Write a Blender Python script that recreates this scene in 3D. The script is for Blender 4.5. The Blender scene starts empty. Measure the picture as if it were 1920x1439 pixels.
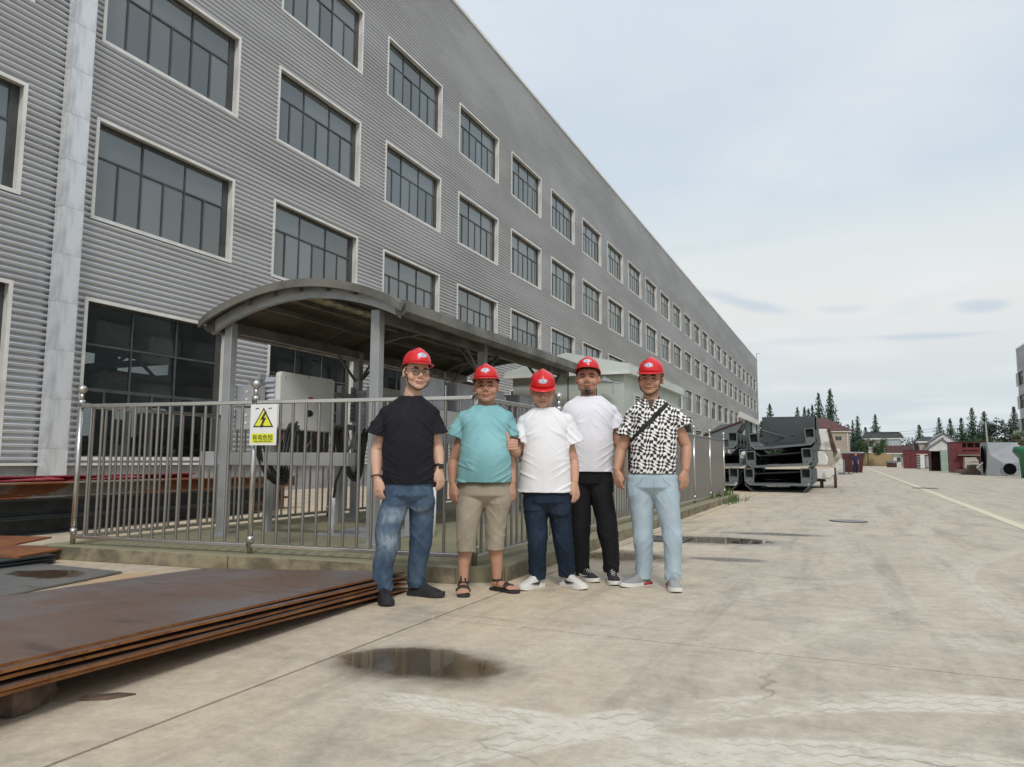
import bpy, bmesh, math, random
import numpy as np
from mathutils import Vector, Matrix, noise
from mathutils.bvhtree import BVHTree
R = math.radians
PI = math.pi
random.seed(7)
scene = bpy.context.scene
C = scene.collection

# ------------------------------------------------------------------ camera
cam_data = bpy.data.cameras.new('camera')
cam = bpy.data.objects.new('camera', cam_data)
C.objects.link(cam)
cam_data.sensor_width = 36.0
cam_data.lens = 36.0 * 1388.3 / 1920.0
cam_data.clip_start = 0.05
cam_data.clip_end = 2000
YAW, PIT, ROL = .4186, .1022, .006
fwd = Vector((-math.sin(YAW) * math.cos(PIT), math.cos(YAW) * math.cos(PIT), math.sin(PIT)))
rgt = Vector((math.cos(YAW), math.sin(YAW), 0))
upv = rgt.cross(fwd)
r2 = rgt * math.cos(ROL) + upv * math.sin(ROL)
u2 = upv * math.cos(ROL) - rgt * math.sin(ROL)
m = Matrix((r2, u2, -fwd)).transposed().to_4x4()
m.translation = Vector((0, 0, 1.0))
cam.matrix_world = m
scene.camera = cam

# ------------------------------------------------------------------ sky, sun, exposure
SUN_EL, SUN_AZ = R(44), R(152)          # azimuth measured clockwise from +Y
world = bpy.data.worlds.new('World')
scene.world = world
world.use_nodes = True
wt = world.node_tree
wt.nodes.clear()
def wn(t, **k):
    n = wt.nodes.new(t)
    for a, b in k.items(): setattr(n, a, b)
    return n
def wl(a, b): wt.links.new(a, b)
out = wn('ShaderNodeOutputWorld'); bg = wn('ShaderNodeBackground')
bg.inputs['Strength'].default_value = 0.1
sky = wn('ShaderNodeTexSky', sky_type='NISHITA', sun_disc=False)
sky.sun_elevation = SUN_EL; sky.sun_rotation = SUN_AZ
sky.air_density = 1.0; sky.dust_density = 3.0
tc = wn('ShaderNodeTexCoord'); sep = wn('ShaderNodeSeparateXYZ')
wl(tc.outputs['Generated'], sep.inputs[0])
ramp = wn('ShaderNodeValToRGB')
cr = ramp.color_ramp
cr.elements[0].position = 0.0; cr.elements[0].color = (.64, .735, .77, 1)
cr.elements[1].position = 1.0; cr.elements[1].color = (.72, .79, .86, 1)
for p, c in ((.07, (.63, .70, .745, 1)), (.13, (.71, .75, .76, 1)), (.19, (.775, .79, .775, 1)), (.26, (.74, .79, .80, 1)),
             (.34, (.62, .71, .79, 1)), (.45, (.61, .70, .79, 1)), (.58, (.68, .76, .84, 1))):
    e = cr.elements.new(p); e.color = c
wl(sep.outputs['Z'], ramp.inputs[0])
# cloud layer: the direction projected on a flat cloud deck
addz = wn('ShaderNodeMath', operation='ADD'); addz.inputs[1].default_value = .10
mx = wn('ShaderNodeMath', operation='MAXIMUM'); mx.inputs[1].default_value = .02
wl(sep.outputs['Z'], mx.inputs[0]); wl(mx.outputs[0], addz.inputs[0])
dx = wn('ShaderNodeMath', operation='DIVIDE'); dy = wn('ShaderNodeMath', operation='DIVIDE')
wl(sep.outputs['X'], dx.inputs[0]); wl(addz.outputs[0], dx.inputs[1])
wl(sep.outputs['Y'], dy.inputs[0]); wl(addz.outputs[0], dy.inputs[1])
cmb = wn('ShaderNodeCombineXYZ'); wl(dx.outputs[0], cmb.inputs[0]); wl(dy.outputs[0], cmb.inputs[1])
n1 = wn('ShaderNodeTexNoise'); n1.inputs['Scale'].default_value = .9; n1.inputs['Detail'].default_value = 5
n1.inputs['Roughness'].default_value = .5
wl(cmb.outputs[0], n1.inputs['Vector'])
cr1 = wn('ShaderNodeMapRange'); cr1.inputs[1].default_value = .42; cr1.inputs[2].default_value = .68
cr1.inputs[3].default_value = 0; cr1.inputs[4].default_value = .55; cr1.interpolation_type = 'SMOOTHSTEP'
wl(n1.outputs['Fac'], cr1.inputs[0])
mixw = wn('ShaderNodeMixRGB'); mixw.inputs[2].default_value = (.82, .845, .85, 1)
wl(cr1.outputs[0], mixw.inputs[0]); wl(ramp.outputs[0], mixw.inputs[1])
# thin grey-blue streaks low over the horizon
vm = wn('ShaderNodeVectorMath', operation='MULTIPLY'); vm.inputs[1].default_value = (2.6, 2.6, 17)
wl(tc.outputs['Generated'], vm.inputs[0])
n2 = wn('ShaderNodeTexNoise'); n2.inputs['Scale'].default_value = 1.25; n2.inputs['Detail'].default_value = 3
n2.inputs['Roughness'].default_value = .45
wl(vm.outputs[0], n2.inputs['Vector'])
s2 = wn('ShaderNodeMapRange'); s2.inputs[1].default_value = .60; s2.inputs[2].default_value = .70
s2.inputs[3].default_value = 0; s2.inputs[4].default_value = .25; s2.interpolation_type = 'SMOOTHSTEP'
wl(n2.outputs['Fac'], s2.inputs[0])
bandr = wn('ShaderNodeValToRGB'); b = bandr.color_ramp
b.elements[0].position = .10; b.elements[0].color = (0, 0, 0, 1)
b.elements[1].position = .32; b.elements[1].color = (0, 0, 0, 1)
e = b.elements.new(.15); e.color = (1, 1, 1, 1)
e = b.elements.new(.24); e.color = (1, 1, 1, 1)
wl(sep.outputs['Z'], bandr.inputs[0])
mm = wn('ShaderNodeMath', operation='MULTIPLY'); wl(s2.outputs[0], mm.inputs[0]); wl(bandr.outputs[0], mm.inputs[1])
mix2 = wn('ShaderNodeMixRGB'); mix2.inputs[2].default_value = (.52, .60, .69, 1)
wl(mm.outputs[0], mix2.inputs[0]); wl(mixw.outputs[0], mix2.inputs[1])
# single grey-blue cloud streaks low in the sky: (azimuth, height, half width, half height, tilt, strength)
az = wn('ShaderNodeMath', operation='ARCTAN2'); wl(sep.outputs['X'], az.inputs[0]); wl(sep.outputs['Y'], az.inputs[1])
def wm(op, a, b_=None):
    x = wn('ShaderNodeMath', operation=op)
    for i, v in enumerate((a, b_)):
        if v is None: continue
        if isinstance(v, (int, float)): x.inputs[i].default_value = v
        else: wl(v, x.inputs[i])
    return x.outputs[0]
nzs = wn('ShaderNodeTexNoise'); nzs.inputs['Scale'].default_value = 1; nzs.inputs['Detail'].default_value = 5
vms = wn('ShaderNodeVectorMath', operation='MULTIPLY'); vms.inputs[1].default_value = (9, 9, 50); wl(tc.outputs['Generated'], vms.inputs[0]); wl(vms.outputs[0], nzs.inputs['Vector'])
last = mix2.outputs[0]
for (a0, z0, wa, wz, tl, st_) in ((-.115, .203, .075, .010, -.28, .75), (.005, .186, .035, .006, -.05, .4), (.155, .177, .032, .0085, -.05, .8), (.11, .147, .085, .0050, -.03, .8), (-.04, .150, .05, .005, 0, .3), (.33, .16, .10, .009, .05, .6), (-.5, .23, .14, .012, -.1, .6), (.75, .19, .12, .01, 0, .6), (1.4, .2, .2, .012, 0, .6), (-1.6, .2, .2, .012, 0, .6), (2.6, .18, .25, .012, 0, .6)):
    u = wm('SUBTRACT', az.outputs[0], a0); v = wm('SUBTRACT', wm('SUBTRACT', sep.outputs['Z'], z0), wm('MULTIPLY', u, tl))
    r_ = wm('SQRT', wm('ADD', wm('POWER', wm('ABSOLUTE', wm('DIVIDE', u, wa)), 2), wm('POWER', wm('ABSOLUTE', wm('DIVIDE', v, wz)), 2)))
    r_ = wm('ADD', r_, wm('MULTIPLY', wm('SUBTRACT', nzs.outputs['Fac'], .5), 1.6))
    mr_ = wn('ShaderNodeMapRange', interpolation_type='SMOOTHSTEP'); mr_.inputs[1].default_value = 1.25; mr_.inputs[2].default_value = .25; mr_.inputs[3].default_value = 0; mr_.inputs[4].default_value = st_
    wl(r_, mr_.inputs[0]); mk = wn('ShaderNodeMixRGB'); mk.inputs[2].default_value = (.56, .64, .73, 1); wl(mr_.outputs[0], mk.inputs[0]); wl(last, mk.inputs[1]); last = mk.outputs[0]
x10 = wn('ShaderNodeVectorMath', operation='SCALE'); x10.inputs['Scale'].default_value = 9.0
wl(last, x10.inputs[0])
fin = wn('ShaderNodeMixRGB'); fin.inputs[0].default_value = .95
wl(sky.outputs[0], fin.inputs[1]); wl(x10.outputs[0], fin.inputs[2])
wl(fin.outputs[0], bg.inputs['Color']); wl(bg.outputs[0], out.inputs['Surface'])

sd = bpy.data.lights.new('sun', 'SUN'); sd.energy = 1.5; sd.angle = R(11); sd.color = (1, .955, .9)
sun = bpy.data.objects.new('sun', sd); C.objects.link(sun)
sv = Vector((math.sin(SUN_AZ) * math.cos(SUN_EL), math.cos(SUN_AZ) * math.cos(SUN_EL), math.sin(SUN_EL)))
sun.rotation_euler = sv.to_track_quat('Z', 'Y').to_euler()
sun.location = sv * 60

scene.view_settings.view_transform = 'Standard'
scene.view_settings.look = 'None'
scene.view_settings.exposure = 0.22
scene.view_settings.gamma = 1
scene.view_settings.use_curve_mapping = False
scene.render.engine = 'CYCLES'
scene.cycles.max_bounces = 6
scene.cycles.transparent_max_bounces = 12
scene.cycles.caustics_reflective = False
scene.cycles.caustics_refractive = False

# ------------------------------------------------------------------ materials
class NT:
    def __init__(s, name):
        s.m = bpy.data.materials.new(name); s.m.use_nodes = True
        s.t = s.m.node_tree; s.p = s.t.nodes['Principled BSDF']; s.o = s.t.nodes['Material Output']
    def n(s, t, **k):
        x = s.t.nodes.new(t)
        for a, b in k.items():
            if a.startswith('i_'): x.inputs[a[2:].replace('_', ' ')].default_value = b
            else: setattr(x, a, b)
        return x
    def l(s, a, b): s.t.links.new(a, b)
    def math(s, op, a, b=None, c=None, clamp=False):
        x = s.t.nodes.new('ShaderNodeMath'); x.operation = op; x.use_clamp = clamp
        for i, v in enumerate((a, b, c)):
            if v is None: continue
            if isinstance(v, (int, float)): x.inputs[i].default_value = v
            else: s.l(v, x.inputs[i])
        return x.outputs[0]
    def mr(s, v, a, b, c=0.0, d=1.0, smooth=True):
        x = s.t.nodes.new('ShaderNodeMapRange')
        if smooth: x.interpolation_type = 'SMOOTHSTEP'
        for i, q in enumerate((a, b, c, d)): x.inputs[i + 1].default_value = q
        s.l(v, x.inputs[0]); return x.outputs[0]
    def mix(s, f, a, b, mode='MIX'):
        x = s.t.nodes.new('ShaderNodeMixRGB'); x.blend_type = mode
        for i, v in enumerate((f, a, b)):
            if isinstance(v, (int, float)): x.inputs[i].default_value = v
            elif isinstance(v, tuple): x.inputs[i].default_value = v if len(v) == 4 else v + (1,)
            else: s.l(v, x.inputs[i])
        return x.outputs[0]
    def noise(s, vec, scale, detail=4, rough=.55, dist=0):
        x = s.t.nodes.new('ShaderNodeTexNoise'); x.inputs['Scale'].default_value = scale
        x.inputs['Detail'].default_value = detail; x.inputs['Roughness'].default_value = rough
        x.inputs['Distortion'].default_value = dist
        s.l(vec, x.inputs['Vector']); return x.outputs['Fac']
    def sc(s, vec, v):
        x = s.t.nodes.new('ShaderNodeVectorMath'); x.operation = 'MULTIPLY'; x.inputs[1].default_value = v
        s.l(vec, x.inputs[0]); return x.outputs[0]
    def bump(s, h, strength=.3, dist=.01, prev=None):
        x = s.t.nodes.new('ShaderNodeBump'); x.inputs['Strength'].default_value = strength
        x.inputs['Distance'].default_value = dist; s.l(h, x.inputs['Height'])
        if prev is not None: s.l(prev, x.inputs['Normal'])
        return x.outputs[0]

def c4(c): return tuple(c) + (1,) if len(c) == 3 else tuple(c)
def mat(name, col, rough=.6, metal=0., var=.12, vs=3., bump=0., bs=60., col2=None, spec=.5, stretch=(1, 1, 1), world=False, lo=.35, hi=.65, rv=.12):
    N = NT(name); p = N.p
    p.inputs['Metallic'].default_value = metal
    p.inputs['Specular IOR Level'].default_value = spec
    if world: vec = N.n('ShaderNodeNewGeometry').outputs['Position']
    else: vec = N.n('ShaderNodeTexCoord').outputs['Object']
    v = N.sc(vec, stretch)
    f = N.mr(N.noise(v, vs, 6, .6), lo, hi)
    a = tuple(max(0, x * (1 - var)) for x in col); b = col2 if col2 else tuple(min(1, x * (1 + var)) for x in col)
    N.l(N.mix(f, a, b), p.inputs['Base Color'])
    f2 = N.noise(v, vs * 3.1, 4)
    N.l(N.mr(f2, .3, .7, max(.02, rough - rv), min(1, rough + rv)), p.inputs['Roughness'])
    if bump:
        N.l(N.bump(N.noise(vec, bs, 4), bump, .01), p.inputs['Normal'])
    return N.m

# ------------------------------------------------------------------ mesh helpers
class MB:
    def __init__(s): s.v = []; s.f = []; s.mi = []; s.cur = 0; s.sm = False
    def add(s, vs, fs, mi=None):
        o = len(s.v); s.v += [tuple(v) for v in vs]
        s.f += [tuple(i + o for i in f) for f in fs]
        s.mi += [s.cur if mi is None else mi] * len(fs); return s
    def box(s, c, d, rz=0, M=None):
        x, y, z = d[0] / 2, d[1] / 2, d[2] / 2
        vs = [Vector((a * x, b * y, e * z)) for e in (-1, 1) for b in (-1, 1) for a in (-1, 1)]
        if rz: q = Matrix.Rotation(rz, 3, 'Z'); vs = [q @ v for v in vs]
        if M is not None: vs = [M @ v for v in vs]
        vs = [v + Vector(c) for v in vs]
        return s.add(vs, [(0, 2, 3, 1), (4, 5, 7, 6), (0, 1, 5, 4), (2, 6, 7, 3), (0, 4, 6, 2), (1, 3, 7, 5)])
    def b2(s, lo, hi):
        return s.box([(a + b) / 2 for a, b in zip(lo, hi)], [abs(b - a) for a, b in zip(lo, hi)])
    def prism(s, poly, vec):
        n = len(poly); vec = Vector(vec); vs = [Vector(p) for p in poly]; vs += [v + vec for v in vs]
        fs = [tuple(reversed(range(n))), tuple(range(n, 2 * n))] + [(i, (i + 1) % n, n + (i + 1) % n, n + i) for i in range(n)]
        return s.add(vs, fs)
    def tube(s, pts, r, n=8, caps=True, flat=None, up=None):
        """pts: centres; r: radius or list; flat: list of (ru, rv)"""
        pts = [Vector(p) for p in pts]; k = len(pts)
        rs = r if isinstance(r, (list, tuple)) else [r] * k
        T = [(pts[min(i + 1, k - 1)] - pts[max(i - 1, 0)]).normalized() for i in range(k)]
        u = Vector(up) if up is not None else (Vector((0, 0, 1)) if abs(T[0].z) < .9 else Vector((0, 1, 0)))
        u = (u - T[0] * u.dot(T[0])).normalized(); vs = []
        for i in range(k):
            u = (u - T[i] * u.dot(T[i])).normalized(); w = T[i].cross(u)
            a, b = (rs[i], rs[i]) if flat is None else flat[i]
            for j in range(n):
                t = 2 * PI * j / n
                vs.append(pts[i] + u * math.cos(t) * a + w * math.sin(t) * b)
        fs = [(i * n + j, i * n + (j + 1) % n, (i + 1) * n + (j + 1) % n, (i + 1) * n + j) for i in range(k - 1) for j in range(n)]
        if caps: fs += [tuple(reversed(range(n))), tuple(range((k - 1) * n, k * n))]
        return s.add(vs, fs)
    def rings(s, secs, n=24, e=2.0, caps=True):
        """secs: (cx,cy,cz,rx,ry) horizontal super-ellipses"""
        vs = []
        for q in secs:
            cx, cy, cz, rx, ry = q[:5]
            for j in range(n):
                t = 2 * PI * j / n; c, d = math.cos(t), math.sin(t)
                vs.append((cx + rx * math.copysign(abs(c) ** (2 / e), c), cy + ry * math.copysign(abs(d) ** (2 / e), d), cz))
        k = len(secs)
        fs = [(i * n + j, i * n + (j + 1) % n, (i + 1) * n + (j + 1) % n, (i + 1) * n + j) for i in range(k - 1) for j in range(n)]
        if caps: fs += [tuple(reversed(range(n))), tuple(range((k - 1) * n, k * n))]
        return s.add(vs, fs)
    def ell(s, c, r, M=None, nu=16, nv=10):
        vs = [Vector((0, 0, r[2]))]
        for i in range(1, nv):
            a = PI * i / nv
            for j in range(nu):
                t = 2 * PI * j / nu
                vs.append(Vector((r[0] * math.sin(a) * math.cos(t), r[1] * math.sin(a) * math.sin(t), r[2] * math.cos(a))))
        vs.append(Vector((0, 0, -r[2])))
        if M is not None: vs = [M @ v for v in vs]
        vs = [v + Vector(c) for v in vs]
        fs = [(0, 1 + j, 1 + (j + 1) % nu) for j in range(nu)]
        for i in range(nv - 2):
            for j in range(nu):
                fs.append((1 + i * nu + j, 1 + (i + 1) * nu + j, 1 + (i + 1) * nu + (j + 1) % nu, 1 + i * nu + (j + 1) % nu))
        L = len(vs) - 1; o = 1 + (nv - 2) * nu
        fs += [(L, o + (j + 1) % nu, o + j) for j in range(nu)]
        return s.add(vs, fs)
    def mesh(s, name='mesh', smooth=False):
        me = bpy.data.meshes.new(name); me.from_pydata([tuple(v) for v in s.v], [], s.f); me.update()
        if smooth: me.shade_smooth()
        return me
    def build(s, name, mats=None, parent=None, smooth=False, bevel=0, loc=None, auto=None):
        me = s.mesh(name, smooth or auto)
        if mats is not None:
            for q in (mats if isinstance(mats, (list, tuple)) else [mats]): me.materials.append(q)
        if max(s.mi, default=0) > 0: me.polygons.foreach_set('material_index', s.mi)
        bm = bmesh.new(); bm.from_mesh(me); bmesh.ops.recalc_face_normals(bm, faces=bm.faces)
        bm.to_mesh(me); bm.free()
        if auto: 
            try: me.set_sharp_from_angle(angle=R(auto))
            except Exception: pass
        o = link(name, me, parent, loc)
        if bevel:
            b = o.modifiers.new('bevel', 'BEVEL'); b.width = bevel; b.segments = 2; b.limit_method = 'ANGLE'
        return o

def link(name, data, parent=None, loc=None):
    o = bpy.data.objects.new(name, data); C.objects.link(o)
    if parent is not None: o.parent = parent
    if loc is not None: o.location = loc
    return o
def tag(o, label=None, cat=None, group=None, kind=None):
    if label: o['label'] = label
    if cat: o['category'] = cat
    if group: o['group'] = group
    if kind: o['kind'] = kind
    return o
def thing(name, label, cat, loc=(0, 0, 0), rz=0, group=None):
    o = link(name, None, None, loc); o.rotation_euler = (0, 0, rz); o.empty_display_size = .2
    return tag(o, label, cat, group)
def copy_tree(o, parent=None):
    c = o.copy(); C.objects.link(c); c.parent = parent
    for ch in list(o.children): copy_tree(ch, c)
    return c
def gridslab(poly, z0, z1, mb): return mb.prism([(x, y, z0) for x, y in poly], (0, 0, z1 - z0))
def blob(cx, cy, rx, ry, n=48, seed=0, amp=.25, rot=0):
    pts = []
    for i in range(n):
        t = 2 * PI * i / n
        k = 1 + amp * noise.noise(Vector((math.cos(t) * 1.3 + seed * 7, math.sin(t) * 1.3, seed))) * 1.6 + .05 * noise.noise(Vector((math.cos(t) * 6, math.sin(t) * 6, seed)))
        x, y = rx * math.cos(t) * k, ry * math.sin(t) * k
        pts.append((cx + x * math.cos(rot) - y * math.sin(rot), cy + x * math.sin(rot) + y * math.cos(rot)))
    return pts
# ------------------------------------------------------------------ concrete of the yard
def ground_material(name, tracks=True):
    N = NT(name); p = N.p
    pos = N.n('ShaderNodeNewGeometry').outputs['Position']
    s = N.n('ShaderNodeSeparateXYZ'); N.l(pos, s.inputs[0]); X, Y = s.outputs[0], s.outputs[1]
    big = N.noise(N.sc(pos, (.55, .28, 1)), 1.0, 5, .6, .6)
    med = N.noise(N.sc(pos, (1.3, .55, 1)), 1.9, 6, .62, .4)
    fine = N.noise(pos, 26, 8, .8)
    col = N.mix(N.mr(big, .36, .66), (.62, .495, .335), (.50, .43, .335))
    # the lane right of the joint is greyer, worn by traffic
    lane = N.mr(N.math('ADD', X, N.math('MULTIPLY', med, 2.6)), -1.7, .6)
    col = N.mix(N.math('MULTIPLY', lane, .75), col, (.48, .43, .36))
    col = N.mix(N.math('MULTIPLY', N.mr(med, .50, .70), .5), col, (.27, .24, .20))
    col = N.mix(N.math('MULTIPLY', N.mr(med, .47, .32), .55), col, (.60, .53, .41))
    # long rub marks left by wheels down the yard
    st = N.noise(N.sc(pos, (1.6, .10, 1)), 2.0, 5, .6, .3)
    col = N.mix(N.math('MULTIPLY', N.mr(st, .52, .68), .42), col, (.56, .50, .40))
    col = N.mix(N.math('MULTIPLY', N.mr(st, .46, .34), .36), col, (.25, .22, .18))
    st2 = N.noise(N.sc(pos, (.22, 1.9, 1)), 1.6, 5, .6, .5)
    col = N.mix(N.math('MULTIPLY', N.mr(st2, .53, .70), .34), col, (.29, .255, .205))
    if tracks:
        def quad(a, b_, c_, x0, x1, w, sw=False, strength=1.0, off=0):
            nonlocal col
            U, V = (Y, X) if sw else (X, Y)
            f = N.math('ADD', N.math('ADD', N.math('MULTIPLY', N.math('MULTIPLY', U, U), a), N.math('MULTIPLY', U, b_)), c_ + off)
            slope = N.math('ADD', N.math('MULTIPLY', U, 2 * a), b_)
            d = N.math('DIVIDE', N.math('SUBTRACT', V, f), N.math('SQRT', N.math('ADD', N.math('MULTIPLY', slope, slope), 1)))
            ad = N.math('ABSOLUTE', N.math('ADD', d, N.math('MULTIPLY', N.math('SUBTRACT', fine, .5), .05)))
            m = N.mr(ad, w * .5, w * .36)
            zig = N.math('PINGPONG', N.math('MULTIPLY', U, 12.0), .5)
            ln = N.math('PINGPONG', N.math('ADD', N.math('DIVIDE', d, w * .27), N.math('MULTIPLY', zig, .75)), .5)
            tread = N.mr(ln, .05, .13)
            m = N.math('MULTIPLY', m, N.math('ADD', N.math('MULTIPLY', tread, .8), .15))
            m = N.math('MULTIPLY', m, N.math('MULTIPLY', N.mr(U, x0, x0 + .5), N.mr(U, x1, x1 - .6)))
            m = N.math('MULTIPLY', N.math('MULTIPLY', m, N.mr(N.noise(pos, 2.3, 4), .36, .56, .15, strength)), N.mr(N.noise(pos, 11, 5, .75), .36, .54, .45, 1.0))
            col = N.mix(m, col, (.66, .61, .52))
        quad(-.073, -.169, 2.646, -2.1, .6, .26)
        quad(-.322, .54, 3.528, -1.6, 1.9, .30)
        quad(-.278, .276, 2.907, -1.0, 2.2, .28)
        quad(-.322, .54, 3.02, -1.2, 2.2, .26, strength=.26)
        quad(.10, -.62, -.55, 3.3, 7.5, .24, True, .3)
        quad(.10, -.62, .45, 3.4, 9, .24, True, .28)
        quad(.016, -.38, 2.1, 4.5, 22, .30, True, .25)
        quad(.012, -.22, 1.9, 4.5, 26, .30, True, .25)
        quad(.055, -.62, 3.5, 5.5, 13, .26, True, .45)
        quad(.09, -1.25, 5.2, 5.2, 12, .26, True, .45)
        quad(.02, .10, -.2, 6, 26, .26, True, .4)
        quad(-.05, -.05, 4.9, -.6, 3.6, .34, strength=.26)
    # hairline cracks
    vo = N.n('ShaderNodeTexVoronoi', feature='DISTANCE_TO_EDGE'); vo.inputs['Scale'].default_value = .55
    dv = N.n('ShaderNodeVectorMath', operation='ADD')
    nz = N.n('ShaderNodeTexNoise'); nz.inputs['Scale'].default_value = 2.2; nz.inputs['Detail'].default_value = 5; N.l(pos, nz.inputs['Vector'])
    N.l(pos, dv.inputs[0]); N.l(N.sc(nz.outputs['Color'], (.55, .55, 0)), dv.inputs[1]); N.l(dv.outputs[0], vo.inputs['Vector'])
    ck = N.math('MULTIPLY', N.mr(vo.outputs['Distance'], .006, .001), N.mr(N.noise(pos, .5, 2), .5, .6))
    col = N.mix(N.math('MULTIPLY', ck, .5), col, (.15, .13, .11))
    # pale scuffs and lime runs
    sc = N.noise(N.sc(pos, (1, 1, 1)), 1.4, 7, .72, 1.6)
    col = N.mix(N.math('MULTIPLY', N.mr(sc, .60, .70), .6), col, (.60, .565, .48))
    # small dark specks
    sp = N.noise(pos, 14, 3, .8)
    col = N.mix(N.math('MULTIPLY', N.mr(sp, .68, .74), .5), col, (.12, .10, .085))
    gr = N.noise(pos, 8, 8, .85); col = N.mix(.20, col, N.mix(N.mr(gr, .32, .68), (.12, .12, .12), (.88, .88, .88)), 'OVERLAY')
    pt = N.noise(N.sc(pos, (1, .45, 1)), 3.2, 8, .8, 1.0); col = N.mix(N.math('MULTIPLY', N.mr(pt, .52, .70), .22), col, (.27, .235, .18)); col = N.mix(N.math('MULTIPLY', N.mr(pt, .46, .34), .3), col, (.60, .53, .40))
    col = N.mix(.42, col, N.mix(fine, (.2, .2, .2), (.8, .8, .8)), 'OVERLAY')
    # damp areas
    def wet(cx, cy, rx, ry, rot=0, soft=.35):
        a, b_ = math.cos(rot), math.sin(rot)
        u = N.math('SUBTRACT', X, cx); v = N.math('SUBTRACT', Y, cy)
        uu = N.math('DIVIDE', N.math('ADD', N.math('MULTIPLY', u, a), N.math('MULTIPLY', v, b_)), rx)
        vv = N.math('DIVIDE', N.math('SUBTRACT', N.math('MULTIPLY', v, a), N.math('MULTIPLY', u, b_)), ry)
        r = N.math('SQRT', N.math('ADD', N.math('MULTIPLY', uu, uu), N.math('MULTIPLY', vv, vv)))
        r = N.math('ADD', r, N.math('MULTIPLY', N.math('SUBTRACT', med, .5), 1.1))
        return N.mr(r, 1.05, 1.05 - soft)
    W = wet(-1.88, 3.24, .56, .40, .05, .55)
    for q in ((-2.1, 7.7, .8, .6, 0, .6), (-1.5, 9.7, 1.1, .6, .1, .6), (-.9, 10.9, .9, .3, .1, .6), (-1.1, 7.9, .6, .2, .1, .6), (-6.2, 4.0, .7, .4, 0, .5)):
        W = N.math('MAXIMUM', W, wet(*q))
    col = N.mix(N.math('MULTIPLY', W, .68), col, (.075, .058, .042))
    # rust run-off beside the plates
    rr = N.math('MULTIPLY', wet(-5.2, 4.45, .9, .5, 0, .8), .55)
    col = N.mix(rr, col, (.46, .25, .09))
    N.l(col, p.inputs['Base Color'])
    rg = N.mr(fine, .3, .7, .62, .85)
    N.l(N.mix(W, rg, (.16, .16, .16)), p.inputs['Roughness'])
    p.inputs['Specular IOR Level'].default_value = .35
    b1 = N.bump(fine, .22, .006)
    N.l(N.bump(med, .12, .03, b1), p.inputs['Normal'])
    return N.m
M = {}
M['yard'] = ground_material('yard_concrete')
M['joint'] = mat('joint_dirt', (.05, .042, .035), .9, var=.3)
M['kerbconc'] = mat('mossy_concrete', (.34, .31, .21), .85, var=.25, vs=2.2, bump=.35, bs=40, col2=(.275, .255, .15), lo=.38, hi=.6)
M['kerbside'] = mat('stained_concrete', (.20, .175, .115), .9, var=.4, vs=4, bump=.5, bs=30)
M['paint'] = mat('worn_line_paint', (.78, .72, .52), .7, var=.12, vs=5, col2=(.60, .55, .45), lo=.45, hi=.8)

ground = link('ground', None)
tag(ground, kind='structure')
mb = MB(); mb.add([(-600, -200, -.035), (600, -200, -.035), (600, 900, -.035), (-600, 900, -.035)], [(0, 1, 2, 3)])
mb.build('subsoil', M['joint'], ground)
# cast slabs with open joints, near part of the yard
SX, SY = 5.0, 6.0
sl = MB(); sl.b2((0.011, 0.011, -.03), (SX - .011, SY - .011, 0))
sm = sl.mesh('concrete_slab'); sm.materials.append(M['yard'])
xs = [-2.4 + SX * k for k in range(-3, 6)]; ys = [4.2 + SY * k for k in range(-2, 9)]
for x in xs:
    for y in ys:
        o = link('concrete_slab', sm, ground, (x, y, 0))
        if y < 12 and abs(x) < 9:
            b = o.modifiers.new('edge', 'BEVEL'); b.width = .002; b.segments = 1
X0, X1, Y0, Y1 = xs[0], xs[-1] + SX, ys[0], ys[-1] + SY
mb = MB()
mb.add([(-600, Y1, 0), (600, Y1, 0), (600, 900, 0), (-600, 900, 0)], [(0, 1, 2, 3)])
mb.add([(X1, -200, 0), (600, -200, 0), (600, Y1, 0), (X1, Y1, 0)], [(0, 1, 2, 3)])
mb.add([(-600, -200, 0), (X0, -200, 0), (X0, Y1, 0), (-600, Y1, 0)], [(0, 1, 2, 3)])
mb.add([(X0, -200, 0), (X1, -200, 0), (X1, Y0, 0), (X0, Y0, 0)], [(0, 1, 2, 3)])
mb.build('yard_pavement', M['yard'], ground)

mb = MB()
for i in range(44):
    y = 9 + i * 3.1
    if y > 138: break
    xa, xb = 2.30 + .0092 * y, 2.30 + .0092 * (y + 3.1)
    mb.add([(xa, y, .004), (xa + .19, y, .004), (xb + .19, y + 3.1, .004), (xb, y + 3.1, .004)], [(0, 1, 2, 3)])
tag(mb.build('road_line', M['paint']), kind='structure')

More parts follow.
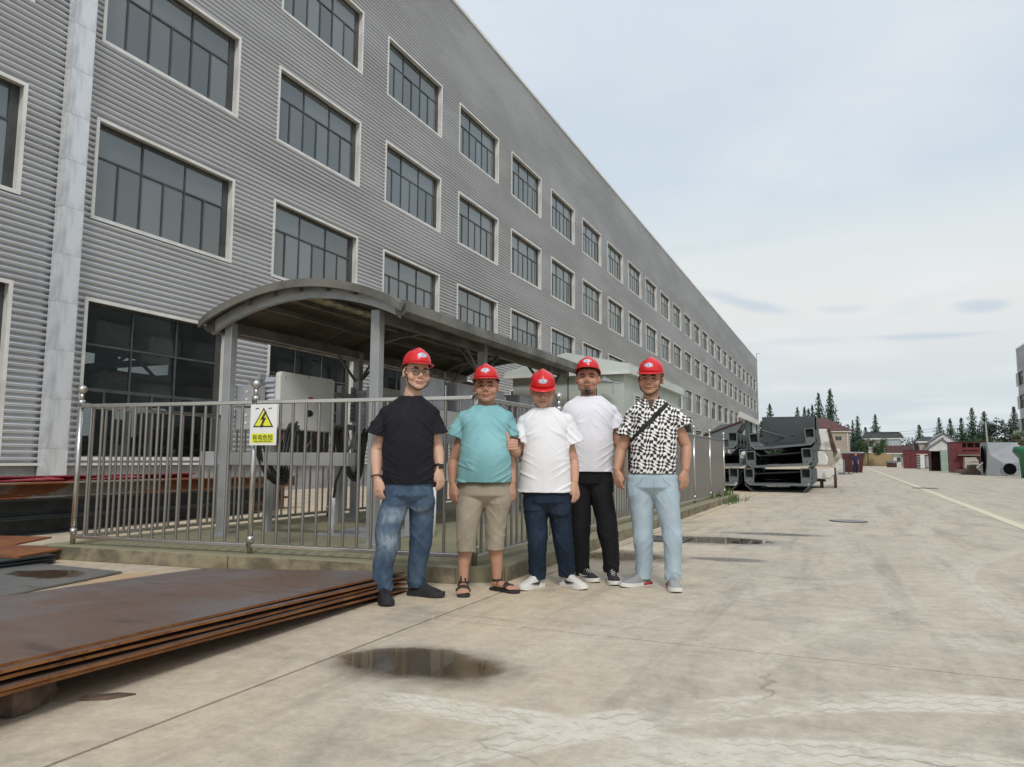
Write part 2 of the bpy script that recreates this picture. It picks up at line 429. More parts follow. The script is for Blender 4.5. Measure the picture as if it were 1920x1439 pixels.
# puddles: thin water film
def water():
    N = NT('puddle_water'); N.t.nodes.remove(N.p)
    g = N.n('ShaderNodeBsdfGlossy'); g.inputs['Roughness'].default_value = .02; g.inputs['Color'].default_value = (1, 1, 1, 1)
    tr = N.n('ShaderNodeBsdfTransparent'); tr.inputs['Color'].default_value = (.74, .69, .61, 1)
    fr = N.n('ShaderNodeFresnel'); fr.inputs['IOR'].default_value = 1.27
    mxs = N.n('ShaderNodeMixShader'); N.l(fr.outputs[0], mxs.inputs[0]); N.l(tr.outputs[0], mxs.inputs[1]); N.l(g.outputs[0], mxs.inputs[2])
    tc_ = N.n('ShaderNodeTexCoord').outputs['Object']
    ln = N.n('ShaderNodeVectorMath', operation='LENGTH'); N.l(tc_, ln.inputs[0])
    pos = N.n('ShaderNodeNewGeometry').outputs['Position']
    r = N.math('ADD', ln.outputs['Value'], N.math('MULTIPLY', N.math('SUBTRACT', N.noise(pos, 3.0, 5, .6), .5), 1.1))
    clear = N.n('ShaderNodeBsdfTransparent')
    m2 = N.n('ShaderNodeMixShader'); N.l(N.mr(r, .95, .70), m2.inputs[0]); N.l(clear.outputs[0], m2.inputs[1]); N.l(mxs.outputs[0], m2.inputs[2])
    N.l(m2.outputs[0], N.o.inputs[0]); return N.m
M['water'] = water()
def puddle(cx, cy, rx, ry, z, rot=0):
    mb = MB(); mb.add([(math.cos(2 * PI * i / 48), math.sin(2 * PI * i / 48), 0) for i in range(48)], [tuple(range(48))])
    o = mb.build('puddle', M['water'], loc=(cx, cy, z)); o.scale = (rx, ry, 1); o.rotation_euler = (0, 0, rot); return tag(o, kind='structure')
puddle(-1.95, 3.27, .46, .31, .003, .1)
puddle(-1.45, 9.75, .75, .42, .003, .1)
puddle(-2.15, 7.65, .5, .32, .003)

# ------------------------------------------------------------------ factory hall, left
WX = -16.0
M['corr'] = mat('corrugated_steel', (.66, .675, .70), .36, metal=.35, var=.09, vs=.35, stretch=(1, .35, 1.6), rv=.02, world=True, spec=.5)
M['trim'] = mat('pale_trim', (.74, .73, .70), .5, metal=.25, var=.08, vs=1.5)
M['galv'] = mat('galvanised_sheet', (.56, .58, .61), .42, metal=.4, var=.06, vs=2.2, col2=(.74, .76, .79), lo=.35, hi=.62, stretch=(1, 1.6, .45), rv=.04)
M['darkframe'] = mat('dark_window_frame', (.055, .06, .062), .5, var=.2)
M['plinth'] = mat('plinth_render', (.27, .275, .28), .8, var=.2, vs=1.2, bump=.2)
M['inside'] = mat('hall_inside', (.16, .165, .17), .9, var=.2, vs=.3)
M['floor_in'] = mat('hall_floor', (.22, .22, .21), .8)
def glass(name, tint=(.42, .45, .45), body=(.085, .092, .095), bodyf=.35, ior=1.62, rough=.012):
    N = NT(name); N.t.nodes.remove(N.p)
    g = N.n('ShaderNodeBsdfGlossy'); g.inputs['Roughness'].default_value = rough; g.inputs['Color'].default_value = (.95, 1, .98, 1)
    tr = N.n('ShaderNodeBsdfTransparent'); tr.inputs['Color'].default_value = c4(tint)
    df = N.n('ShaderNodeBsdfDiffuse'); oi = N.n('ShaderNodeObjectInfo')
    N.l(N.mix(oi.outputs['Random'], tuple(x * .62 for x in body), tuple(x * 1.4 for x in body)), df.inputs['Color'])
    a = N.n('ShaderNodeMixShader'); a.inputs[0].default_value = bodyf; N.l(tr.outputs[0], a.inputs[1]); N.l(df.outputs[0], a.inputs[2])
    fr = N.n('ShaderNodeFresnel'); fr.inputs['IOR'].default_value = ior
    geo = N.n('ShaderNodeNewGeometry')
    nb = N.bump(N.noise(geo.outputs['Position'], .6, 1), .02, .02)
    N.l(nb, g.inputs['Normal']); 
    b_ = N.n('ShaderNodeMixShader'); N.l(fr.outputs[0], b_.inputs[0]); N.l(a.outputs[0], b_.inputs[1]); N.l(g.outputs[0], b_.inputs[2])
    N.l(b_.outputs[0], N.o.inputs[0]); return N.m
M['glass'] = glass('window_glass', (.4, .43, .43), (.15, .165, .175), .62, 2.1)
M['glass_low'] = glass('ground_floor_glass', (.55, .58, .57), (.03, .034, .035), .2, 1.5)

CW, C0, CP = 4.42, 5.38, 6.0586
ROWS = [(15.34, 17.84), (10.98, 13.49), (6.60, 9.13)]
GR = (.92, 4.72)
ZB, ZT = .86, 22.4
YA, YB = -8.0, 165.0
CORP = .143
# one rib from bottom to top: (height in the period, how far it stands out): channel, slope, lower lip, fine groove, upper face, undercut
CORPROF = [(0, -.066), (.050, -.066), (.062, .012), (.086, .034), (.090, .020), (.097, .020), (.101, .034), (.121, .030), (.130, -.064)]
def corr_strip(mb, y0, y1, z0, z1, x=WX, sgn=1):
    pts = []; k = math.floor(z0 / CORP) - 1
    while k * CORP < z1 + CORP:
        pts += [(k * CORP + a_, b_) for a_, b_ in CORPROF]; k += 1
    P_ = []
    for (a_, p_), (c_, q_) in zip(pts, pts[1:]):
        if c_ <= z0 or a_ >= z1: continue
        lo, hi = max(a_, z0), min(c_, z1); t = lambda z: p_ + (q_ - p_) * (z - a_) / max(1e-6, c_ - a_)
        if not P_: P_.append((lo, t(lo)))
        P_.append((hi, t(hi)))
    o = len(mb.v)
    for z, w in P_:
        xx = x + sgn * w; mb.v.append((xx, y0, z)); mb.v.append((xx, y1, z))
    for i in range(len(P_) - 1):
        a = o + 2 * i; mb.f.append((a, a + 1, a + 3, a + 2) if sgn > 0 else (a, a + 2, a + 3, a + 1)); mb.mi.append(0)

hall = thing('factory_building', 'long four-storey factory hall clad in silver corrugated sheet with dark gridded windows', 'factory', (WX, 11, 0))
INV = Matrix.Translation((-WX, -11, 0))
def hp(o):          # parent at world place
    o.matrix_parent_inverse = Matrix.Translation((-hall.location.x, -hall.location.y, 0)); return o
NC0, NC1 = -2, 25
wall = MB()
def openings(c):
    L = []
    if c <= 20: L.append(GR); L.append(ROWS[2])
    L += [ROWS[1], ROWS[0]]
    return L
yprev = YA
DOOR = (131.8, 161.0, 0, 9.4)
for c in range(NC0, NC1 + 1):
    ya = C0 + CP * c; yb = ya + CW
    def pier(y0, y1):
        zlo = DOOR[3] if (y0 > DOOR[0] - 1 and y1 < DOOR[1] + 1) else ZB
        if y1 > y0: corr_strip(wall, y0, y1, zlo, ZT)
    if c == 21: pier(yprev, min(ya, DOOR[0])) if yprev < DOOR[0] else None; pier(max(yprev, DOOR[0]), ya)
    else: pier(yprev, ya)
    z = ZB if c <= 20 else DOOR[3]
    for lo, hi in openings(c):
        if lo > z: corr_strip(wall, ya, yb, z, lo)
        z = hi
    corr_strip(wall, ya, yb, z, ZT)
    yprev = yb
corr_strip(wall, yprev, YB, ZB, ZT)
hp(wall.build('wall', M['corr'], hall))
# end walls, parapet cap, base trim, plinth
e = MB(); e.b2((WX - 60, YB - .01, 0), (WX, YB + .25, ZT - .1)); e.b2((WX - 60, YA - .25, 0), (WX, YA, ZT - .1))
hp(e.build('end_wall', M['corr'], hall))
e = MB(); e.b2((WX - .35, YA, ZT), (WX + .09, YB + .1, ZT + .16)); hp(e.build('roof_edge', M['trim'], hall))
e = MB(); e.b2((WX - 60, YA, ZT - .25), (WX - .36, YB, ZT + .02)); hp(e.build('roof', M['inside'], hall))
e = MB(); e.b2((WX - .3, YA, 0), (WX - .03, DOOR[0], ZB - .06)); hp(e.build('plinth', M['plinth'], hall))
e = MB(); e.b2((WX - .05, YA, ZB - .055), (WX + .07, DOOR[0], ZB + .0)); hp(e.build('base_trim', M['trim'], hall))
# windows
def window_meshes(h, ground=False):
    t = .085; tr = MB(); d = .035; rec = .24
    # trim face bars (proud) then reveals
    tr.b2((0, 0, 0), (d, CW, t)); tr.b2((0, 0, h - t), (d, CW, h)); tr.b2((0, 0, t), (d, t, h - t)); tr.b2((0, CW - t, t), (d, CW, h - t))
    tr.b2((-rec, 0, 0), (-.002, CW, t - .03)); tr.b2((-rec, 0, h - t + .03), (-.002, CW, h)); tr.b2((-rec, 0, t - .03), (-.002, t - .03, h - t + .03)); tr.b2((-rec, CW - t + .03, t - .03), (-.002, CW, h - t + .03))
    fr = MB(); g = .055; f = .06; x0, x1 = -rec + .005, -rec + .075
    a, b = t - .03, CW - t + .03; zl, zh = t - .03, h - t + .03
    fr.b2((x0, a, zl), (x1, b, zl + f)); fr.b2((x0, a, zh - f), (x1, b, zh)); fr.b2((x0, a, zl + f), (x1, a + f, zh - f)); fr.b2((x0, b - f - .14, zl + f), (x1, b, zh - f))
    pa, pb = a + f, b - f - .14; pl, ph = zl + f, zh - f
    panes = []
    def grid(z0, z1, n, thick=.045):
        w = (pb - pa) / n
        for i in range(n):
            if i: fr.b2((x0 + .004, pa + w * i - thick / 2, z0), (x1 - .004, pa + w * i + thick / 2, z1))
            panes.append((pa + w * i, pa + w * (i + 1), z0, z1))
    def rail(z, th=.05): fr.b2((x0 + .002, pa, z - th / 2), (x1 - .002, pb, z + th / 2))
    if not ground:
        zt = pl + (ph - pl) * .655
        grid(pl, zt - .025, 6); rail(zt); grid(zt + .025, ph, 3)
    else:
        z1, z2 = pl + 1.55, pl + 2.62
        grid(pl, z1 - .04, 6, .06); rail(z1, .08); grid(z1 + .04, z2 - .025, 3); rail(z2); grid(z2 + .025, ph, 3)
    return tr, fr, panes, (x0 + x1) / 2
WM = {}
for key, h, g in (('up', 2.51, False), ('gr', GR[1] - GR[0], True)):
    tr, fr, panes, px = window_meshes(h, g)
    tm = tr.mesh('window'); tm.materials.append(M['trim'])
    fm = fr.mesh('window_frame'); fm.materials.append(M['darkframe'])
    pm = {}; pl_ = []
    gm = M['glass_low'] if g else M['glass']
    for (a, b, z0, z1) in panes:
        k = (round(b - a, 3), round(z1 - z0, 3))
        if k not in pm:
            q = MB(); q.b2((-.004, 0, 0), (.004, k[0], k[1])); pm[k] = q.mesh('pane'); pm[k].materials.append(gm)
        pl_.append((pm[k], (px, a, z0)))
    WM[key] = (tm, fm, pl_, gm)
rnd = random.Random(3)
singles = 0; rest = MB(); restg = MB()
order = []
for c in range(NC0, NC1 + 1):
    for ri in range(4):
        if ri >= 2 and c > 20: continue
        order.append((c, ri))
def vis(c, ri): return (ri == 0 and 2 <= c <= 8) or (ri == 1 and 1 <= c <= 8) or (ri == 2 and 0 <= c <= 8) or (ri == 3 and 0 <= c <= 6)
for c, ri in order:
    ya = C0 + CP * c
    key = 'gr' if ri == 3 else 'up'
    z0 = GR[0] if ri == 3 else ROWS[ri][0]
    tm, fm, pl_, gm = WM[key]
    w = hp(link('window', tm, hall, (WX, ya, z0)))
    link('window_frame', fm, w)
    for me, pos in pl_:
        if vis(c, ri) and singles < 300:
            p_ = link('pane', me, w, pos); singles += 1
            p_.rotation_euler = (0, R(rnd.uniform(-.35, .35)), R(rnd.uniform(-.35, .35)))
        else:
            tgt = restg if ri == 3 else rest
            o = len(tgt.v)
            for v in me.vertices: tgt.v.append((WX + pos[0] + v.co.x, ya + pos[1] + v.co.y, z0 + pos[2] + v.co.z))
            for f in me.polygons: tgt.f.append(tuple(i + o for i in f.vertices)); tgt.mi.append(0)
if restg.v:
    o_ = len(rest.v); rest.v += restg.v; rest.f += [tuple(i + o_ for i in f) for f in restg.f]; rest.mi += [0] * len(restg.f)
tag(hp(rest.build('pane', M['glass'], hall)), kind='stuff')
# large sliding gate near the far end
g = MB(); g.b2((WX - .5, DOOR[0], DOOR[3] - 1.0), (WX + .35, DOOR[1], DOOR[3])); hp(g.build('gate_canopy', M['trim'], hall))
g = MB()
for y in (DOOR[0], 141.5, 151, 160.6): g.b2((WX - .3, y, 0), (WX + .12, y + .45, DOOR[3] - 1.0))
hp(g.build('gate_frame', M['darkframe'], hall))
M['gatepale'] = mat('pale_gate_panel', (.42, .50, .49), .4, var=.15, vs=.5)
M['gatedark'] = mat('dark_green_panel', (.03, .07, .055), .5)
for k, (a, b, mt) in enumerate(((132.25, 141.5, 'gatepale'), (141.95, 151, 'gatedark'), (151.45, 160.6, 'gatepale'))):
    g = MB(); g.b2((WX - .2, a, 0), (WX - .1, b, DOOR[3] - 1.02)); hp(g.build('gate_leaf', M[mt], hall))
# galvanised casing with lapped panels
y = 10.58; cs = MB(); cs.b2((0, 0, .012), (.25, .51, 1.083)); cm = cs.mesh('casing_panel'); cm.materials.append(M['galv'])
lap = MB(); lap.b2((.0, -.006, 0), (.254, .516, .022)); lm = lap.mesh('casing_lap'); lm.materials.append(M['galv'])
for k in range(21):
    o = hp(link('casing_panel', cm, hall, (WX + .03, y + rnd.uniform(-.004, .004), .1 + k * 1.083)))
    link('casing_lap', lm, o)
# hall interior: floor, back wall with daylight openings, columns, braces
g = MB(); g.b2((WX - 30, YA, -.02), (WX - .31, YB, .01)); hp(g.build('inner_floor', M['floor_in'], hall))
g = MB(); bx = WX - 30
for k in range(-2, 28):
    ya = C0 + CP * k
    g.b2((bx - .2, ya - CP + CW, 0), (bx, ya, 21)); 
    g.b2((bx - .2, ya, 0), (bx, ya + CW, 2.4)); g.b2((bx - .2, ya, 4.6), (bx, ya + CW, 7)); g.b2((bx - .2, ya, 8), (bx, ya + CW, 13)); g.b2((bx - .2, ya, 14.2), (bx, ya + CW, 21))
hp(g.build('back_wall', M['inside'], hall))
g = MB()
for k in range(0, 28):
    yy = C0 + CP * k - .82
    for xx in (WX - .9, WX - 16):
        g.b2((xx - .25, yy - .15, 0), (xx + .25, yy + .15, 21))
hp(g.build('inner_column', M['plinth'], hall))
g = MB()
for k in range(0, 26, 1):
    yy = C0 + CP * k - .82
    for (za, zb) in ((1.5, 6), (6, 1.5), (7, 12), (12, 7)):
        g.tube([(WX - 1.1, yy, za), (WX - 1.1, yy + CP, zb)], .05, 5)
    g.b2((WX - 30, yy - .1, 6.0), (WX - .7, yy + .1, 6.35)); g.b2((WX - 30, yy - .1, 14.0), (WX - .7, yy + .1, 14.35))
hp(g.build('cross_brace', M['plinth'], hall))
M['green'] = mat('green_machine_paint', (.05, .22, .13), .5)
M['white'] = mat('white_board', (.72, .72, .70), .6)
M['ink'] = mat('dark_ink', (.03, .03, .035), .7)
t = thing('machine_cabinet', 'green machine cabinet standing inside the hall behind the first ground-floor window', 'cabinet', (WX - 1.2, 14.9, 0))
g = MB(); g.b2((-.5, -.5, 0), (.4, .5, 2.2)); g.build('body', M['green'], t, bevel=.01)
g = MB(); g.b2((.401, -.35, .6), (.42, .35, 1.4)); g.build('door_panel', M['green'], t)
t = thing('notice_board', 'white notice board leaning inside the hall behind the barred ground-floor window', 'notice board', (WX - .75, 13.2, 0))
g = MB(); g.b2((-.02, -.28, .95), (.02, .28, 1.95)); g.build('panel', M['white'], t)
g = MB()
for z in (1.75, 1.6, 1.45, 1.3): g.b2((.021, -.1, z), (.025, .1, z + .07))
g.build('lettering', M['ink'], t)
# rooftop lamp pole at the far corner
g = MB(); g.tube([(WX + .05, 163.5, ZT + .1), (WX + .05, 163.5, ZT + 1.2), (WX + .7, 163.5, ZT + 1.3)], .05, 6); hp(g.build('roof_spike', M['darkframe'], hall))

# ------------------------------------------------------------------ second hall, right edge
hall2 = thing('factory_building', 'grey corrugated factory hall only its end showing at the right edge above the green bin', 'factory', (31, 166, 0))
h2 = MB(); 
RX = 30.8
for (z0, z1) in ((0, 6.6), (9.13, 10.98), (13.49, 15.34), (17.84, 22.3)): corr_strip(h2, 20, 166, z0, z1, RX, -1)
for k in range(25):
    ya = 16 + CP * k
    for (z0, z1) in ((6.6, 9.13), (10.98, 13.49), (15.34, 17.84)): corr_strip(h2, ya + CW, ya + CP, z0, z1, RX, -1)
o = h2.build('wall', M['corr'], hall2); o.matrix_parent_inverse = Matrix.Translation((-31, -166, 0))
h2 = MB(); h2.b2((RX - .05, 20, 22.3), (RX + 40, 166.1, 22.5)); h2.b2((RX + .06, 165.8, 0), (RX + 40, 166, 22.3)); h2.b2((RX + .3, 20, 0), (RX + .5, 165.7, 22.2))
o = h2.build('roof', M['trim'], hall2); o.matrix_parent_inverse = Matrix.Translation((-31, -166, 0))
tm, fm, pl_, gm = WM['up']
pj = MB(); 
q = MB(); q.b2((.1, 0, 0), (.12, CW, 2.5)); qm = q.mesh('pane'); qm.materials.append(M['glass'])
for k in range(12, 25):
    ya = 16 + CP * k
    for z0 in (6.6, 10.98, 15.34):
        w = link('window', fm, hall2); w.rotation_euler = (0, 0, PI); w.location = (RX - 31, ya + CW - 166, z0)
        link('pane', qm, w).location = (-.4, 0, 0)
# ------------------------------------------------------------------ platform, canopy and power equipment
M['steel'] = mat('stainless_steel', (.56, .54, .51), .24, metal=.9, var=.05, vs=2, rv=.03)
M['steelbar'] = mat('stainless_bar', (.34, .32, .30), .34, metal=.85, var=.06, vs=1.5, rv=.02)
M['post'] = mat('grey_painted_steel', (.36, .375, .38), .45, metal=.3, var=.12, vs=3)
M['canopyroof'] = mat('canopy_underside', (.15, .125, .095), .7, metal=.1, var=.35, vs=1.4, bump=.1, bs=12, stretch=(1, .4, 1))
M['canopyedge'] = mat('canopy_fascia', (.155, .15, .13), .55, metal=.3, var=.3, vs=2.2)
M['skylight'] = mat('translucent_strip', (.55, .50, .36), .6, var=.3, vs=6)
M['invfront'] = mat('inverter_cover', (.68, .68, .65), .42, var=.05, vs=2)
M['invside'] = mat('inverter_casting', (.50, .52, .57), .5, var=.08, vs=4)
M['boxgrey'] = mat('grey_box_paint', (.38, .39, .41), .5, var=.1)
M['rubber'] = mat('black_cable', (.018, .018, .018), .45, var=.2)
M['black'] = mat('black_plastic', (.02, .02, .022), .5)
M['substn'] = mat('pale_green_panel', (.47, .51, .46), .5, var=.07, vs=1.2)
M['substn_roof'] = mat('pale_green_roof', (.55, .60, .55), .5, var=.08, vs=1.0)
M['slot'] = mat('dark_slot', (.06, .065, .06), .8)
M['signw'] = mat('sign_white', (.82, .82, .80), .45, var=.03)
M['signy'] = mat('sign_yellow', (.78, .80, .05), .45, var=.05)
M['red'] = mat('red_ink', (.6, .06, .05), .5)
M['pvc'] = mat('white_conduit', (.72, .73, .72), .5, var=.05)
M['redwire'] = mat('red_wire', (.35, .03, .03), .5)

PZ = .13
plat = thing('concrete_platform', 'low concrete platform with mossy top and chamfered corner under the steel fence', 'platform', (-2.7, 5.3, 0))
poly = [(-7.27, 4.94), (-2.88, 5.40), (-2.58, 5.66), (-2.57, 20.35), (-7.36, 20.6), (-7.36, 5.0)]
poly = [(x + 2.7, y - 5.3) for x, y in poly]
mb = MB(); mb.prism([(x, y, -.02) for x, y in poly], (0, 0, PZ + .02))
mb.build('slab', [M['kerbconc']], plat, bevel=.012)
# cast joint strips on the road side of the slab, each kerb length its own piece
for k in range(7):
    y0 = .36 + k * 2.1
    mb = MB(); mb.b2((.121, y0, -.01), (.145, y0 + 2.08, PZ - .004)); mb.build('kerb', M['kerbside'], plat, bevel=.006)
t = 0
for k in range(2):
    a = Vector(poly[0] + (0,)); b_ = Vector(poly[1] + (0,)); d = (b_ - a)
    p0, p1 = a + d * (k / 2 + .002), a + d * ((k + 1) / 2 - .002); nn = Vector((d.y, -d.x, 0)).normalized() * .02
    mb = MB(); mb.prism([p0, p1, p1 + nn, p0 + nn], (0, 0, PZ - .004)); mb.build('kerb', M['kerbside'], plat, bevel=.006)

# --- fence: posts with balls, flat rails, round bars
fence = thing('steel_fence', 'stainless steel bar fence with ball-topped posts round the platform, warning sign on its front', 'fence', (-2.85, 5.46, PZ))
def F(x, y, z=0): return (x + 2.85, y - 5.46, z)
post = MB(); post.tube([(0, 0, 0), (0, 0, 1.44)], .025, 14); post.tube([(0, 0, .1), (0, 0, .16)], .033, 14); post.tube([(0, 0, 1.40), (0, 0, 1.445)], .036, 14)
post.tube([(0, 0, 1.445), (0, 0, 1.52)], [.022, .016], 12)
pme = post.mesh('post', True); pme.materials.append(M['steel'])
ball = MB(); ball.ell((0, 0, 1.556), (.044, .044, .044), nu=20, nv=14); bme = ball.mesh('ball_finial', True); bme.materials.append(M['steel'])
barm = {}
def barmesh(z0, z1):
    k = (round(z0, 3), round(z1, 3))
    if k not in barm:
        q = MB(); q.tube([(0, 0, z0), (0, 0, z1)], .0138, 8, caps=False); barm[k] = q.mesh('bar', True); barm[k].materials.append(M['steelbar'])
    return barm[k]
ZR0, ZR1 = .075, 1.385
front = [(-7.07, 5.10), (-4.98, 5.32), (-2.80, 5.55)]
side = [(-2.80, 5.55)] + [(-2.80, 5.55 + 2.0 * k) for k in range(1, 7)] + [(-2.78, 19.6)]
left = [(-7.07, 5.10), (-7.09, 7.12)] 
back = [(-7.09, 7.12)] + [(-7.09, 7.12 + 2.05 * k) for k in range(1, 7)]
nb = 0; farbar = MB()
def run(pts, spacing=.140, skip_first=False, far_y=99):
    global nb
    for i, (x, y) in enumerate(pts):
        if i == 0 and skip_first: continue
        p = link('post', pme, fence, F(x, y)); link('ball_finial', bme, p)
    for (xa, ya), (xb, yb) in zip(pts, pts[1:]):
        d = Vector((xb - xa, yb - ya, 0)); L = d.length; a = math.atan2(d.y, d.x); u = d.normalized()
        for z, h in ((ZR0, .035), (ZR1, .035)):
            q = MB(); q.box((L / 2, 0, 0), (L - .05, .045, h))
            o = q.build('rail', M['steel'], fence, bevel=.006); o.location = F(xa, ya, z); o.rotation_euler = (0, 0, a)
        n = int(round(L / spacing)) - 1
        for k in range(1, n + 1):
            px, py = xa + d.x * k / (n + 1), ya + d.y * k / (n + 1)
            if py < far_y and nb < 298:
                o = link('bar', barmesh(ZR0 + .018, ZR1 - .018), fence, F(px, py)); nb += 1
            else:
                farbar.tube([F(px, py, ZR0 + .018), F(px, py, ZR1 - .018)], .0155, 6, caps=False)
run(front); run(side, .125, True); run(left, .145, True); run(back, .15, True)
if farbar.v: tag(farbar.build('bar', M['steelbar'], fence, smooth=True), kind='stuff')

# warning sign, wired to the fence
sg = thing('warning_sign', 'white and yellow electric shock warning sign tied to the front of the fence', 'sign', (-4.83, 5.27, 1.115))
sg.rotation_euler = (0, 0, math.atan2(.18, 2.12))
mb = MB(); mb.b2((-.145, -.004, 0), (.145, .004, .375)); mb.build('board', M['signw'], sg, bevel=.002)
def tri(cx, cz, r, y, mt, nm, par, rd=.0):
    pts = [(cx + r * math.cos(R(90 + 120 * k)), cz + r * math.sin(R(90 + 120 * k)) * .93) for k in range(3)]
    q = MB(); q.prism([(a, y, b) for a, b in pts], (0, -.0015, 0)); return q.build(nm, mt, par)
tri(0, .225, .128, -.0045, M['ink'], 'triangle_border', sg); tri(0, .225, .104, -.0062, M['signy'], 'triangle', sg)
bolt = [(.018, .31), (-.032, .232), (-.004, .236), (-.022, .186), (-.032, .19), (-.016, .158), (.008, .186), (-.004, .185), (.034, .252), (.006, .248), (.036, .305)]
mb = MB(); mb.prism([(a, -.0079, b) for a, b in bolt], (0, -.0015, 0)); mb.build('lightning_bolt', M['ink'], sg)
mb = MB(); mb.b2((-.122, -.0062, .022), (.118, -.0044, .108)); mb.build('text_band', M['signy'], sg)
def text(s, size, loc, mt, par, nm='lettering', rot=(R(90), 0, 0), align='CENTER'):
    cu = bpy.data.curves.new('t', 'FONT'); cu.body = s; cu.size = size; cu.align_x = align; cu.extrude = .0006
    o = bpy.data.objects.new('t', cu); C.objects.link(o)
    dg = bpy.context.evaluated_depsgraph_get(); me = bpy.data.meshes.new_from_object(o.evaluated_get(dg))
    bpy.data.objects.remove(o); bpy.data.curves.remove(cu)
    me.materials.clear(); me.materials.append(mt)
    o = link(nm, me, par, loc); o.rotation_euler = rot; return o
text('有电危险', .056, (0, -.0075, .050), M['ink'], sg)
text('Danger Electric Shock Risk', .0172, (0, -.0075, .030), M['ink'], sg)
mb = MB()
for x in (-.07, .07): mb.tube([(x - .018, -.006, .335), (x + .018, -.008, .34)], .0035, 5)
mb.build('wire_tie', M['ink'], sg)

# --- canopy
can = thing('canopy', 'arched grey steel canopy on square posts sheltering the inverters', 'canopy', (-5.35, 6.4, PZ))
cx0, cx1, cyA, cyB = -6.57, -4.02, 6.15, 12.35
def arch(t, off=0):       # t 0..1 across, x and world z
    x = cx0 + (cx1 - cx0) * t; return x, 2.57 + .31 * math.sin(PI * min(1, max(0, t))) ** .8 + off
def K(x, y, z): return (x + 5.35, y - 6.4, z - PZ)
NA = 24
pm2 = MB(); pm2.b2((-.055, -.05, 0), (.055, .05, 2.42)); pmesh = pm2.mesh('post'); pmesh.materials.append(M['post'])
for y in (6.42, 8.9, 11.4):
    for x in (-6.42, -4.40):
        o = link('post', pmesh, can, K(x, y, PZ)); q = o.modifiers.new('b', 'BEVEL'); q.width = .006
        q = MB(); q.b2((-.11, -.1, 0), (.11, .1, .012)); q.build('base_plate', M['post'], o)
for y in (6.30, 6.42, 8.9, 11.4, 12.2):          # curved cross beams
    mb = MB(); h = .11 if y != 6.30 else .13
    if y == 6.42: continue
    for i in range(NA):
        xa, za = arch(i / NA, -.03); xb, zb = arch((i + 1) / NA, -.03)
        mb.add([K(xa, y - .03, za), K(xb, y - .03, zb), K(xb, y + .03, zb), K(xa, y + .03, za),
                K(xa, y - .03, za - h), K(xb, y - .03, zb - h), K(xb, y + .03, zb - h), K(xa, y + .03, za - h)],
               [(0, 1, 2, 3), (7, 6, 5, 4), (0, 4, 5, 1), (3, 2, 6, 7)])
    mb.build('arched_beam', M['post'] if y == 6.30 else M['canopyedge'], can)
for x, t_ in ((-6.42, .11), (-4.40, .86)):      # long side beams
    mb = MB(); z = 2.50; mb.b2(K(x - .05, 6.475, z - .06), K(x + .05, cyB - .1, z + .05)); mb.build('side_beam', M['canopyedge'], can)
for t_ in (.22, .36, .5, .64, .78):              # purlins
    xa, za = arch(t_, -.035); mb = MB(); mb.b2(K(xa - .025, cyA + .05, za - .05), K(xa + .025, cyB - .05, za - .001)); mb.build('purlin', M['canopyedge'], can)
for y in (6.42, 8.9, 11.4):                      # knee braces
    for x, s_ in ((-6.42, 1), (-4.40, -1)):
        for dy in ((.45,), (-.45,)):
            if y < 7: continue
            mb = MB(); mb.tube([K(x, y + dy[0] * .15, 2.12), K(x, y + dy[0] * 1.1, 2.46)], .02, 6); mb.build('brace', M['canopyedge'], can)
        if y < 7: continue
        mb = MB(); mb.tube([K(x, y, 2.08), K(x + s_ * .42, y, 2.62)], .022, 6); mb.build('brace', M['canopyedge'], can)
# roof: trapezoid sheet, each sheet length a piece
def roofsheet(y0, y1, nm, mt, ta=0, tb=1, dz=0):
    mb = MB(); n = 40; W_ = []
    for i in range(n + 1):
        t_ = ta + (tb - ta) * i / n; x, z = arch(t_, dz); W_.append((x, z))
    ny = max(1, int((y1 - y0) / .05)); rows = []
    for j in range(ny + 1):
        y = y0 + (y1 - y0) * j / ny; w = .010 * (1 if (j // 2) % 2 else 0)
        rows.append([K(x, y, z + w) for x, z in W_])
    vs = [v for r in rows for v in r]; k = n + 1
    fs = [(j * k + i, j * k + i + 1, (j + 1) * k + i + 1, (j + 1) * k + i) for j in range(ny) for i in range(n)]
    mb.add(vs, fs); o = mb.build(nm, mt, can)
    s_ = o.modifiers.new('thick', 'SOLIDIFY'); s_.thickness = .006; return o
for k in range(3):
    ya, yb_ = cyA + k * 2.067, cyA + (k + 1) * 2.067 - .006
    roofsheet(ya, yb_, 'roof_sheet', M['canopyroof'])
for k in range(2):
    roofsheet(cyA + .35 + k * 2.3, cyA + 1.9 + k * 2.3, 'skylight_strip', M['skylight'], .40 - .08, .40 + .02, -.022)
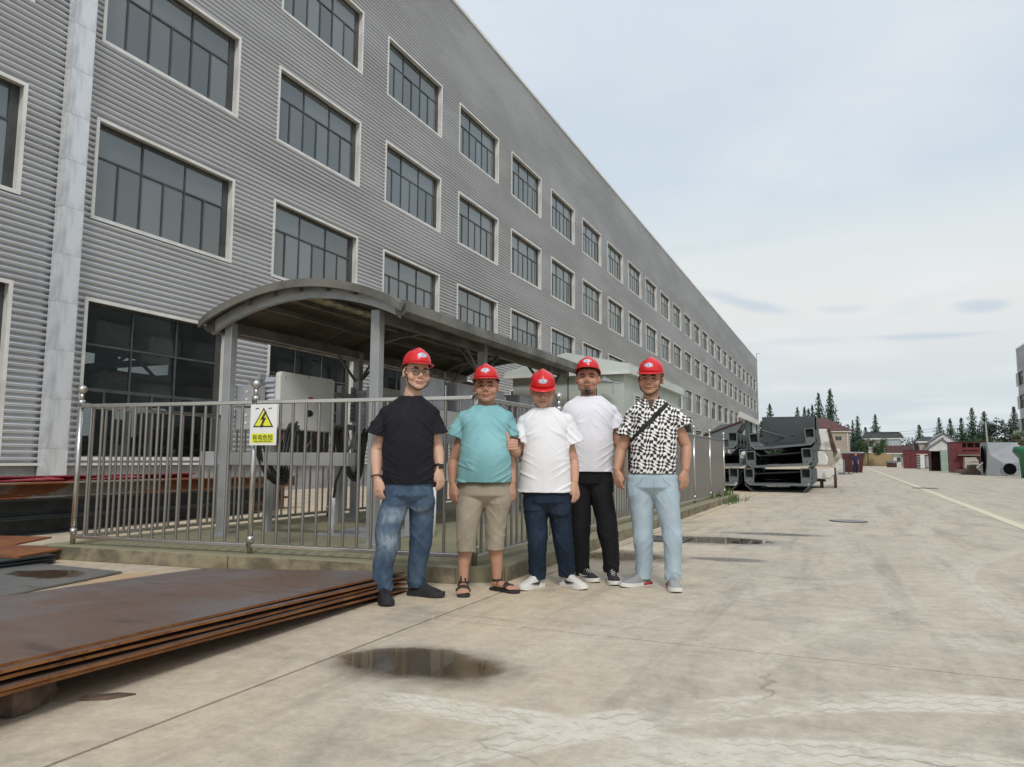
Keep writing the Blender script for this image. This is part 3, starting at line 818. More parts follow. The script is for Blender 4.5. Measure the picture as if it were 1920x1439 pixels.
# rolled edge along front arch and gutters along the eaves
mb = MB()
for i in range(NA):
    fa, fb = -.025 + 1.05 * i / NA, -.025 + 1.05 * (i + 1) / NA; xa, za = arch(fa, .02 - max(0, -fa, fa - 1) * 1.6); xb, zb = arch(fb, .02 - max(0, -fb, fb - 1) * 1.6)
    mb.add([K(xa, cyA - .02, za), K(xb, cyA - .02, zb), K(xb, cyA + .09, zb + .003), K(xa, cyA + .09, za + .003),
            K(xa, cyA - .02, za - .085), K(xb, cyA - .02, zb - .085), K(xb, cyA + .02, zb - .085), K(xa, cyA + .02, za - .085)],
           [(0, 1, 2, 3), (0, 4, 5, 1), (4, 7, 6, 5), (1, 5, 6, 2), (0, 3, 7, 4)])
mb.build('arch_trim', M['canopyedge'], can)
for x in (cx0, cx1):
    s_ = -1 if x == cx0 else 1
    for k in range(3):
        ya, yb_ = cyA + .095 + k * 2.03, cyA + .095 + (k + 1) * 2.03 - .012
        mb = MB(); mb.prism([K(x - s_ * .05, ya, 2.60), K(x + s_ * .07, ya, 2.585), K(x + s_ * .085, ya, 2.47), K(x + s_ * .03, ya, 2.43), K(x - s_ * .05, ya, 2.44)], (0, yb_ - ya, 0))
        mb.build('gutter', M['canopyedge'], can)

# --- inverters on a rail
rack = thing('equipment_rack', 'grey steel rack frame carrying the row of inverters under the canopy', 'rack', (-6.15, 6.5, PZ))
def Kr(x, y, z): return (x + 6.15, y - 6.5, z - PZ)
for y in (7.0, 8.35, 9.7, 11.0):
    mb = MB(); mb.b2(Kr(-6.34, y - .04, PZ), Kr(-6.26, y + .04, 2.0)); mb.build('upright', M['post'], rack)
for z in (1.42, 1.86):
    mb = MB(); mb.b2(Kr(-6.255, 6.55, z - .03), Kr(-6.215, 11.3, z + .03)); mb.build('crossbar', M['post'], rack)
def inverter(y, x=-6.02, z=1.33, label='', first=None):
    iv = thing('inverter', label, 'inverter', (x, y, z), group='inverters under the canopy')
    mb = MB(); w, h = 1.02, .68
    r = .05; pts = []
    for (cy_, cz_, a0) in ((w / 2 - r, h - r, 0), (-w / 2 + r, h - r, 90), (-w / 2 + r, r, 180), (w / 2 - r, r, 270)):
        for k in range(5): a = R(a0 + k * 22.5); pts.append((cy_ + r * math.cos(a), cz_ + r * math.sin(a)))
    mb.prism([(0, a, b_) for a, b_ in pts], (.075, 0, 0)); mb.build('front_cover', M['invfront'], iv, bevel=.014)
    mb = MB(); mb.b2((-.19, -w / 2 + .04, .05), (-.001, w / 2 - .04, h - .06)); mb.build('housing', M['invside'], iv, bevel=.01)
    for k in range(9):
        mb = MB(); mb.b2((-.17, -w / 2 + .015, .08 + k * .06), (-.03, -w / 2 + .039, .10 + k * .06)); mb.build('cooling_fin', M['invside'], iv)
    mb = MB()
    mb.b2((-.235, -w / 2 - .03, .17), (-.205, -w / 2 + .06, .66)); mb.build('mount_bracket', M['boxgrey'], iv)
    mb = MB()
    for k in range(7): mb.tube([(-.2052 + .002, -w / 2 - .0, .22 + k * .06), (-.2052 + .005, -w / 2 - .0, .22 + k * .06)], .013, 8)
    for k in range(7): mb.tube([(-.22, -w / 2 - .031, .22 + k * .06), (-.22, -w / 2 - .034, .22 + k * .06)], .011, 8)
    mb.build('bracket_hole', M['slot'], iv)
    mb = MB()
    for yy, zz in ((-.42, .62), (0, .65), (.42, .62), (-.46, .06), (.46, .06), (-.47, .34)): mb.tube([(.075, yy, zz), (.081, yy, zz)], .012, 8)
    mb.build('screw', M['boxgrey'], iv)
    mb = MB(); mb.ell((.078, .02, .215), (.006, .075, .042)); mb.build('indicator_window', M['black'], iv, smooth=True)
    mb = MB(); mb.b2((.0755, -.055, .30), (.0775, .095, .43)); mb.build('sticker', M['signw'], iv)
    mb = MB()
    for k in range(5): mb.b2((.0777, -.04 + .012 * (k % 2), .315 + .022 * k), (.0785, .07 - .01 * (k % 3), .321 + .022 * k))
    mb.b2((.0777, .0, .36), (.0783, .085, .42)); mb.build('sticker_print', M['red'], iv)
    mb = MB(); mb.b2((-.13, -w / 2 + .036, .30), (-.04, -w / 2 + .0395, .42)); mb.build('rating_plate', M['signw'], iv)
    return iv
inverter(7.24, label='white inverter nearest the front arch, right behind the warning sign, full cover in view')
inverter(9.05, label='second inverter along the back rack, half hidden by the front right canopy post')
inverter(10.45, label='third inverter along the back rack, behind the man in the black shirt')
# row on the inner rail, seen over the fence between the heads
t2 = thing('cable_tray', 'pale grey steel cable tray running level behind the fence under the inner inverters', 'cable tray', (-4.95, 8, PZ))
def Kt(x, y, z): return (x + 4.95, y - 8, z - PZ)
mb = MB(); mb.b2(Kt(-5.25, 7.7, 1.60), Kt(-4.72, 12.6, 1.63)); mb.b2(Kt(-4.74, 7.7, 1.36), Kt(-4.71, 12.6, 1.599)); mb.build('tray', M['invfront'], t2)
mb = MB(); mb.b2(Kt(-4.73, 7.7, 1.20), Kt(-4.70, 12.6, 1.32)); mb.build('lower_channel', M['post'], t2)
mb = MB(); mb.b2(Kt(-4.74, 7.7, .72), Kt(-4.71, 12.6, .95)); mb.build('side_plate', M['substn'], t2)
for y in (7.8, 9.4, 11.0, 12.5):
    mb = MB(); mb.b2(Kt(-4.86, y - .04, PZ), Kt(-4.78, y + .04, 1.6)); mb.build('leg', M['post'], t2)
labels4 = ['grey equipment box on the tray right beside the face with glasses', 'grey equipment box on the tray seen between the first and second helmets',
           'grey equipment box on the tray showing behind the second man\'s ear', 'last grey equipment box on the tray, next to the green cabin']
for k, y in enumerate((8.25, 9.15, 10.15, 11.3)):
    b_ = thing('junction_box', labels4[k], 'box', (-4.93, y, 1.63), group='grey boxes on the cable tray')
    mb = MB(); mb.b2((-.17, -.28, 0), (.14, .28, .42)); mb.build('body', M['boxgrey'], b_, bevel=.01)
    mb = MB(); mb.b2((.141, -.27, .01), (.165, .27, .41)); mb.build('cover', M['invside'], b_, bevel=.006)
    mb = MB(); mb.b2((.0, .281, .06), (.1, .32, .34)); mb.build('terminal_block', M['black'], b_)
    mb = MB(); mb.tube([(.15, .33, .1), (.15, .33, .34)], .012, 6); mb.build('handle', M['steel'], b_)
# small grey boxes by the left posts
bx_ = thing('junction_box', 'stack of two small grey junction boxes on the left canopy post', 'box', (-6.28, 6.62, 1.32))
for k in range(2):
    mb = MB(); mb.b2((-.13, -.1, .27 * k), (.13, .1, .27 * k + .245)); o = mb.build('body', M['boxgrey'], bx_, bevel=.008)
    mb = MB(); mb.tube([(.04, -.101, .27 * k + .08), (.04, -.106, .27 * k + .08)], .014, 8); mb.tube([(.04, -.101, .27 * k + .17), (.04, -.106, .27 * k + .17)], .014, 8); mb.build('screw', M['signw'], o)
tg = thing('cable_trunking', 'dark grey horizontal cable trunking below the first inverter', 'trunking', (-6.1, 7, .98))
mb = MB(); mb.b2((-.55, -.62, -.06), (1.4, -.50, .08)); mb.build('duct', M['plinth'], tg, bevel=.004)
mb = MB(); mb.b2((-.62, -.66, -.07), (-.4, -.47, .09)); mb.build('end_box', M['boxgrey'], tg, bevel=.004)
# hanging cable loops
def cables(name_lab, cx, cy, w, ztop, zbot, n, seed):
    t_ = thing('cable_loop', name_lab, 'cable', (cx, cy, zbot), group='black cable loops hanging below the inverters'); t_.rotation_euler = (0, 0, R(80))
    rr = random.Random(seed)
    for k in range(n):
        dx_, dy_, dz_ = rr.uniform(-.035, .035), rr.uniform(-.05, .05), rr.uniform(-.03, .06)
        pts = []
        for i in range(17):
            s_ = i / 16; a = PI * s_
            pts.append(Vector((-w / 2 * math.cos(a) + dx_, dy_ + .04 * math.sin(3 * a), (ztop - zbot) * (abs(math.cos(a)) ** 2.2) + dz_)))
        q = MB(); q.tube(pts, .018, 6); q.build('cable', M['rubber'], t_, smooth=True)
    return t_
cables('thick black cable loop hanging under the first inverter behind the sign', -5.80, 6.55, .48, 1.36, .74, 8, 1)
cables('black cable loop hanging behind the elbow of the man in the black shirt', -5.80, 8.0, .50, 1.36, .74, 8, 2)
t_ = thing('conduit', 'white plastic riser pipe with a black cable bundle entering it', 'pipe', (-5.35, 7.0, PZ))
mb = MB(); mb.tube([(0, 0, 0), (0, 0, .42)], .028, 10); mb.build('pipe', M['pvc'], t_, smooth=True)
rr = random.Random(5)
for k in range(4):
    q = MB(); o_ = rr.uniform(-.012, .012)
    q.tube([(o_, 0, .38), (o_ + .02, o_, .6), (.1 + o_, .05, .85), (.19 + o_, .1, 1.12), (.12, .2, 1.25)], .011, 6); q.build('cable', M['rubber'], t_, smooth=True)
t_ = thing('conduit', 'short white plastic riser pipe behind the leg of the man in shorts', 'pipe', (-4.25, 7.4, PZ))
mb = MB(); mb.tube([(0, 0, 0), (0, 0, .55)], .024, 10); mb.build('pipe', M['pvc'], t_, smooth=True)
q = MB(); q.tube([(0, 0, .5), (0, .02, .7), (-.1, .05, .95)], .016, 6); q.build('cable', M['rubber'], t_, smooth=True)
# loose wires under the inverters
wr = thing('wire_bundle', 'tangle of thin black and red wires under the inverter row', 'wires', (-6.0, 7.2, 1.3))
rr = random.Random(8)
for k in range(26):
    y0 = rr.uniform(-.35, 2.2); y1 = y0 + rr.uniform(-.25, .35)
    q = MB(); q.tube([(0, y0, .04), (rr.uniform(-.05, .08), (y0 + y1) / 2, -.12 - rr.random() * .12), (rr.uniform(-.06, .06), y1, -.28)], .005, 4)
    q.build('wire', M['redwire'] if k % 4 == 0 else M['rubber'], wr)
mh = thing('floor_plate', 'grey steel cover plate lying on the platform behind the fence', 'cover plate', (-5.0, 7.35, PZ))
mb = MB(); mb.b2((-.55, -.45, .002), (.55, .45, .02)); mb.build('plate', M['post'], mh)

# --- transformer cabin
cab = thing('transformer_cabin', 'pale grey-green metal transformer cabin with shallow gable roof and louvres', 'cabin', (-4.6, 12.9, PZ))
w0, w1, L0, L1, hh = -1.12, 1.06, 0, 4.8, 2.42
mb = MB(); mb.b2((w0, L0, 0), (w1, L1, hh)); mb.build('wall', M['substn'], cab)
mb = MB(); mb.prism([(w0 - .12, L0 - .12, hh), (w1 + .12, L0 - .12, hh + .0), (w1 + .12, L0 - .12, hh + .16), (-.0, L0 - .12, hh + .42), (w0 - .12, L0 - .12, hh + .10)], (0, L1 + .3, 0)); mb.build('roof', M['substn_roof'], cab)
mb = MB(); mb.b2((w0 - .14, L0 - .14, hh - .02), (w1 + .14, L0 - .1, hh + .03)); mb.build('eave_trim', M['trim'], cab)
for x in (-.55, 0, .55):
    mb = MB(); mb.b2((x - .008, L0 - .012, 0), (x + .008, L0 - .001, hh - .03)); mb.build('panel_joint', M['slot'], cab)
for y in (.9, 1.55):
    lv = MB(); lv.b2((w1 + .001, y - .2, 1.72), (w1 + .02, y + .2, 2.12)); o = lv.build('louvre', M['substn_roof'], cab)
    for k in range(7):
        q = MB(); q.b2((w1 + .021, y - .17, 1.75 + k * .05), (w1 + .028, y + .17, 1.775 + k * .05)); q.build('louvre_slot', M['slot'], o)
for y, l in ((.45, .7), (1.5, 1.0)):
    mb = MB(); mb.b2((w1 + .001, y - l / 2, 1.52), (w1 + .04, y + l / 2, 1.55)); mb.build('drip_bar', M['slot'], cab)
t_ = thing('awning_arm', 'short bracket arm with small cap sticking out beside the cabin front', 'bracket', (-3.65, 12.6, 1.6))
mb = MB(); mb.tube([(0, 0, .55), (.0, -.03, .75)], .012, 6); mb.tube([(-.22, 0, .80), (.12, 0, .745)], .012, 6); mb.prism([(-.22, -.05, .80), (.02, -.05, .76), (-.16, -.05, .87)], (0, .1, 0)); mb.build('arm', M['boxgrey'], t_)
t_ = thing('loudspeaker_box', 'small black box on a white stub behind the far end of the fence', 'box', (-3.45, 18.2, PZ))
mb = MB(); mb.b2((-.1, -.1, 1.55), (.1, .1, 1.92)); mb.build('body', M['black'], t_, bevel=.01)
mb = MB(); mb.tube([(0, 0, 0), (0, 0, 1.55)], .03, 8); mb.build('pole', M['pvc'], t_)
M['maroon'] = mat('maroon_paint', (.14, .022, .028), .55, var=.25, vs=1.5)
M['maroon_d'] = mat('dark_maroon_paint', (.07, .02, .02), .65, var=.35, vs=1.0)
t_ = thing('steel_bracket', 'small maroon steel bracket showing over the far end of the fence', 'steel part', (-4.3, 22.5, 0))
mb = MB(); mb.b2((-.45, -.3, 0), (.35, .3, 1.45)); mb.build('base', M['substn'], t_); mb = MB(); mb.b2((-.5, -.35, 1.6), (.6, .35, 1.72)); mb.b2((-.3, -.2, 1.45), (.2, .2, 1.6)); mb.build('cap', M['maroon_d'], t_)

# grass at the far corner of the platform
M['grass'] = mat('weed_leaf', (.07, .13, .03), .7, var=.4, vs=9)
mb = MB(); rr = random.Random(4)
for k in range(190):
    x = -2.62 + rr.gauss(0, .16); y = 19.0 + rr.gauss(0, .75); h = rr.uniform(.04, .26); a = rr.uniform(0, 6.28); w = .012
    z = 0 if x > -2.64 else PZ; dx_, dy_ = math.cos(a), math.sin(a); le = rr.uniform(0, .12)
    mb.add([(x - dy_ * w, y + dx_ * w, z), (x + dy_ * w, y - dx_ * w, z), (x + dx_ * le, y + dy_ * le, z + h)], [(0, 1, 2)])
tag(mb.build('weeds', M['grass']), 'green weeds growing from the joint at the far kerb end', kind='stuff', cat='weeds')

# ------------------------------------------------------------------ steel plates and beams, left
def rusty(name, a, b_, c_, vs=1.6, rough=.7, lo=.4, hi=.62):
    N = NT(name); p = N.p; pos = N.n('ShaderNodeNewGeometry').outputs['Position']
    f1 = N.noise(N.sc(pos, (1, .5, 1)), vs, 6, .65, .8); f2 = N.noise(N.sc(pos, (.6, 2.5, 1)), vs * 2.2, 5, .6, .5); f3 = N.noise(pos, 45, 4, .7)
    col = N.mix(N.mr(f1, lo, hi), a, b_); col = N.mix(N.math('MULTIPLY', N.mr(f2, .55, .72), .8), col, c_)
    col = N.mix(.3, col, N.mix(f3, (.2, .2, .2), (.8, .8, .8)), 'OVERLAY')
    N.l(col, p.inputs['Base Color']); N.l(N.mr(f2, .3, .7, rough - .2, rough + .1), p.inputs['Roughness'])
    N.l(N.bump(f3, .15, .004), p.inputs['Normal']); p.inputs['Metallic'].default_value = .15
    return N.m
M['plate'] = rusty('mill_scale_plate', (.175, .145, .142), (.165, .105, .080), (.085, .062, .056), 1.1, .5)
M['rustedge'] = rusty('orange_rust', (.20, .075, .025), (.29, .125, .038), (.08, .035, .018), 6, .85)
M['rustplate'] = rusty('red_rust_plate', (.20, .065, .03), (.28, .11, .04), (.11, .05, .03), 2.5, .8)
M['redprimer'] = rusty('red_primer_steel', (.30, .022, .035), (.32, .03, .04), (.34, .32, .31), 1.8, .6)
M['rustweb'] = rusty('rust_and_grey_web', (.27, .10, .035), (.30, .27, .22), (.20, .055, .025), 1.3, .7, .46, .5)
M['darksteel'] = mat('dark_mill_steel', (.035, .042, .045), .5, metal=.2, var=.35, vs=2)
M['greyplate'] = rusty('dull_grey_plate', (.17, .165, .16), (.20, .19, .18), (.12, .11, .10), 1.4, .45)
M['stone'] = mat('rough_stone', (.12, .082, .06), .95, var=.4, vs=6, bump=1.0, bs=18)

plates = [  # z at left end, z at right end, shift of the road edge, shift of the right end
    (.243, .148, .00, .0), (.222, .128, .035, .02), (.196, .098, .02, .05), (.170, .068, .045, -.03), (.146, .034, .03, .03)]
PT = ['topmost wide purple-brown steel plate, its whole face in view', 'second steel plate down, orange rusty edge just under the top one', 'middle plate of the rusty stack with a dark gap above it',
      'fourth steel plate down in the rusty stack', 'bottom steel plate of the stack, resting on the stone']
for i, (zl, zr, dx_, dyr) in enumerate(plates):
    mb = MB(); ny = 28; th = .013
    yl = -1.9 + .1 * i
    top = []
    for j in range(ny + 1):
        s_ = j / ny
        xr = -2.63 - .44 * s_ + dx_; yr = yl + (4.92 + dyr - yl) * s_
        xl_ = -4.12 - .45 * s_ + dx_ * .5; yl2 = yl + (4.40 + dyr - yl) * s_
        sag = zl + (zr - zl) * max(0, (yr - 1.8) / 3.1) ** 1.0 + .005 * math.sin(s_ * 9 + i * 2)
        top.append(((xl_, yl2, sag - .006), (xr, yr, sag)))
    vs = []
    for a, b_ in top: vs += [a, b_, (a[0], a[1], a[2] - th), (b_[0], b_[1], b_[2] - th)]
    for j in range(ny):
        o = 4 * j
        for f, mi in (((o, o + 1, o + 5, o + 4), 0), ((o + 2, o + 6, o + 7, o + 3), 1), ((o + 1, o + 3, o + 7, o + 5), 1), ((o, o + 4, o + 6, o + 2), 1)):
            mb.f.append(f); mb.mi.append(mi)
    o = 4 * ny; mb.f.append((o, o + 1, o + 3, o + 2)); mb.mi.append(1); mb.f.append((0, 2, 3, 1)); mb.mi.append(1); mb.v = vs
    ob = mb.build('steel_plate', [M['plate'], M['rustedge']]); tag(ob, PT[i], 'steel plate', 'rusty steel plates stacked in the foreground')
def rockmesh(r, seed, sub=3, amp=.22):
    bm = bmesh.new(); bmesh.ops.create_cube(bm, size=1.6); bmesh.ops.subdivide_edges(bm, edges=bm.edges, cuts=7, use_grid_fill=True)
    for v in bm.verts:
        n = v.co.normalized(); q = v.co.lerp(n, .35)
        k = 1 + amp * noise.noise(q * 1.1 + Vector((seed, 0, 0))) + .09 * noise.noise(q * 3.1 + Vector((0, seed, 0)))
        v.co = Vector((q.x * r[0] * k, q.y * r[1] * k, q.z * r[2] * k))
    me = bpy.data.meshes.new('rock'); bm.to_mesh(me); bm.free(); me.materials.append(M['stone']); return me
o = link('stone_block', rockmesh((.10, .13, .080), 2), None, (-3.03, 2.0, .070)); o.rotation_euler = (0, 0, .2); tag(o, 'rough brown stone block propping up the near end of the rusty plates', 'stone')
for (x, y, zt, l) in ((-3.6, 3.3, .085, 'timber bearer under the middle of the rusty plates'), (-3.9, .2, .12, 'timber bearer under the left end of the rusty plates')):
    mb = MB(); mb.b2((-.5, -.05, 0), (.35, .05, zt)); tag(mb.build('timber_bearer', M['stone'], loc=(x, y, 0)), l, 'timber')
mb = MB(); mb.prism([(-.09, -.01, 0), (.02, -.035, 0), (.12, .0, 0), (.05, .03, 0), (-.07, .02, 0)], (0, 0, .009)); o = mb.build('rust_flake', M['stone'], loc=(-2.85, 2.24, .002)); o.rotation_euler = (.02, .03, .8); tag(o, 'thin flake of rusty scrap lying on the concrete by the stone', 'scrap')
# flat plate on the ground
mb = MB(); mb.prism([(-5.72, 4.60, .006), (-6.9, 4.62, .006), (-7.2, 4.0, .006), (-5.9, 2.6, .006), (-5.45, 3.3, .006)], (0, 0, .012)); tag(mb.build('steel_sheet', M['greyplate']), 'flat dull grey steel sheet on the ground with a puddle on it', 'steel sheet')
puddle(-6.15, 4.22, .42, .24, .0195)
for k, (x, y, z, r_, l) in enumerate(((-7.55, 4.62, .10, .08, 'lower small red-rust plate on black sheets at the left edge'), (-8.6, 5.15, .10, .2, 'upper small orange-rust plate behind the black bundle'))):
    mb = MB(); mb.b2((-.62, -.42, 0), (.62, .22, .018)); o = mb.build('rust_plate', M['rustplate'], loc=(x, y, z)); o.rotation_euler = (.01, .02, .25 + r_); tag(o, l, 'steel plate', 'small rusty plates at the left edge')
bb = thing('sheet_bundle', 'black crumpled bundle of thin sheets under the small rusty plate', 'bundle', (-7.35, 4.45, 0))
rr = random.Random(11)
for k in range(6):
    mb = MB(); n = 10
    for i in range(n + 1):
        x = -.6 + 1.15 * i / n; z = .012 + k * .0145 + rr.uniform(-.004, .004)
        mb.v += [(x, -.33 + .03 * math.sin(i + k), z), (x, .3, z + .004)]
    mb.f = [(2 * i, 2 * i + 2, 2 * i + 3, 2 * i + 1) for i in range(n)]; mb.mi = [0] * n
    o = mb.build('sheet', M['darksteel'], bb); s_ = o.modifiers.new('t', 'SOLIDIFY'); s_.thickness = .006
# beams along the hall
def ibeam(h, b_, L, tf=.018, tw=.012):
    q = MB(); q.b2((-b_ / 2, 0, 0), (b_ / 2, L, tf)); q.b2((-b_ / 2, 0, h - tf), (b_ / 2, L, h)); q.b2((-tw / 2, 0, tf), (tw / 2, L, h - tf)); return q
def beam(x0, y0, x1, y1, z, h, b_, mt, lab, flip=0):
    L = math.hypot(x1 - x0, y1 - y0); q = ibeam(h, b_, L); o = q.build('steel_beam', mt, loc=(x0, y0, z)); o.rotation_euler = (0, flip, math.atan2(-(x1 - x0), y1 - y0)); tag(o, lab, 'steel beam', 'steel beams stacked along the hall')
    return o
def bmats(a, b_): return [a, b_]
beam(-8.95, -3, -9.85, 10.6, .0, .22, .26, M['darksteel'], 'lowest dark steel beam on the ground in front of the stack')
beam(-8.98, -3, -9.88, 10.9, .225, .23, .24, M['darksteel'], 'second dark steel beam up with a tan flange')
beam(-9.25, -3, -10.05, 11.9, .46, .20, .24, M['rustweb'], 'patchy orange and grey steel beam upper in front')
beam(-9.75, -3, -10.5, 9.7, .42, .31, .24, M['redprimer'], 'red primer-coated beam at the back of the stack')
beam(-9.7, -3, -10.45, 9.4, .0, .41, .3, M['darksteel'], 'dark steel beam under the red one at the back')
beam(-9.42, -3, -10.3, 11.9, .0, .22, .24, M['rustweb'], 'rust-brown beam on the ground behind the front one')
beam(-9.44, -3, -10.3, 11.9, .225, .23, .22, M['rustweb'], 'rust-brown middle beam behind the front ones')
rr = random.Random(2)
for k, (x, y, l) in enumerate(((-9.33, 6.0, 'bent piece of red flange lying on the beams at the left edge'), (-9.45, 7.3, 'second bent piece of red flange lying on the beams'))):
    mb = MB(); mb.prism([(-.09, -.55, 0), (.06, -.5, .015), (.08, .5, .03), (-.1, .45, .05)], (0, 0, .012)); o = mb.build('flange_offcut', M['redprimer'], loc=(x, y, .675)); tag(o, l, 'steel scrap')

# drain grate and covers
M['iron'] = mat('cast_iron', (.09, .085, .08), .6, metal=.3, var=.2)
dg_ = thing('drain_grate', 'iron drain grate in the wet patch behind the last two men', 'drain', (-2.1, 9.5, 0))
mb = MB(); mb.b2((-.3, -.3, .004), (.3, -.26, .02)); mb.b2((-.3, .26, .004), (.3, .3, .02)); mb.b2((-.3, -.259, .004), (-.26, .259, .02)); mb.b2((.26, -.259, .004), (.3, .259, .02)); mb.build('frame', M['iron'], dg_)
for k in range(8):
    mb = MB(); x = -.22 + k * .063; mb.b2((x - .014, -.258, .005), (x + .014, .258, .018)); mb.build('bar', M['steelbar'], dg_)
for (x, y, r_, m_, l) in ((.05, 13.8, .25, 'greyplate', 'pale round manhole cover in the middle of the yard'), (2.84, 32.4, .4, 'iron', 'dark round manhole cover right beyond the line')):
    t_ = thing('manhole_cover', l, 'manhole', (x, y, 0)); mb = MB(); mb.tube([(0, 0, .004), (0, 0, .014)], r_, 28); mb.build('lid', M[m_], t_)
    mb = MB(); mb.tube([(0, 0, .003), (0, 0, .008)], r_ + .05, 28); mb.build('rim', M['iron'], t_)
# ------------------------------------------------------------------ stacked troughs and machines down the yard
M['trough'] = mat('dark_grey_primer', (.055, .068, .072), .5, var=.15, vs=.8)
M['troughedge'] = mat('grey_primer_edge', (.125, .145, .148), .5, var=.12, vs=2)
M['oldwhite'] = mat('peeling_white_paint', (.80, .80, .76), .6, var=.1, vs=1.6, col2=(.42, .41, .37), lo=.52, hi=.62)
M['oldrust'] = mat('brown_rust', (.085, .048, .032), .8, var=.4, vs=4)
M['greypnt'] = mat('blue_grey_paint', (.34, .36, .39), .45, var=.06, vs=1)
M['greydk'] = mat('grey_cabinet_paint', (.16, .175, .18), .5, var=.1)
M['palegreen'] = mat('pale_green_paint', (.30, .42, .36), .5, var=.1, vs=1)
M['bingreen'] = mat('green_tank_paint', (.03, .17, .09), .4, var=.1, vs=1)
M['hole'] = mat('hole_shade_black', (.008, .008, .009), .95, spec=.0)  # black tone standing in for the shade inside the hopper openings
M['beige'] = mat('beige_machine_paint', (.42, .39, .33), .55, var=.12)
M['brown'] = mat('brown_primer', (.13, .085, .075), .7, var=.25)
M['yellowwall'] = mat('stained_yellow_wall', (.52, .40, .21), .85, var=.15, vs=.35, col2=(.38, .28, .14), stretch=(1, 1, .35))

def trough(x, y, z, lab, grp, tilt=0, L=5.0, back=False):
    t = thing('steel_trough', lab, 'steel trough', (x, y, z), group=grp); t.rotation_euler = (0, tilt, 0)
    o_ = [(-1.02, .72), (-1.02, .36), (-.80, .02), (.80, .02), (1.02, .36), (1.02, .72)]
    i_ = [(.97, .72), (.97, .38), (.78, .30), (-.78, .30), (-.97, .38), (-.97, .72)]
    # side walls and floor as plates
    q = MB(); q.b2((-.80, 0, .27), (.80, L, .30)); q.build('floor_plate', M['trough'], t)
    for s in (-1, 1):
        q = MB(); q.prism([(s * .80, 0, .30), (s * .80, 0, .27), (s * 1.02, 0, .50), (s * 1.02, 0, .74), (s * .98, 0, .74), (s * .98, 0, .52)], (0, L, 0)); q.build('side_plate', M['trough'], t)
        q = MB(); q.prism([(s * .72, .02, .0), (s * .76, .02, .0), (s * 1.0, .02, .22), (s * 1.0, .02, .40), (s * .96, .02, .40), (s * .96, .02, .25)], (0, L - .04, 0)); q.build('lower_chine', M['trough'], t)
        # square flange box at the rim: four strips round a dark sheet that stands in for the shade inside
        for (a, b_, c, d_) in ((-.15, .07, .11, .22), (-.15, -.11, -.15 + .04, .0), ):
            pass
        x0 = s * .86
        q = MB(); w = .15
        q.b2((x0 - w, -.02, .44), (x0 + w, .26, .475)); q.b2((x0 - w, -.02, .735), (x0 + w, .26, .77)); q.b2((x0 - w, -.02, .476), (x0 - w + .035, .26, .734)); q.b2((x0 + w - .035, -.02, .476), (x0 + w, .26, .734))
        o = q.build('flange_box', M['troughedge'], t)
        q = MB(); q.b2((x0 - w + .036, .2, .477), (x0 + w - .036, .22, .733)); q.build('flange_shade', M['slot'], o)
        q = MB(); q.prism([(x0 - s * .15, -.015, .438), (x0 + s * .15, -.015, .438), (x0 + s * .15, -.015, .36), (x0 - s * .0, -.015, .22), (x0 - s * .15, -.015, .22)], (0, .02, 0)); o = q.build('gusset', M['troughedge'], t)
        q = MB(); q.tube([(x0 - s * .02, -.016, .34), (x0 - s * .02, -.024, .34)], .022, 8); q.build('bolt_hole', M['slot'], o)
    q = MB(); q.b2((-.72, -.01, .215), (.72, .06, .285)); q.build('front_lip', M['troughedge'], t)
    for k in range(5):
        y_ = .5 + k * .95
        q = MB(); q.prism([(-.74, y_, -.0), (.74, y_, .0), (1.06, y_, .3), (1.06, y_, .70), (1.03, y_, .70), (1.03, y_, .31), (.72, y_, .04), (-.72, y_, .04), (-1.03, y_, .31), (-1.03, y_, .70), (-1.06, y_, .70), (-1.06, y_, .3)], (0, .06, 0))
        q.build('rib', M['troughedge'], t)
    q = MB(); q.b2((-.96, L - .5, .305), (.96, L - .46, .70)); q.build('end_plate', M['trough'], t)
    return t
trough(-1.93, 25.3, .0, 'bottom dark grey trough of the right stack, resting on the ground', 'troughs of the right stack', -.01)
trough(-1.86, 25.45, .60, 'middle dark grey trough of the right stack', 'troughs of the right stack', -.055)
trough(-1.74, 25.6, 1.22, 'top dark grey trough of the right stack, tilted, carrying the big plate box', 'troughs of the right stack', -.09)
trough(-4.18, 25.6, .0, 'bottom dark grey trough of the left stack behind the fence end', 'troughs of the left stack')
trough(-3.85, 25.8, .60, 'middle dark grey trough of the left stack behind the fence end', 'troughs of the left stack', -.02)
trough(-4.22, 26.0, 1.18, 'top dark grey trough of the left stack behind the fence end', 'troughs of the left stack', -.02)
t = thing('steel_hopper', 'big dark grey plate box sitting on top of the right trough stack', 'steel box', (-1.6, 26.4, 1.62))
q = MB(); q.b2((-.85, 0, 0), (.85, .04, .86)); q.build('front_plate', M['trough'], t)
q = MB(); q.prism([(.85, 0, 0), (.85, 0, .86), (.88, 1.6, .70), (.88, 1.6, 0)], (-.04, 0, 0)); q.b2((-.85, .041, 0), (-.81, 1.6, .7)); q.build('side_plate', M['trough'], t)
q = MB(); q.b2((-.80, .05, .8), (.80, 1.6, .84)); q.build('top_plate', M['troughedge'], t)
q = MB(); q.tube([(.05, -.004, .22), (.12, -.004, .26), (.18, -.004, .2)], .02, 6); q.build('lifting_hole', M['slot'], t)
t = thing('steel_angle', 'long thin grey steel angle lying aslant in the top trough', 'steel angle', (-2.4, 25.7, 1.95))
q = MB(); q.tube([(0, 0, .05), (1.1, 1.2, -.30)], .03, 4); q.build('bar', M['troughedge'], t)
t = thing('sheet_metal_box', 'small slanted grey and maroon sheet box on the left trough stack', 'steel box', (-4.1, 27.5, 1.75))
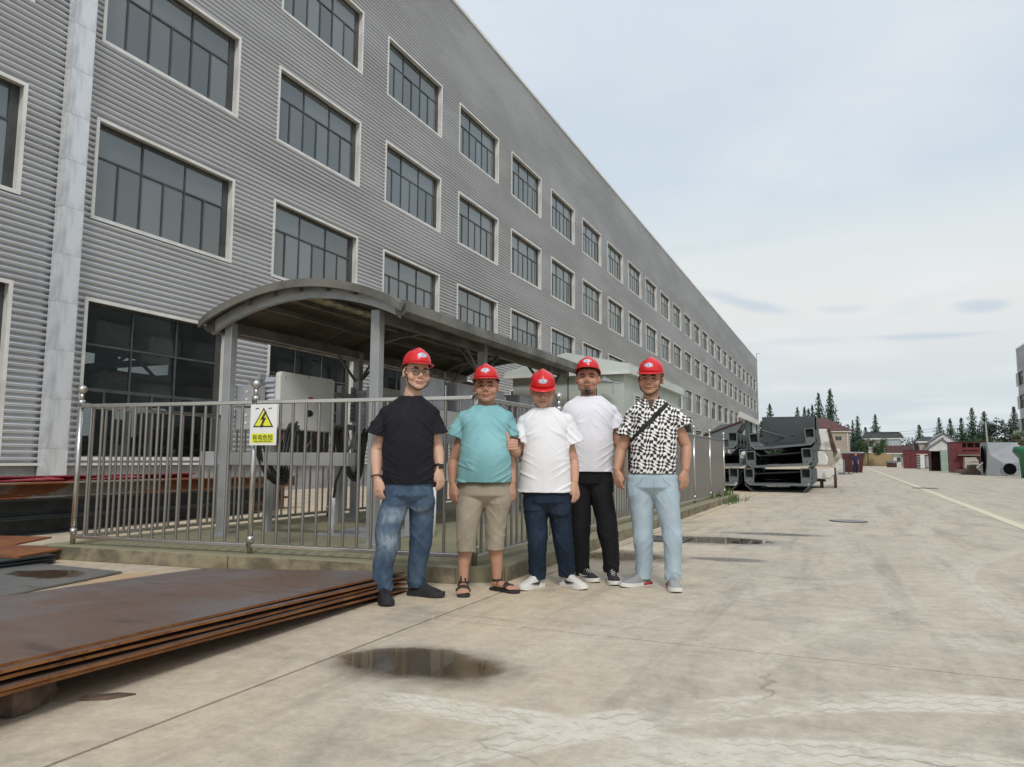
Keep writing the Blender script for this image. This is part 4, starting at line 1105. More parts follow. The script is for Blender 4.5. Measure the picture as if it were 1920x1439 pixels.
q = MB(); q.prism([(-.9, 0, 0), (.5, 0, 0), (.9, 0, .62), (.1, 0, .55), (-.55, 0, .1)], (0, 1.6, 0)); q.build('body', M['greydk'], t)
q = MB(); q.prism([(-.5, -.03, .12), (.9, -.03, .64), (.9, -.03, .70), (-.5, -.03, .18)], (0, .05, 0)); q.build('edge', M['maroon_d'], t)
t = thing('vent_cap', 'small round white cap resting between the two trough stacks', 'cap', (-2.98, 25.9, 1.1))
q = MB(); q.ell((0, 0, .12), (.16, .16, .12)); q.b2((-.15, -.1, -.2), (.13, .1, .1)); q.build('cap', M['oldwhite'], t, smooth=True)

# old white machine
t = thing('old_machine', 'old white machine with peeling paint, leaning rusty rear panel and spoked wheel', 'machine', (-1.2, 30.5, 0))
q = MB(); q.prism([(-.9, 0, 1.42), (.86, 0, 1.42), (.72, 0, 2.22), (-.9, 0, 2.22)], (0, 2.2, 0)); q.build('cab_body', M['oldwhite'], t, bevel=.03)
q = MB(); q.prism([(.725, -.05, 2.24), (.80, -.05, 2.24), (1.02, -.05, 1.36), (.87, -.05, 1.36)], (0, 2.3, 0)); q.build('rear_edge', M['oldrust'], t)
q = MB(); q.prism([(-.9, -.3, .85), (.66, -.3, .85), (.72, -.3, 1.1), (.6, -.3, 1.38), (-.9, -.3, 1.40)], (0, 2.4, 0)); q.build('hood', M['oldwhite'], t, bevel=.05)
q = MB(); q.b2((-.8, -.36, 1.17), (.3, -.31, 1.21)); q.b2((-.8, -.36, .95), (.1, -.31, 1.04)); q.build('hood_slot', M['slot'], t)
q = MB(); q.b2((-.8, -.2, .28), (.55, 2.2, .62)); q.build('underframe', M['black'], t)
q = MB(); q.prism([(-.8, -.5, .36), (.75, -.5, .34), (.9, -.5, .5), (.9, -.5, .75), (-.8, -.5, .5)], (0, .25, 0)); q.build('fender', M['oldwhite'], t, bevel=.03)
for x in (-.6, .45):
    q = MB(); q.b2((x - .06, -.1, 0), (x + .06, .1, .3)); q.build('leg', M['oldrust'], t)
q = MB(); q.b2((-.8, -.15, .24), (.6, -.05, .30)); q.build('step_rail', M['oldrust'], t)
for yy in (.4, 1.7):
    w = MB(); ring = []
    for i in range(25):
        a = 2 * PI * i / 24; ring.append((.92, yy + .36 * math.cos(a), .37 + .36 * math.sin(a)))
    w.tube(ring, .045, 8, caps=False); o = w.build('wheel', M['oldrust'], t, smooth=True)
    for k in range(6):
        a = PI * k / 6; s = MB(); s.tube([(.92, yy - .34 * math.cos(a), .37 - .34 * math.sin(a)), (.92, yy + .34 * math.cos(a), .37 + .34 * math.sin(a))], .016, 5); s.build('spoke', M['oldrust'], o)
q = MB(); q.b2((.86, 2.0, 1.15), (1.12, 2.5, 1.5)); q.b2((.9, 2.2, .55), (1.2, 2.8, 1.12)); q.tube([(.9, 2.3, 1.5), (.9, 2.3, 1.7)], .05, 8); q.build('pump_body', M['oldwhite'], t, bevel=.05)
q = MB(); q.tube([(.75, .9, .9), (.95, .9, .75), (.98, .9, .3)], .025, 8); q.build('pipe', M['oldwhite'], t, smooth=True)

t = thing('grey_cabinet', 'small grey cabinet standing behind the white machine', 'cabinet', (-.1, 62, 0))
q = MB(); q.b2((-.25, 0, 0), (.25, .5, 1.14)); q.build('body', M['greydk'], t); q = MB(); q.b2((-.2, -.02, .1), (.2, -.001, 1.05)); q.build('door', M['greydk'], t)
t = thing('steel_stand', 'thin maroon steel stand with round foot beside the grey cabinet', 'stand', (.42, 64, 0))
q = MB(); q.tube([(0, 0, 0), (0, 0, .06)], .25, 14); q.tube([(0, 0, .06), (0, 0, 1.2)], .03, 6); q.b2((-.2, -.03, .6), (.2, .03, .66)); q.b2((-.3, -.03, 1.05), (.3, .03, 1.13)); q.b2((-.28, -.02, .66), (-.24, .02, 1.05)); q.b2((.24, -.02, .66), (.28, .02, 1.05)); q.build('frame', M['maroon_d'], t)
def hopper(lab, x0, x1, y, z, taper, m1, rim, depth=2.0):
    t = thing('skip_container', lab, 'container', ((x0 + x1) / 2, y, 0)); h = (x1 - x0) / 2
    q = MB(); vs = [(-h + taper, 0, .05), (h - taper, 0, .05), (h - taper, depth, .05), (-h + taper, depth, .05), (-h, 0, z), (h, 0, z), (h, depth, z), (-h, depth, z)]
    q.add(vs, [(0, 1, 2, 3), (0, 1, 5, 4), (1, 2, 6, 5), (2, 3, 7, 6), (3, 0, 4, 7)]); o = q.build('body', m1, t); s = o.modifiers.new('t', 'SOLIDIFY'); s.thickness = .05; s.offset = 1
    q = MB(); q.b2((-h - .05, -.06, z - .03), (h + .05, .0, z + .1)); q.b2((-h - .05, depth, z - .03), (h + .05, depth + .06, z + .1)); q.build('rim', rim, t)
    for k in range(4):
        x = -h + .25 + (2 * h - .5) * k / 3; q = MB(); q.b2((x - .04, -.07, .1), (x + .04, -.002, z - .04)); q.build('stiffener', m1, t)
    return t
hopper('open maroon steel skip with grey rim left of the walking person', -.06, 1.78, 75, 1.78, .2, M['maroon_d'], M['greypnt'])
# yellow wall and low sheds
t = thing('boundary_wall', 'stained yellow boundary wall closing the far end of the yard', 'wall', (8.5, 188, 0))
for k in range(5):
    q = MB(); q.b2((-9.5 + k * 3, 0, 0), (-9.5 + k * 3 + 2.97, .25, 2.85)); q.build('wall_panel', M['yellowwall'], t)
q = MB(); q.b2((-9.6, -.06, 2.851), (5.5, .3, 2.98)); q.build('coping', M['beige'], t)
t = thing('car_wreck', 'low dark brown scrap heap at the foot of the yellow wall', 'scrap heap', (8.05, 150, 0))
t['label'] = 'low dark brown scrap frame standing at the foot of the yellow wall'; t.name = 'scrap_frame'; t['category'] = 'scrap'
q = MB(); q.b2((-.8, 0, 0), (.8, 1, .8)); q.build('frame', M['maroon_d'], t); q = MB(); q.prism([(-1, -.1, .8), (1, -.1, .85), (.7, -.1, 1.2), (-.2, -.1, 1.05), (-.9, -.1, 1.25)], (0, 1, 0)); q.build('top', M['greydk'], t)
M['whitewall'] = mat('white_rendered_wall', (.68, .68, .66), .8, var=.1, vs=.6)
M['blacktile'] = mat('dark_roof_tile', (.055, .058, .06), .8, var=.25, vs=1.5)
M['redtile'] = mat('maroon_roof_tile', (.115, .052, .045), .75, var=.2, vs=1.0)
M['beigewall'] = mat('beige_rendered_wall', (.42, .365, .30), .85, var=.08, vs=.4)
M['winglass'] = mat('dark_house_window', (.05, .06, .065), .25)
M['bluewin'] = mat('pale_blue_window', (.40, .47, .50), .3)
M['shedroof'] = mat('maroon_sheet_roof', (.12, .06, .065), .55, var=.12)
t = thing('gate_shed', 'white gatehouse with wide maroon fascia at the far right end of the yellow wall', 'shed', (12, 180, 0))
q = MB(); q.b2((-3.2, -.6, 2.86), (3.3, 4, 4.46)); q.build('roof', M['shedroof'], t)
q = MB(); q.b2((-3.3, -.7, 2.66), (3.3, 4, 2.855)); q.build('eave', M['whitewall'], t)
q = MB(); q.b2((-2.0, 0, 0), (3.2, 4, 2.65)); q.build('wall', M['whitewall'], t)
q = MB(); q.b2((-1.3, -.06, 1.0), (-.6, -.001, 1.9)); q.build('window', M['winglass'], t); q = MB(); q.b2((-.45, -.08, 0), (-.25, -.001, 2.6)); q.build('door_post', M['greydk'], t)

def rbox(nm, lab, cat, x0, x1, y, z, d, m1, extra=None):
    t = thing(nm, lab, cat, ((x0 + x1) / 2, y, 0)); h = (x1 - x0) / 2
    return t, h
t, h = rbox('steel_container', 'far maroon steel container in front of the gatehouse', 'container', 8.41, 11.65, 125, 2.68, 3, None)
q = MB(); q.b2((-h, 0, .05), (h, 3, 2.62)); q.build('body', M['maroon'], t); q = MB(); q.b2((-h - .05, -.05, 2.621), (h + .05, 3, 2.74)); q.build('top_rail', M['maroon_d'], t)
for k in range(5):
    x = -h + .06 + (2 * h - .12) * k / 4; q = MB(); q.b2((x - .06, -.06, .06), (x + .06, -.002, 2.6)); q.build('post', M['maroon'], t)
t, h = rbox('white_machine', 'white and grey ribbed machine between two maroon containers', 'machine', 8.64, 10.15, 108, 2, 1, None)
q = MB(); q.b2((-.35, 0, .2), (.15, .8, 1.9)); q.build('panel', M['oldwhite'], t); q = MB(); q.b2((.3, .1, .3), (.72, .8, 1.7)); q.build('rear_panel', M['greypnt'], t)
q = MB(); q.b2((-.7, .1, .1), (-.36, .7, 1.8)); q.b2((.16, .1, .1), (.29, .7, 1.8)); q.build('frame', M['greydk'], t)
q = MB(); q.b2((-.7, -.05, 1.91), (.5, .8, 2.0)); q.build('top', M['oldwhite'], t)
for k in range(5):
    q = MB(); q.tube([(-.72, -.02, .3 + .33 * k), (-.42, -.02, .3 + .33 * k)], .06, 8); q.build('roller', M['greypnt'], t)
t, h = rbox('steel_container', 'open dark maroon steel box with black mouth beside the pale green panel', 'container', 8.88, 10.0, 94, 2.1, 2, None)
q = MB(); q.b2((-h, 0, .05), (-h + .08, 2, 2.15)); q.b2((h - .08, 0, .05), (h, 2, 2.15)); q.b2((-h, 0, 2.151), (h, 2, 2.22)); q.b2((-h, 0, .0), (h, 2, .049)); q.b2((-h + .081, 1.9, .05), (h - .081, 2, 2.15)); q.build('body', M['maroon_d'], t)
t, h = rbox('steel_panel_box', 'pale green steel door panel box standing beside the open maroon box', 'panel', 9.5, 10.45, 90, 2.27, 1, None)
for k in range(3):
    q = MB(); q.b2((-h + .02, 0, .08 + k * .73), (h, .7, .08 + k * .73 + .70)); q.build('panel', M['palegreen'], t)
q = MB(); q.b2((-h - .02, -.03, .05), (-h + .06, .7, 2.3)); q.b2((-h + .4, -.02, .05), (-h + .44, -.001, 2.27)); q.build('stile', M['palegreen'], t)
t, h = rbox('steel_container', 'large near maroon steel container with slatted open upper side', 'container', 9.26, 11.95, 80, 2.87, 2.5, None)
q = MB(); q.b2((-h, 0, .05), (-h + .95, 2.5, 2.78)); q.build('body', M['maroon'], t)
q = MB(); q.b2((-h + .951, 1.6, .05), (h, 1.7, 2.78)); q.build('back_plate', M['maroon_d'], t)
q = MB(); q.b2((-h - .03, -.03, 2.781), (h, 2.5, 2.88)); q.build('top_rail', M['maroon_d'], t)
q = MB(); q.b2((-h + .951, .02, 1.72), (h, .08, 2.0)); q.b2((-h + .951, .02, 2.1), (h, .08, 2.35)); q.build('side_rail', M['maroon'], t)
for x in (-h + 1.3, -h + 1.9, h - .05):
    q = MB(); q.b2((x - .05, .09, 1.6), (x + .05, .2, 2.78)); q.build('post', M['maroon'], t)
q = MB(); q.b2((-h + .5, -.6, 1.62), (h, .01, 1.68)); q.build('shelf', M['beige'], t)
for x in (-h + 1.02, h - .4): 
    q = MB(); q.b2((x - .05, -.55, .05), (x + .05, -.45, 1.62)); q.build('shelf_leg', M['oldrust'], t)
t = thing('beige_machine', 'beige slotted machine housing under the shelf of the maroon container', 'machine', (10.6, 78, 0))
q = MB(); q.prism([(-.55, 0, .45), (.55, 0, .45), (.55, 0, 1.1), (.35, 0, 1.43), (-.5, 0, 1.43)], (0, 1, 0)); q.build('housing', M['beige'], t)
q = MB(); q.b2((-.1, -.02, 1.0), (.5, -.001, 1.05)); q.b2((-.1, -.02, .6), (.1, -.001, .8)); q.b2((.16, -.02, .6), (.36, -.001, .8)); q.build('slot', M['slot'], t)
q = MB(); q.b2((-.5, .1, 0), (.5, .9, .449)); q.build('base', M['brown'], t)
t = thing('steel_trough', 'brown steel trough lying on the ground in front of the maroon container', 'steel trough', (9.1, 69, 0))
q = MB(); q.prism([(-.9, 0, .22), (-.9, 0, .5), (-.6, 0, .38), (.1, 0, .42), (.15, 0, .78), (.95, 0, .78), (.95, 0, .0), (-.2, 0, .0)], (0, 1.6, 0)); q.build('body', M['brown'], t)
q = MB(); q.b2((-.95, -.04, .2), (-.82, .0, .55)); q.build('end_flange', M['maroon'], t)
t = thing('bent_sheet', 'bent white metal sheet leaning on the mouth of the grey hopper', 'metal sheet', (9.7, 67, 0))
q = MB(); pts = [(.30, 1.17), (-.33, .60), (-.28, .5), (.0, .25), (.12, .0), (.30, .03)]
q.prism([(a, 0, b_) for a, b_ in pts], (0, .03, 0)); q.build('sheet', M['oldwhite'], t)
q = MB(); q.prism([(.30, -.02, 1.17), (-.33, -.02, .60), (-.3, -.35, .58), (.33, -.3, 1.12)], (0, 0, .02)); q.build('fold', M['oldwhite'], t)
# grey transition hopper: rectangular mouth left, round hole front
t = thing('grey_hopper', 'large blue-grey faceted steel hopper on its side with a round black opening', 'hopper', (11.0, 66, 0))
q = MB(); vs = [(-1.1, 0, -.0), (.95, -.1, 0), (1.0, 0, 2.5), (-.95, 0, 2.5), (-1.15, 2.2, 0), (1.1, 2.4, 0), (1.1, 2.4, 2.5), (-1.1, 2.2, 2.5), (-.85, -.12, 1.6), (-.1, -.55, .95), (.9, -.6, 1.05), (-.1, -.6, .02), (.9, -.6, .02)]
q.add(vs, [(0, 8, 9, 11), (11, 9, 10, 12), (3, 2, 10, 9, 8), (0, 3, 8), (2, 6, 5, 1), (3, 7, 6, 2), (0, 4, 7, 3), (1, 5, 4, 0, 11, 12), (12, 10, 2, 1), (4, 5, 6, 7)]); q.build('shell', M['greypnt'], t)
q = MB(); ring = [(.28 + .46 * math.cos(2 * PI * i / 28), -.64, .50 + .46 * math.sin(2 * PI * i / 28)) for i in range(29)]
q.tube(ring, .035, 6, caps=False); q.build('round_flange', M['greypnt'], t); q = MB(); q.tube([(.28, -.612, .50), (.28, -.63, .50)], .44, 28); q.build('opening', M['hole'], t)  # closed black disc, the inner shade put into its colour
q = MB(); vs = []
for i in range(24):
    a = 2 * PI * i / 24; vs.append((-1.16 - .02, .9 + .85 * math.cos(a), 1.2 + 1.05 * math.sin(a)))
q.prism(vs, (.02, 0, 0)); q.build('side_opening', M['hole'], t)  # black oval on the shell, coloured as the shade within
for z in (.25, .6, .85):
    q = MB(); q.tube([(.85, -.7, z), (1.35, -.7, z)], .03, 6); q.build('rung', M['greypnt'], t)
# green tank with flared rim
t = thing('green_tank', 'green round steel tank with flared rim at the right edge of the yard', 'tank', (11.1, 57, 0))
q = MB(); secs = [(0, 0, .02, .66, .66), (0, 0, .8, .70, .70), (0, 0, 1.25, .74, .74), (0, 0, 1.5, .92, .92), (0, 0, 1.66, 1.06, 1.06), (0, 0, 2.0, 1.0, 1.0), (0, 0, 2.03, .9, .9)]
q.rings(secs, 36); q.build('shell', M['bingreen'], t, smooth=True)
for k in range(6):
    a = R(200 + k * 25); q = MB(); q.tube([(.70 * math.cos(a), .70 * math.sin(a), .05), (.73 * math.cos(a), .73 * math.sin(a), 1.2)], .025, 5); q.build('weld_rib', M['bingreen'], t)
# brick pillar with creeper
t = thing('gate_pillar', 'brown pillar with pale creeper on top behind the green tank', 'pillar', (11.55, 62, 0))
q = MB(); q.b2((-.16, -.16, 0), (.16, .16, 2.5)); q.build('shaft', M['brown'], t); q = MB(); q.b2((-.6, -.3, 2.501), (.6, .3, 2.62)); q.build('cap', M['oldrust'], t)

# ------------------------------------------------------------------ leafy things
def leafmat(nm, a, b_):
    N = NT(nm); pos = N.n('ShaderNodeNewGeometry').outputs['Position']
    col = N.mix(N.mr(N.noise(pos, .9, 5, .7), .35, .65), a, b_); N.l(col, N.p.inputs['Base Color']); N.p.inputs['Roughness'].default_value = .75; N.p.inputs['Specular IOR Level'].default_value = .2
    return N.m
M['conifer'] = leafmat('conifer_foliage', (.035, .075, .052), (.085, .135, .075))
M['broad'] = leafmat('broadleaf_foliage', (.040, .075, .035), (.095, .135, .060))
M['darkbroad'] = leafmat('dark_broadleaf_foliage', (.028, .048, .040), (.06, .085, .062))
M['pale_leaf'] = leafmat('pale_creeper_leaf', (.16, .22, .12), (.34, .38, .28))
M['bark'] = mat('tree_bark', (.09, .07, .055), .9, var=.3)
def conifer_mesh(seed, dens=1.0):
    rr = random.Random(seed); mb = MB(); H = 1.0
    lv = 30
    for i in range(lv):
        t = i / (lv - 1); z = .10 + .88 * t; rad = (1 - t) ** .82 * .5 * (.78 + .45 * rr.random()) + .012
        nbr = int((4 + 9 * (1 - t)) * dens); a0 = rr.random() * 6.28
        for k in range(nbr):
            a = a0 + 2 * PI * k / nbr + rr.uniform(-.25, .25); L = rad * rr.uniform(.65, 1.18)
            steps = max(2, int(L / .05))
            for s in range(steps):
                u = (s + .6) / steps * L; zz = z + .035 * math.sin(u / max(L, .01) * 2.2) - .10 * u
                for q in range(4):
                    c = Vector((math.cos(a) * u + rr.gauss(0, .018), math.sin(a) * u + rr.gauss(0, .018), zz + rr.gauss(0, .011)))
                    e1 = Vector((rr.gauss(0, 1), rr.gauss(0, 1), rr.gauss(0, .5))).normalized() * .026; e2 = Vector((rr.gauss(0, 1), rr.gauss(0, 1), rr.gauss(0, .5))).normalized() * .017
                    mb.add([c - e1 - e2, c + e1 - e2 * .3, c + e2, c - e1 * .4 + e2], [(0, 1, 2, 3)])
    me = mb.mesh('crown'); me.materials.append(M['conifer']); return me
def blob_crown(seed, n=1500, mt='broad', lobes=9, sx=.5, sz=.42, ls=.03):
    rr = random.Random(seed); mb = MB(); L = []
    for k in range(lobes):
        L.append((Vector((rr.uniform(-.3, .3), rr.uniform(-.3, .3), .55 + rr.uniform(-.25, .28))), rr.uniform(.14, .26)))
    for i in range(n):
        c0, r_ = L[rr.randrange(lobes)]; d = Vector((rr.gauss(0, 1), rr.gauss(0, 1), rr.gauss(0, 1))).normalized() * r_ * rr.uniform(.55, 1.12)
        c = c0 + d; e1 = Vector((rr.gauss(0, 1), rr.gauss(0, 1), rr.gauss(0, 1))).normalized() * ls; e2 = Vector((rr.gauss(0, 1), rr.gauss(0, 1), rr.gauss(0, 1))).normalized() * ls * .7
        mb.add([c - e1 - e2, c + e1 - e2 * .3, c + e2, c - e1 * .4 + e2], [(0, 1, 2, 3)])
    me = mb.mesh('crown'); me.materials.append(M[mt]); return me
tk = MB(); tk.tube([(0, 0, 0), (0, 0, .5), (0, 0, .96)], [.022, .014, .003], 7)
for k in range(8):
    a = k * 2.4; tk.tube([(0, 0, .2 + k * .08), (math.cos(a) * .14, math.sin(a) * .14, .23 + k * .08)], [.006, .002], 4)
tkm = tk.mesh('trunk'); tkm.materials.append(M['bark'])
CON = [conifer_mesh(s) for s in (1, 2, 3, 4)]
def conifer(x, y, H, w, v, lab):
    t = thing('conifer_tree', lab, 'conifer tree', (x, y, 0), random.Random(int(x * 7)).uniform(0, 6), 'conifers beyond the yard')
    t.scale = (w, w, H); link('trunk', tkm, t); link('crown', CON[v % 4], t)
rows = [(-17.0, 205, 15.4, 4.2, 'dark conifer left end of the row, beside the factory corner'),
        (-19.4, 208, 11.3, 4.6, 'low dark conifer half hidden by the factory corner'),
        (-10.3, 205, 14.4, 3.6, 'first of three close dark conifers above the big plate box'),
        (-8.6, 206, 14.6, 3.2, 'second of three close dark conifers above the big plate box'),
        (-7.6, 204, 14.0, 3.0, 'third of three close dark conifers above the big plate box'),
        (-12.2, 210, 11.6, 2.0, 'small conifer tip between the leftmost ones'),
        (-4.95, 200, 17.4, 4.0, 'tall conifer left of the tallest one above the maroon roof'),
        (-2.35, 202, 18.5, 4.4, 'tallest conifer right above the maroon roof'),
        (-6.6, 203, 14.8, 3.0, 'slim conifer left of the two tall ones'),
        (3.75, 205, 12.0, 2.6, 'narrow conifer just right of the beige house'),
        (2.6, 205, 11.0, 2.0, 'small conifer touching the beige house corner'),
        (5.5, 205, 9.3, 3.2, 'short conifer left of the white tiled house'),
        (8.05, 212, 12.7, 3.2, 'cone-shaped conifer rising behind the white tiled house'),
        (17.3, 205, 9.7, 3.0, 'single conifer right of the leaning pole'),
        (21.6, 205, 11.3, 3.0, 'rounded conifer left behind the white gables'),
        (23.9, 205, 11.1, 3.2, 'second conifer behind the white gables'),
        (26.2, 205, 11.2, 3.2, 'third conifer right of the white gables'),
        (28.5, 205, 13.5, 3.3, 'tallest thin conifer of the right-hand row'),
        (30.9, 205, 12.5, 3.9, 'conifer directly behind the concrete pole'),
        (36.9, 205, 13.6, 3.8, 'last conifer, beside the right-hand factory')]
for i, (x, y, H, w, l) in enumerate(rows): conifer(x, y, H, w * 1.9, i, l)
BR = {}
def broad(x, y, H, w, mt, lab, seed, nm='broadleaf_tree', cat='tree'):
    k = (seed, mt)
    if k not in BR: BR[k] = blob_crown(seed, 1700, mt)
    t = thing(nm, lab, cat, (x, y, 0), seed, 'leafy trees beyond the yard'); t.scale = (w, w, H); link('trunk', tkm, t); link('crown', BR[k], t)
broad(34.0, 200, 11.2, 9.5, 'darkbroad', 'broad dark round tree right of the concrete pole', 1)
broad(5.2, 185, 7.2, 6.0, 'broad', 'leafy tree between the beige and the white house', 2)
broad(3.1, 185, 6.0, 4.2, 'darkbroad', 'dark bushy tree against the beige house wall', 3)
broad(8.4, 192, 6.6, 4.2, 'broad', 'green tree in front of the white tiled house', 4)
broad(14.9, 196, 6.4, 5.0, 'darkbroad', 'bushy tree left of the white gables', 5)
broad(29.5, 195, 7.4, 8.0, 'broad', 'lighter green shrubby tree at the foot of the right conifer row', 6)
broad(39.0, 198, 9.0, 7.0, 'broad', 'green tree at the foot of the last conifer', 7)
broad(-20.5, 200, 9.0, 6.0, 'darkbroad', 'dark leafy tree at the factory corner', 8)
broad(-13.5, 206, 9.4, 6.0, 'darkbroad', 'dark leafy tree behind the trough stacks', 9)
broad(24.5, 198, 6.5, 8.0, 'broad', 'low green trees behind the maroon container', 6)
broad(-.3, 200, 10.0, 7.0, 'darkbroad', 'dark tree filling the gap behind the maroon roof', 3)
cr_ = blob_crown(21, 900, 'pale_leaf', 7, ls=.05); o = link('creeper', cr_, None, (11.55, 62, 2.15)); o.scale = (1.6, 1.2, 1.05); tag(o, 'pale leafy creeper heaped on the pillar by the green tank', 'creeper')
# a far belt of trees closing the horizon
mb = MB(); rr = random.Random(77)
for i in range(9000):
    x = rr.uniform(-140, 190); hh = 5.5 + 2.2 * noise.noise(Vector((x * .05, 0, 3))) + 1.2 * noise.noise(Vector((x * .3, 0, 5)))
    z = hh * rr.random() ** .7; c = Vector((x, 262 + rr.uniform(-5, 5), z)); e1 = Vector((rr.gauss(0, 1), rr.gauss(0, 1), rr.gauss(0, 1))).normalized() * .75; e2 = Vector((rr.gauss(0, 1), rr.gauss(0, 1), rr.gauss(0, 1))).normalized() * .6
    mb.add([c - e1 - e2, c + e1 - e2, c + e1 + e2, c - e1 + e2], [(0, 1, 2, 3)])
tag(mb.build('distant_trees', M['darkbroad']), 'far low belt of trees along the horizon', kind='stuff', cat='trees')

# ------------------------------------------------------------------ houses
def hroof(mb, w0, w1, d0, d1, z, h, over=.5, hip=0):
    a, b_, c, d_ = w0 - over, w1 + over, d0 - over, d1 + over; cy = (c + d_) / 2
    if hip: mb.add([(a, c, z), (b_, c, z), (b_, d_, z), (a, d_, z), (a + hip, cy, z + h), (b_ - hip, cy, z + h), (a, c, z - .15), (b_, c, z - .15), (b_, d_, z - .15), (a, d_, z - .15)], [(0, 1, 5, 4), (1, 2, 5), (2, 3, 4, 5), (3, 0, 4), (6, 9, 8, 7), (0, 6, 7, 1), (1, 7, 8, 2), (2, 8, 9, 3), (3, 9, 6, 0)])
    return mb
t = thing('beige_house', 'two-storey beige house with maroon hip roof and one small window', 'house', (-3.4, 150, 0))
q = MB(); q.b2((-5, 0, 0), (4.75, 8, 6.45)); q.build('wall', M['beigewall'], t)
q = MB(); hroof(q, -5, 4.75, 0, 8, 6.75, 2.5, .35, 4.3); q.build('roof', M['redtile'], t)
q = MB(); q.b2((-5.3, -.32, 6.42), (5.05, 8.3, 6.6)); q.build('eave', M['whitewall'], t)
q = MB(); q.b2((2.35, -.03, 4.9), (3.35, -.001, 5.6)); o = q.build('window', M['winglass'], t); q = MB(); q.b2((2.2, -.07, 5.6), (3.5, -.031, 5.72)); q.b2((2.83, -.05, 4.9), (2.87, -.031, 5.6)); q.build('window_frame', M['beige'], o)
q = MB(); q.b2((4.3, -.1, 0), (4.42, -.002, 6.4)); q.build('downpipe', M['whitewall'], t)
t = thing('white_house', 'white two-storey house with long black tiled roof and glazed balcony', 'house', (9, 200, 0))
q = MB(); q.b2((-3.9, 0, 0), (3.9, 8, 6.3)); q.build('wall', M['whitewall'], t)
q = MB(); q.prism([(-4.6, -.8, 6.65), (4.6, -.8, 6.65), (3.9, -.0, 8.0), (-3.6, -.0, 8.0)], (0, 8, 0)); q.build('roof', M['blacktile'], t)
q = MB(); q.b2((-4.4, -1.0, 6.3), (4.4, 0, 6.62)); q.build('eave', M['whitewall'], t)
q = MB(); q.b2((-3.4, -.2, 8.0), (3.6, .1, 8.15)); q.build('ridge', M['blacktile'], t)
q = MB(); q.b2((.7, -.9, 4.5), (4.0, -.02, 6.1)); o = q.build('balcony_glazing', M['bluewin'], t)
for k in range(6):
    s = MB(); x = .7 + 3.25 * k / 5; s.b2((x - .04, -.95, 4.5), (x + .04, -.901, 6.1)); s.build('mullion', M['whitewall'], o)
q = MB(); q.b2((-.4, -.05, 4.6), (.3, -.01, 6.1)); q.build('door', M['winglass'], t)
q = MB(); q.b2((.7, -.95, 3.2), (4.0, -.02, 4.4)); q.build('balcony', M['whitewall'], t)
for (x, z) in ((-2.6, 4.6), (2.2, 1.2), (-2.6, 1.2)):
    q = MB(); q.b2((x - .5, -.04, z), (x + .5, -.001, z + 1.3)); q.build('window', M['winglass'], t)
t = thing('gable_house', 'white gable-ended house with grey roof and a small dark vent', 'house', (18.6, 172, 0))
def gable(x0, x1, z0, zp, y, d, par, mt=M['whitewall'], rt=M['greydk']):
    xm = (x0 + x1) / 2
    q = MB(); q.prism([(x0, y, 0), (x1, y, 0), (x1, y, z0), (xm, y, zp), (x0, y, z0)], (0, d, 0)); q.build('wall', mt, par)
    q = MB(); e = .35; sl_ = (zp - z0) / (xm - x0); 
    q.prism([(x0 - e, y - .3, z0 - e * sl_ + .02), (xm, y - .3, zp + .02), (xm, y - .3, zp + .24), (x0 - e, y - .3, z0 - e * sl_ + .24)], (0, d + .6, 0)); q.prism([(x1 + e, y - .3, z0 - e * sl_ + .02), (xm, y - .3, zp + .02), (xm, y - .3, zp + .24), (x1 + e, y - .3, z0 - e * sl_ + .24)], (0, d + .6, 0)); q.build('roof', rt, par)
gable(-2.2, 2.8, 5.0, 6.8, 1.5, 8, t)
q = MB(); q.b2((-.1, 1.44, 5.4), (.3, 1.499, 5.9)); q.build('vent', M['winglass'], t)
gable(-3.4, 2.6, 3.2, 5.4, -2.5, 3.9, t)
t = thing('tiled_pavilion', 'small dark-roofed building with white eave left of the gables', 'house', (16.3, 178, 0))
q = MB(); q.b2((-1.4, 0, 0), (1.6, 4, 5.0)); q.build('wall', M['beige'], t); q = MB(); q.b2((-1.8, -.4, 5.0), (2.0, 4.2, 5.35)); q.build('eave', M['whitewall'], t)
q = MB(); hroof(q, -1.4, 1.6, 0, 4, 5.5, .85, .3, 1.0); q.build('roof', M['blacktile'], t)
t = thing('low_white_roof', 'low white flat roof in front of the gables', 'shed', (15.2, 165, 0))
q = MB(); q.b2((-1.3, 0, 2.95), (1.3, 3, 3.3)); q.build('roof', M['whitewall'], t); q = MB(); q.b2((-1.1, .2, 0), (1.1, 2.8, 2.95)); q.build('wall', M['beige'], t)
t = thing('roof_far', 'distant white flat-roofed building between dark trees above the grey hopper', 'house', (34.5, 190, 0)); t.name = 'distant_house'
q = MB(); q.b2((-3, 0, 0), (3, 5, 4.2)); q.build('wall', M['whitewall'], t); q = MB(); q.b2((-2.2, -.1, 4.2), (2.6, 5, 4.75)); q.build('roof', M['whitewall'], t)
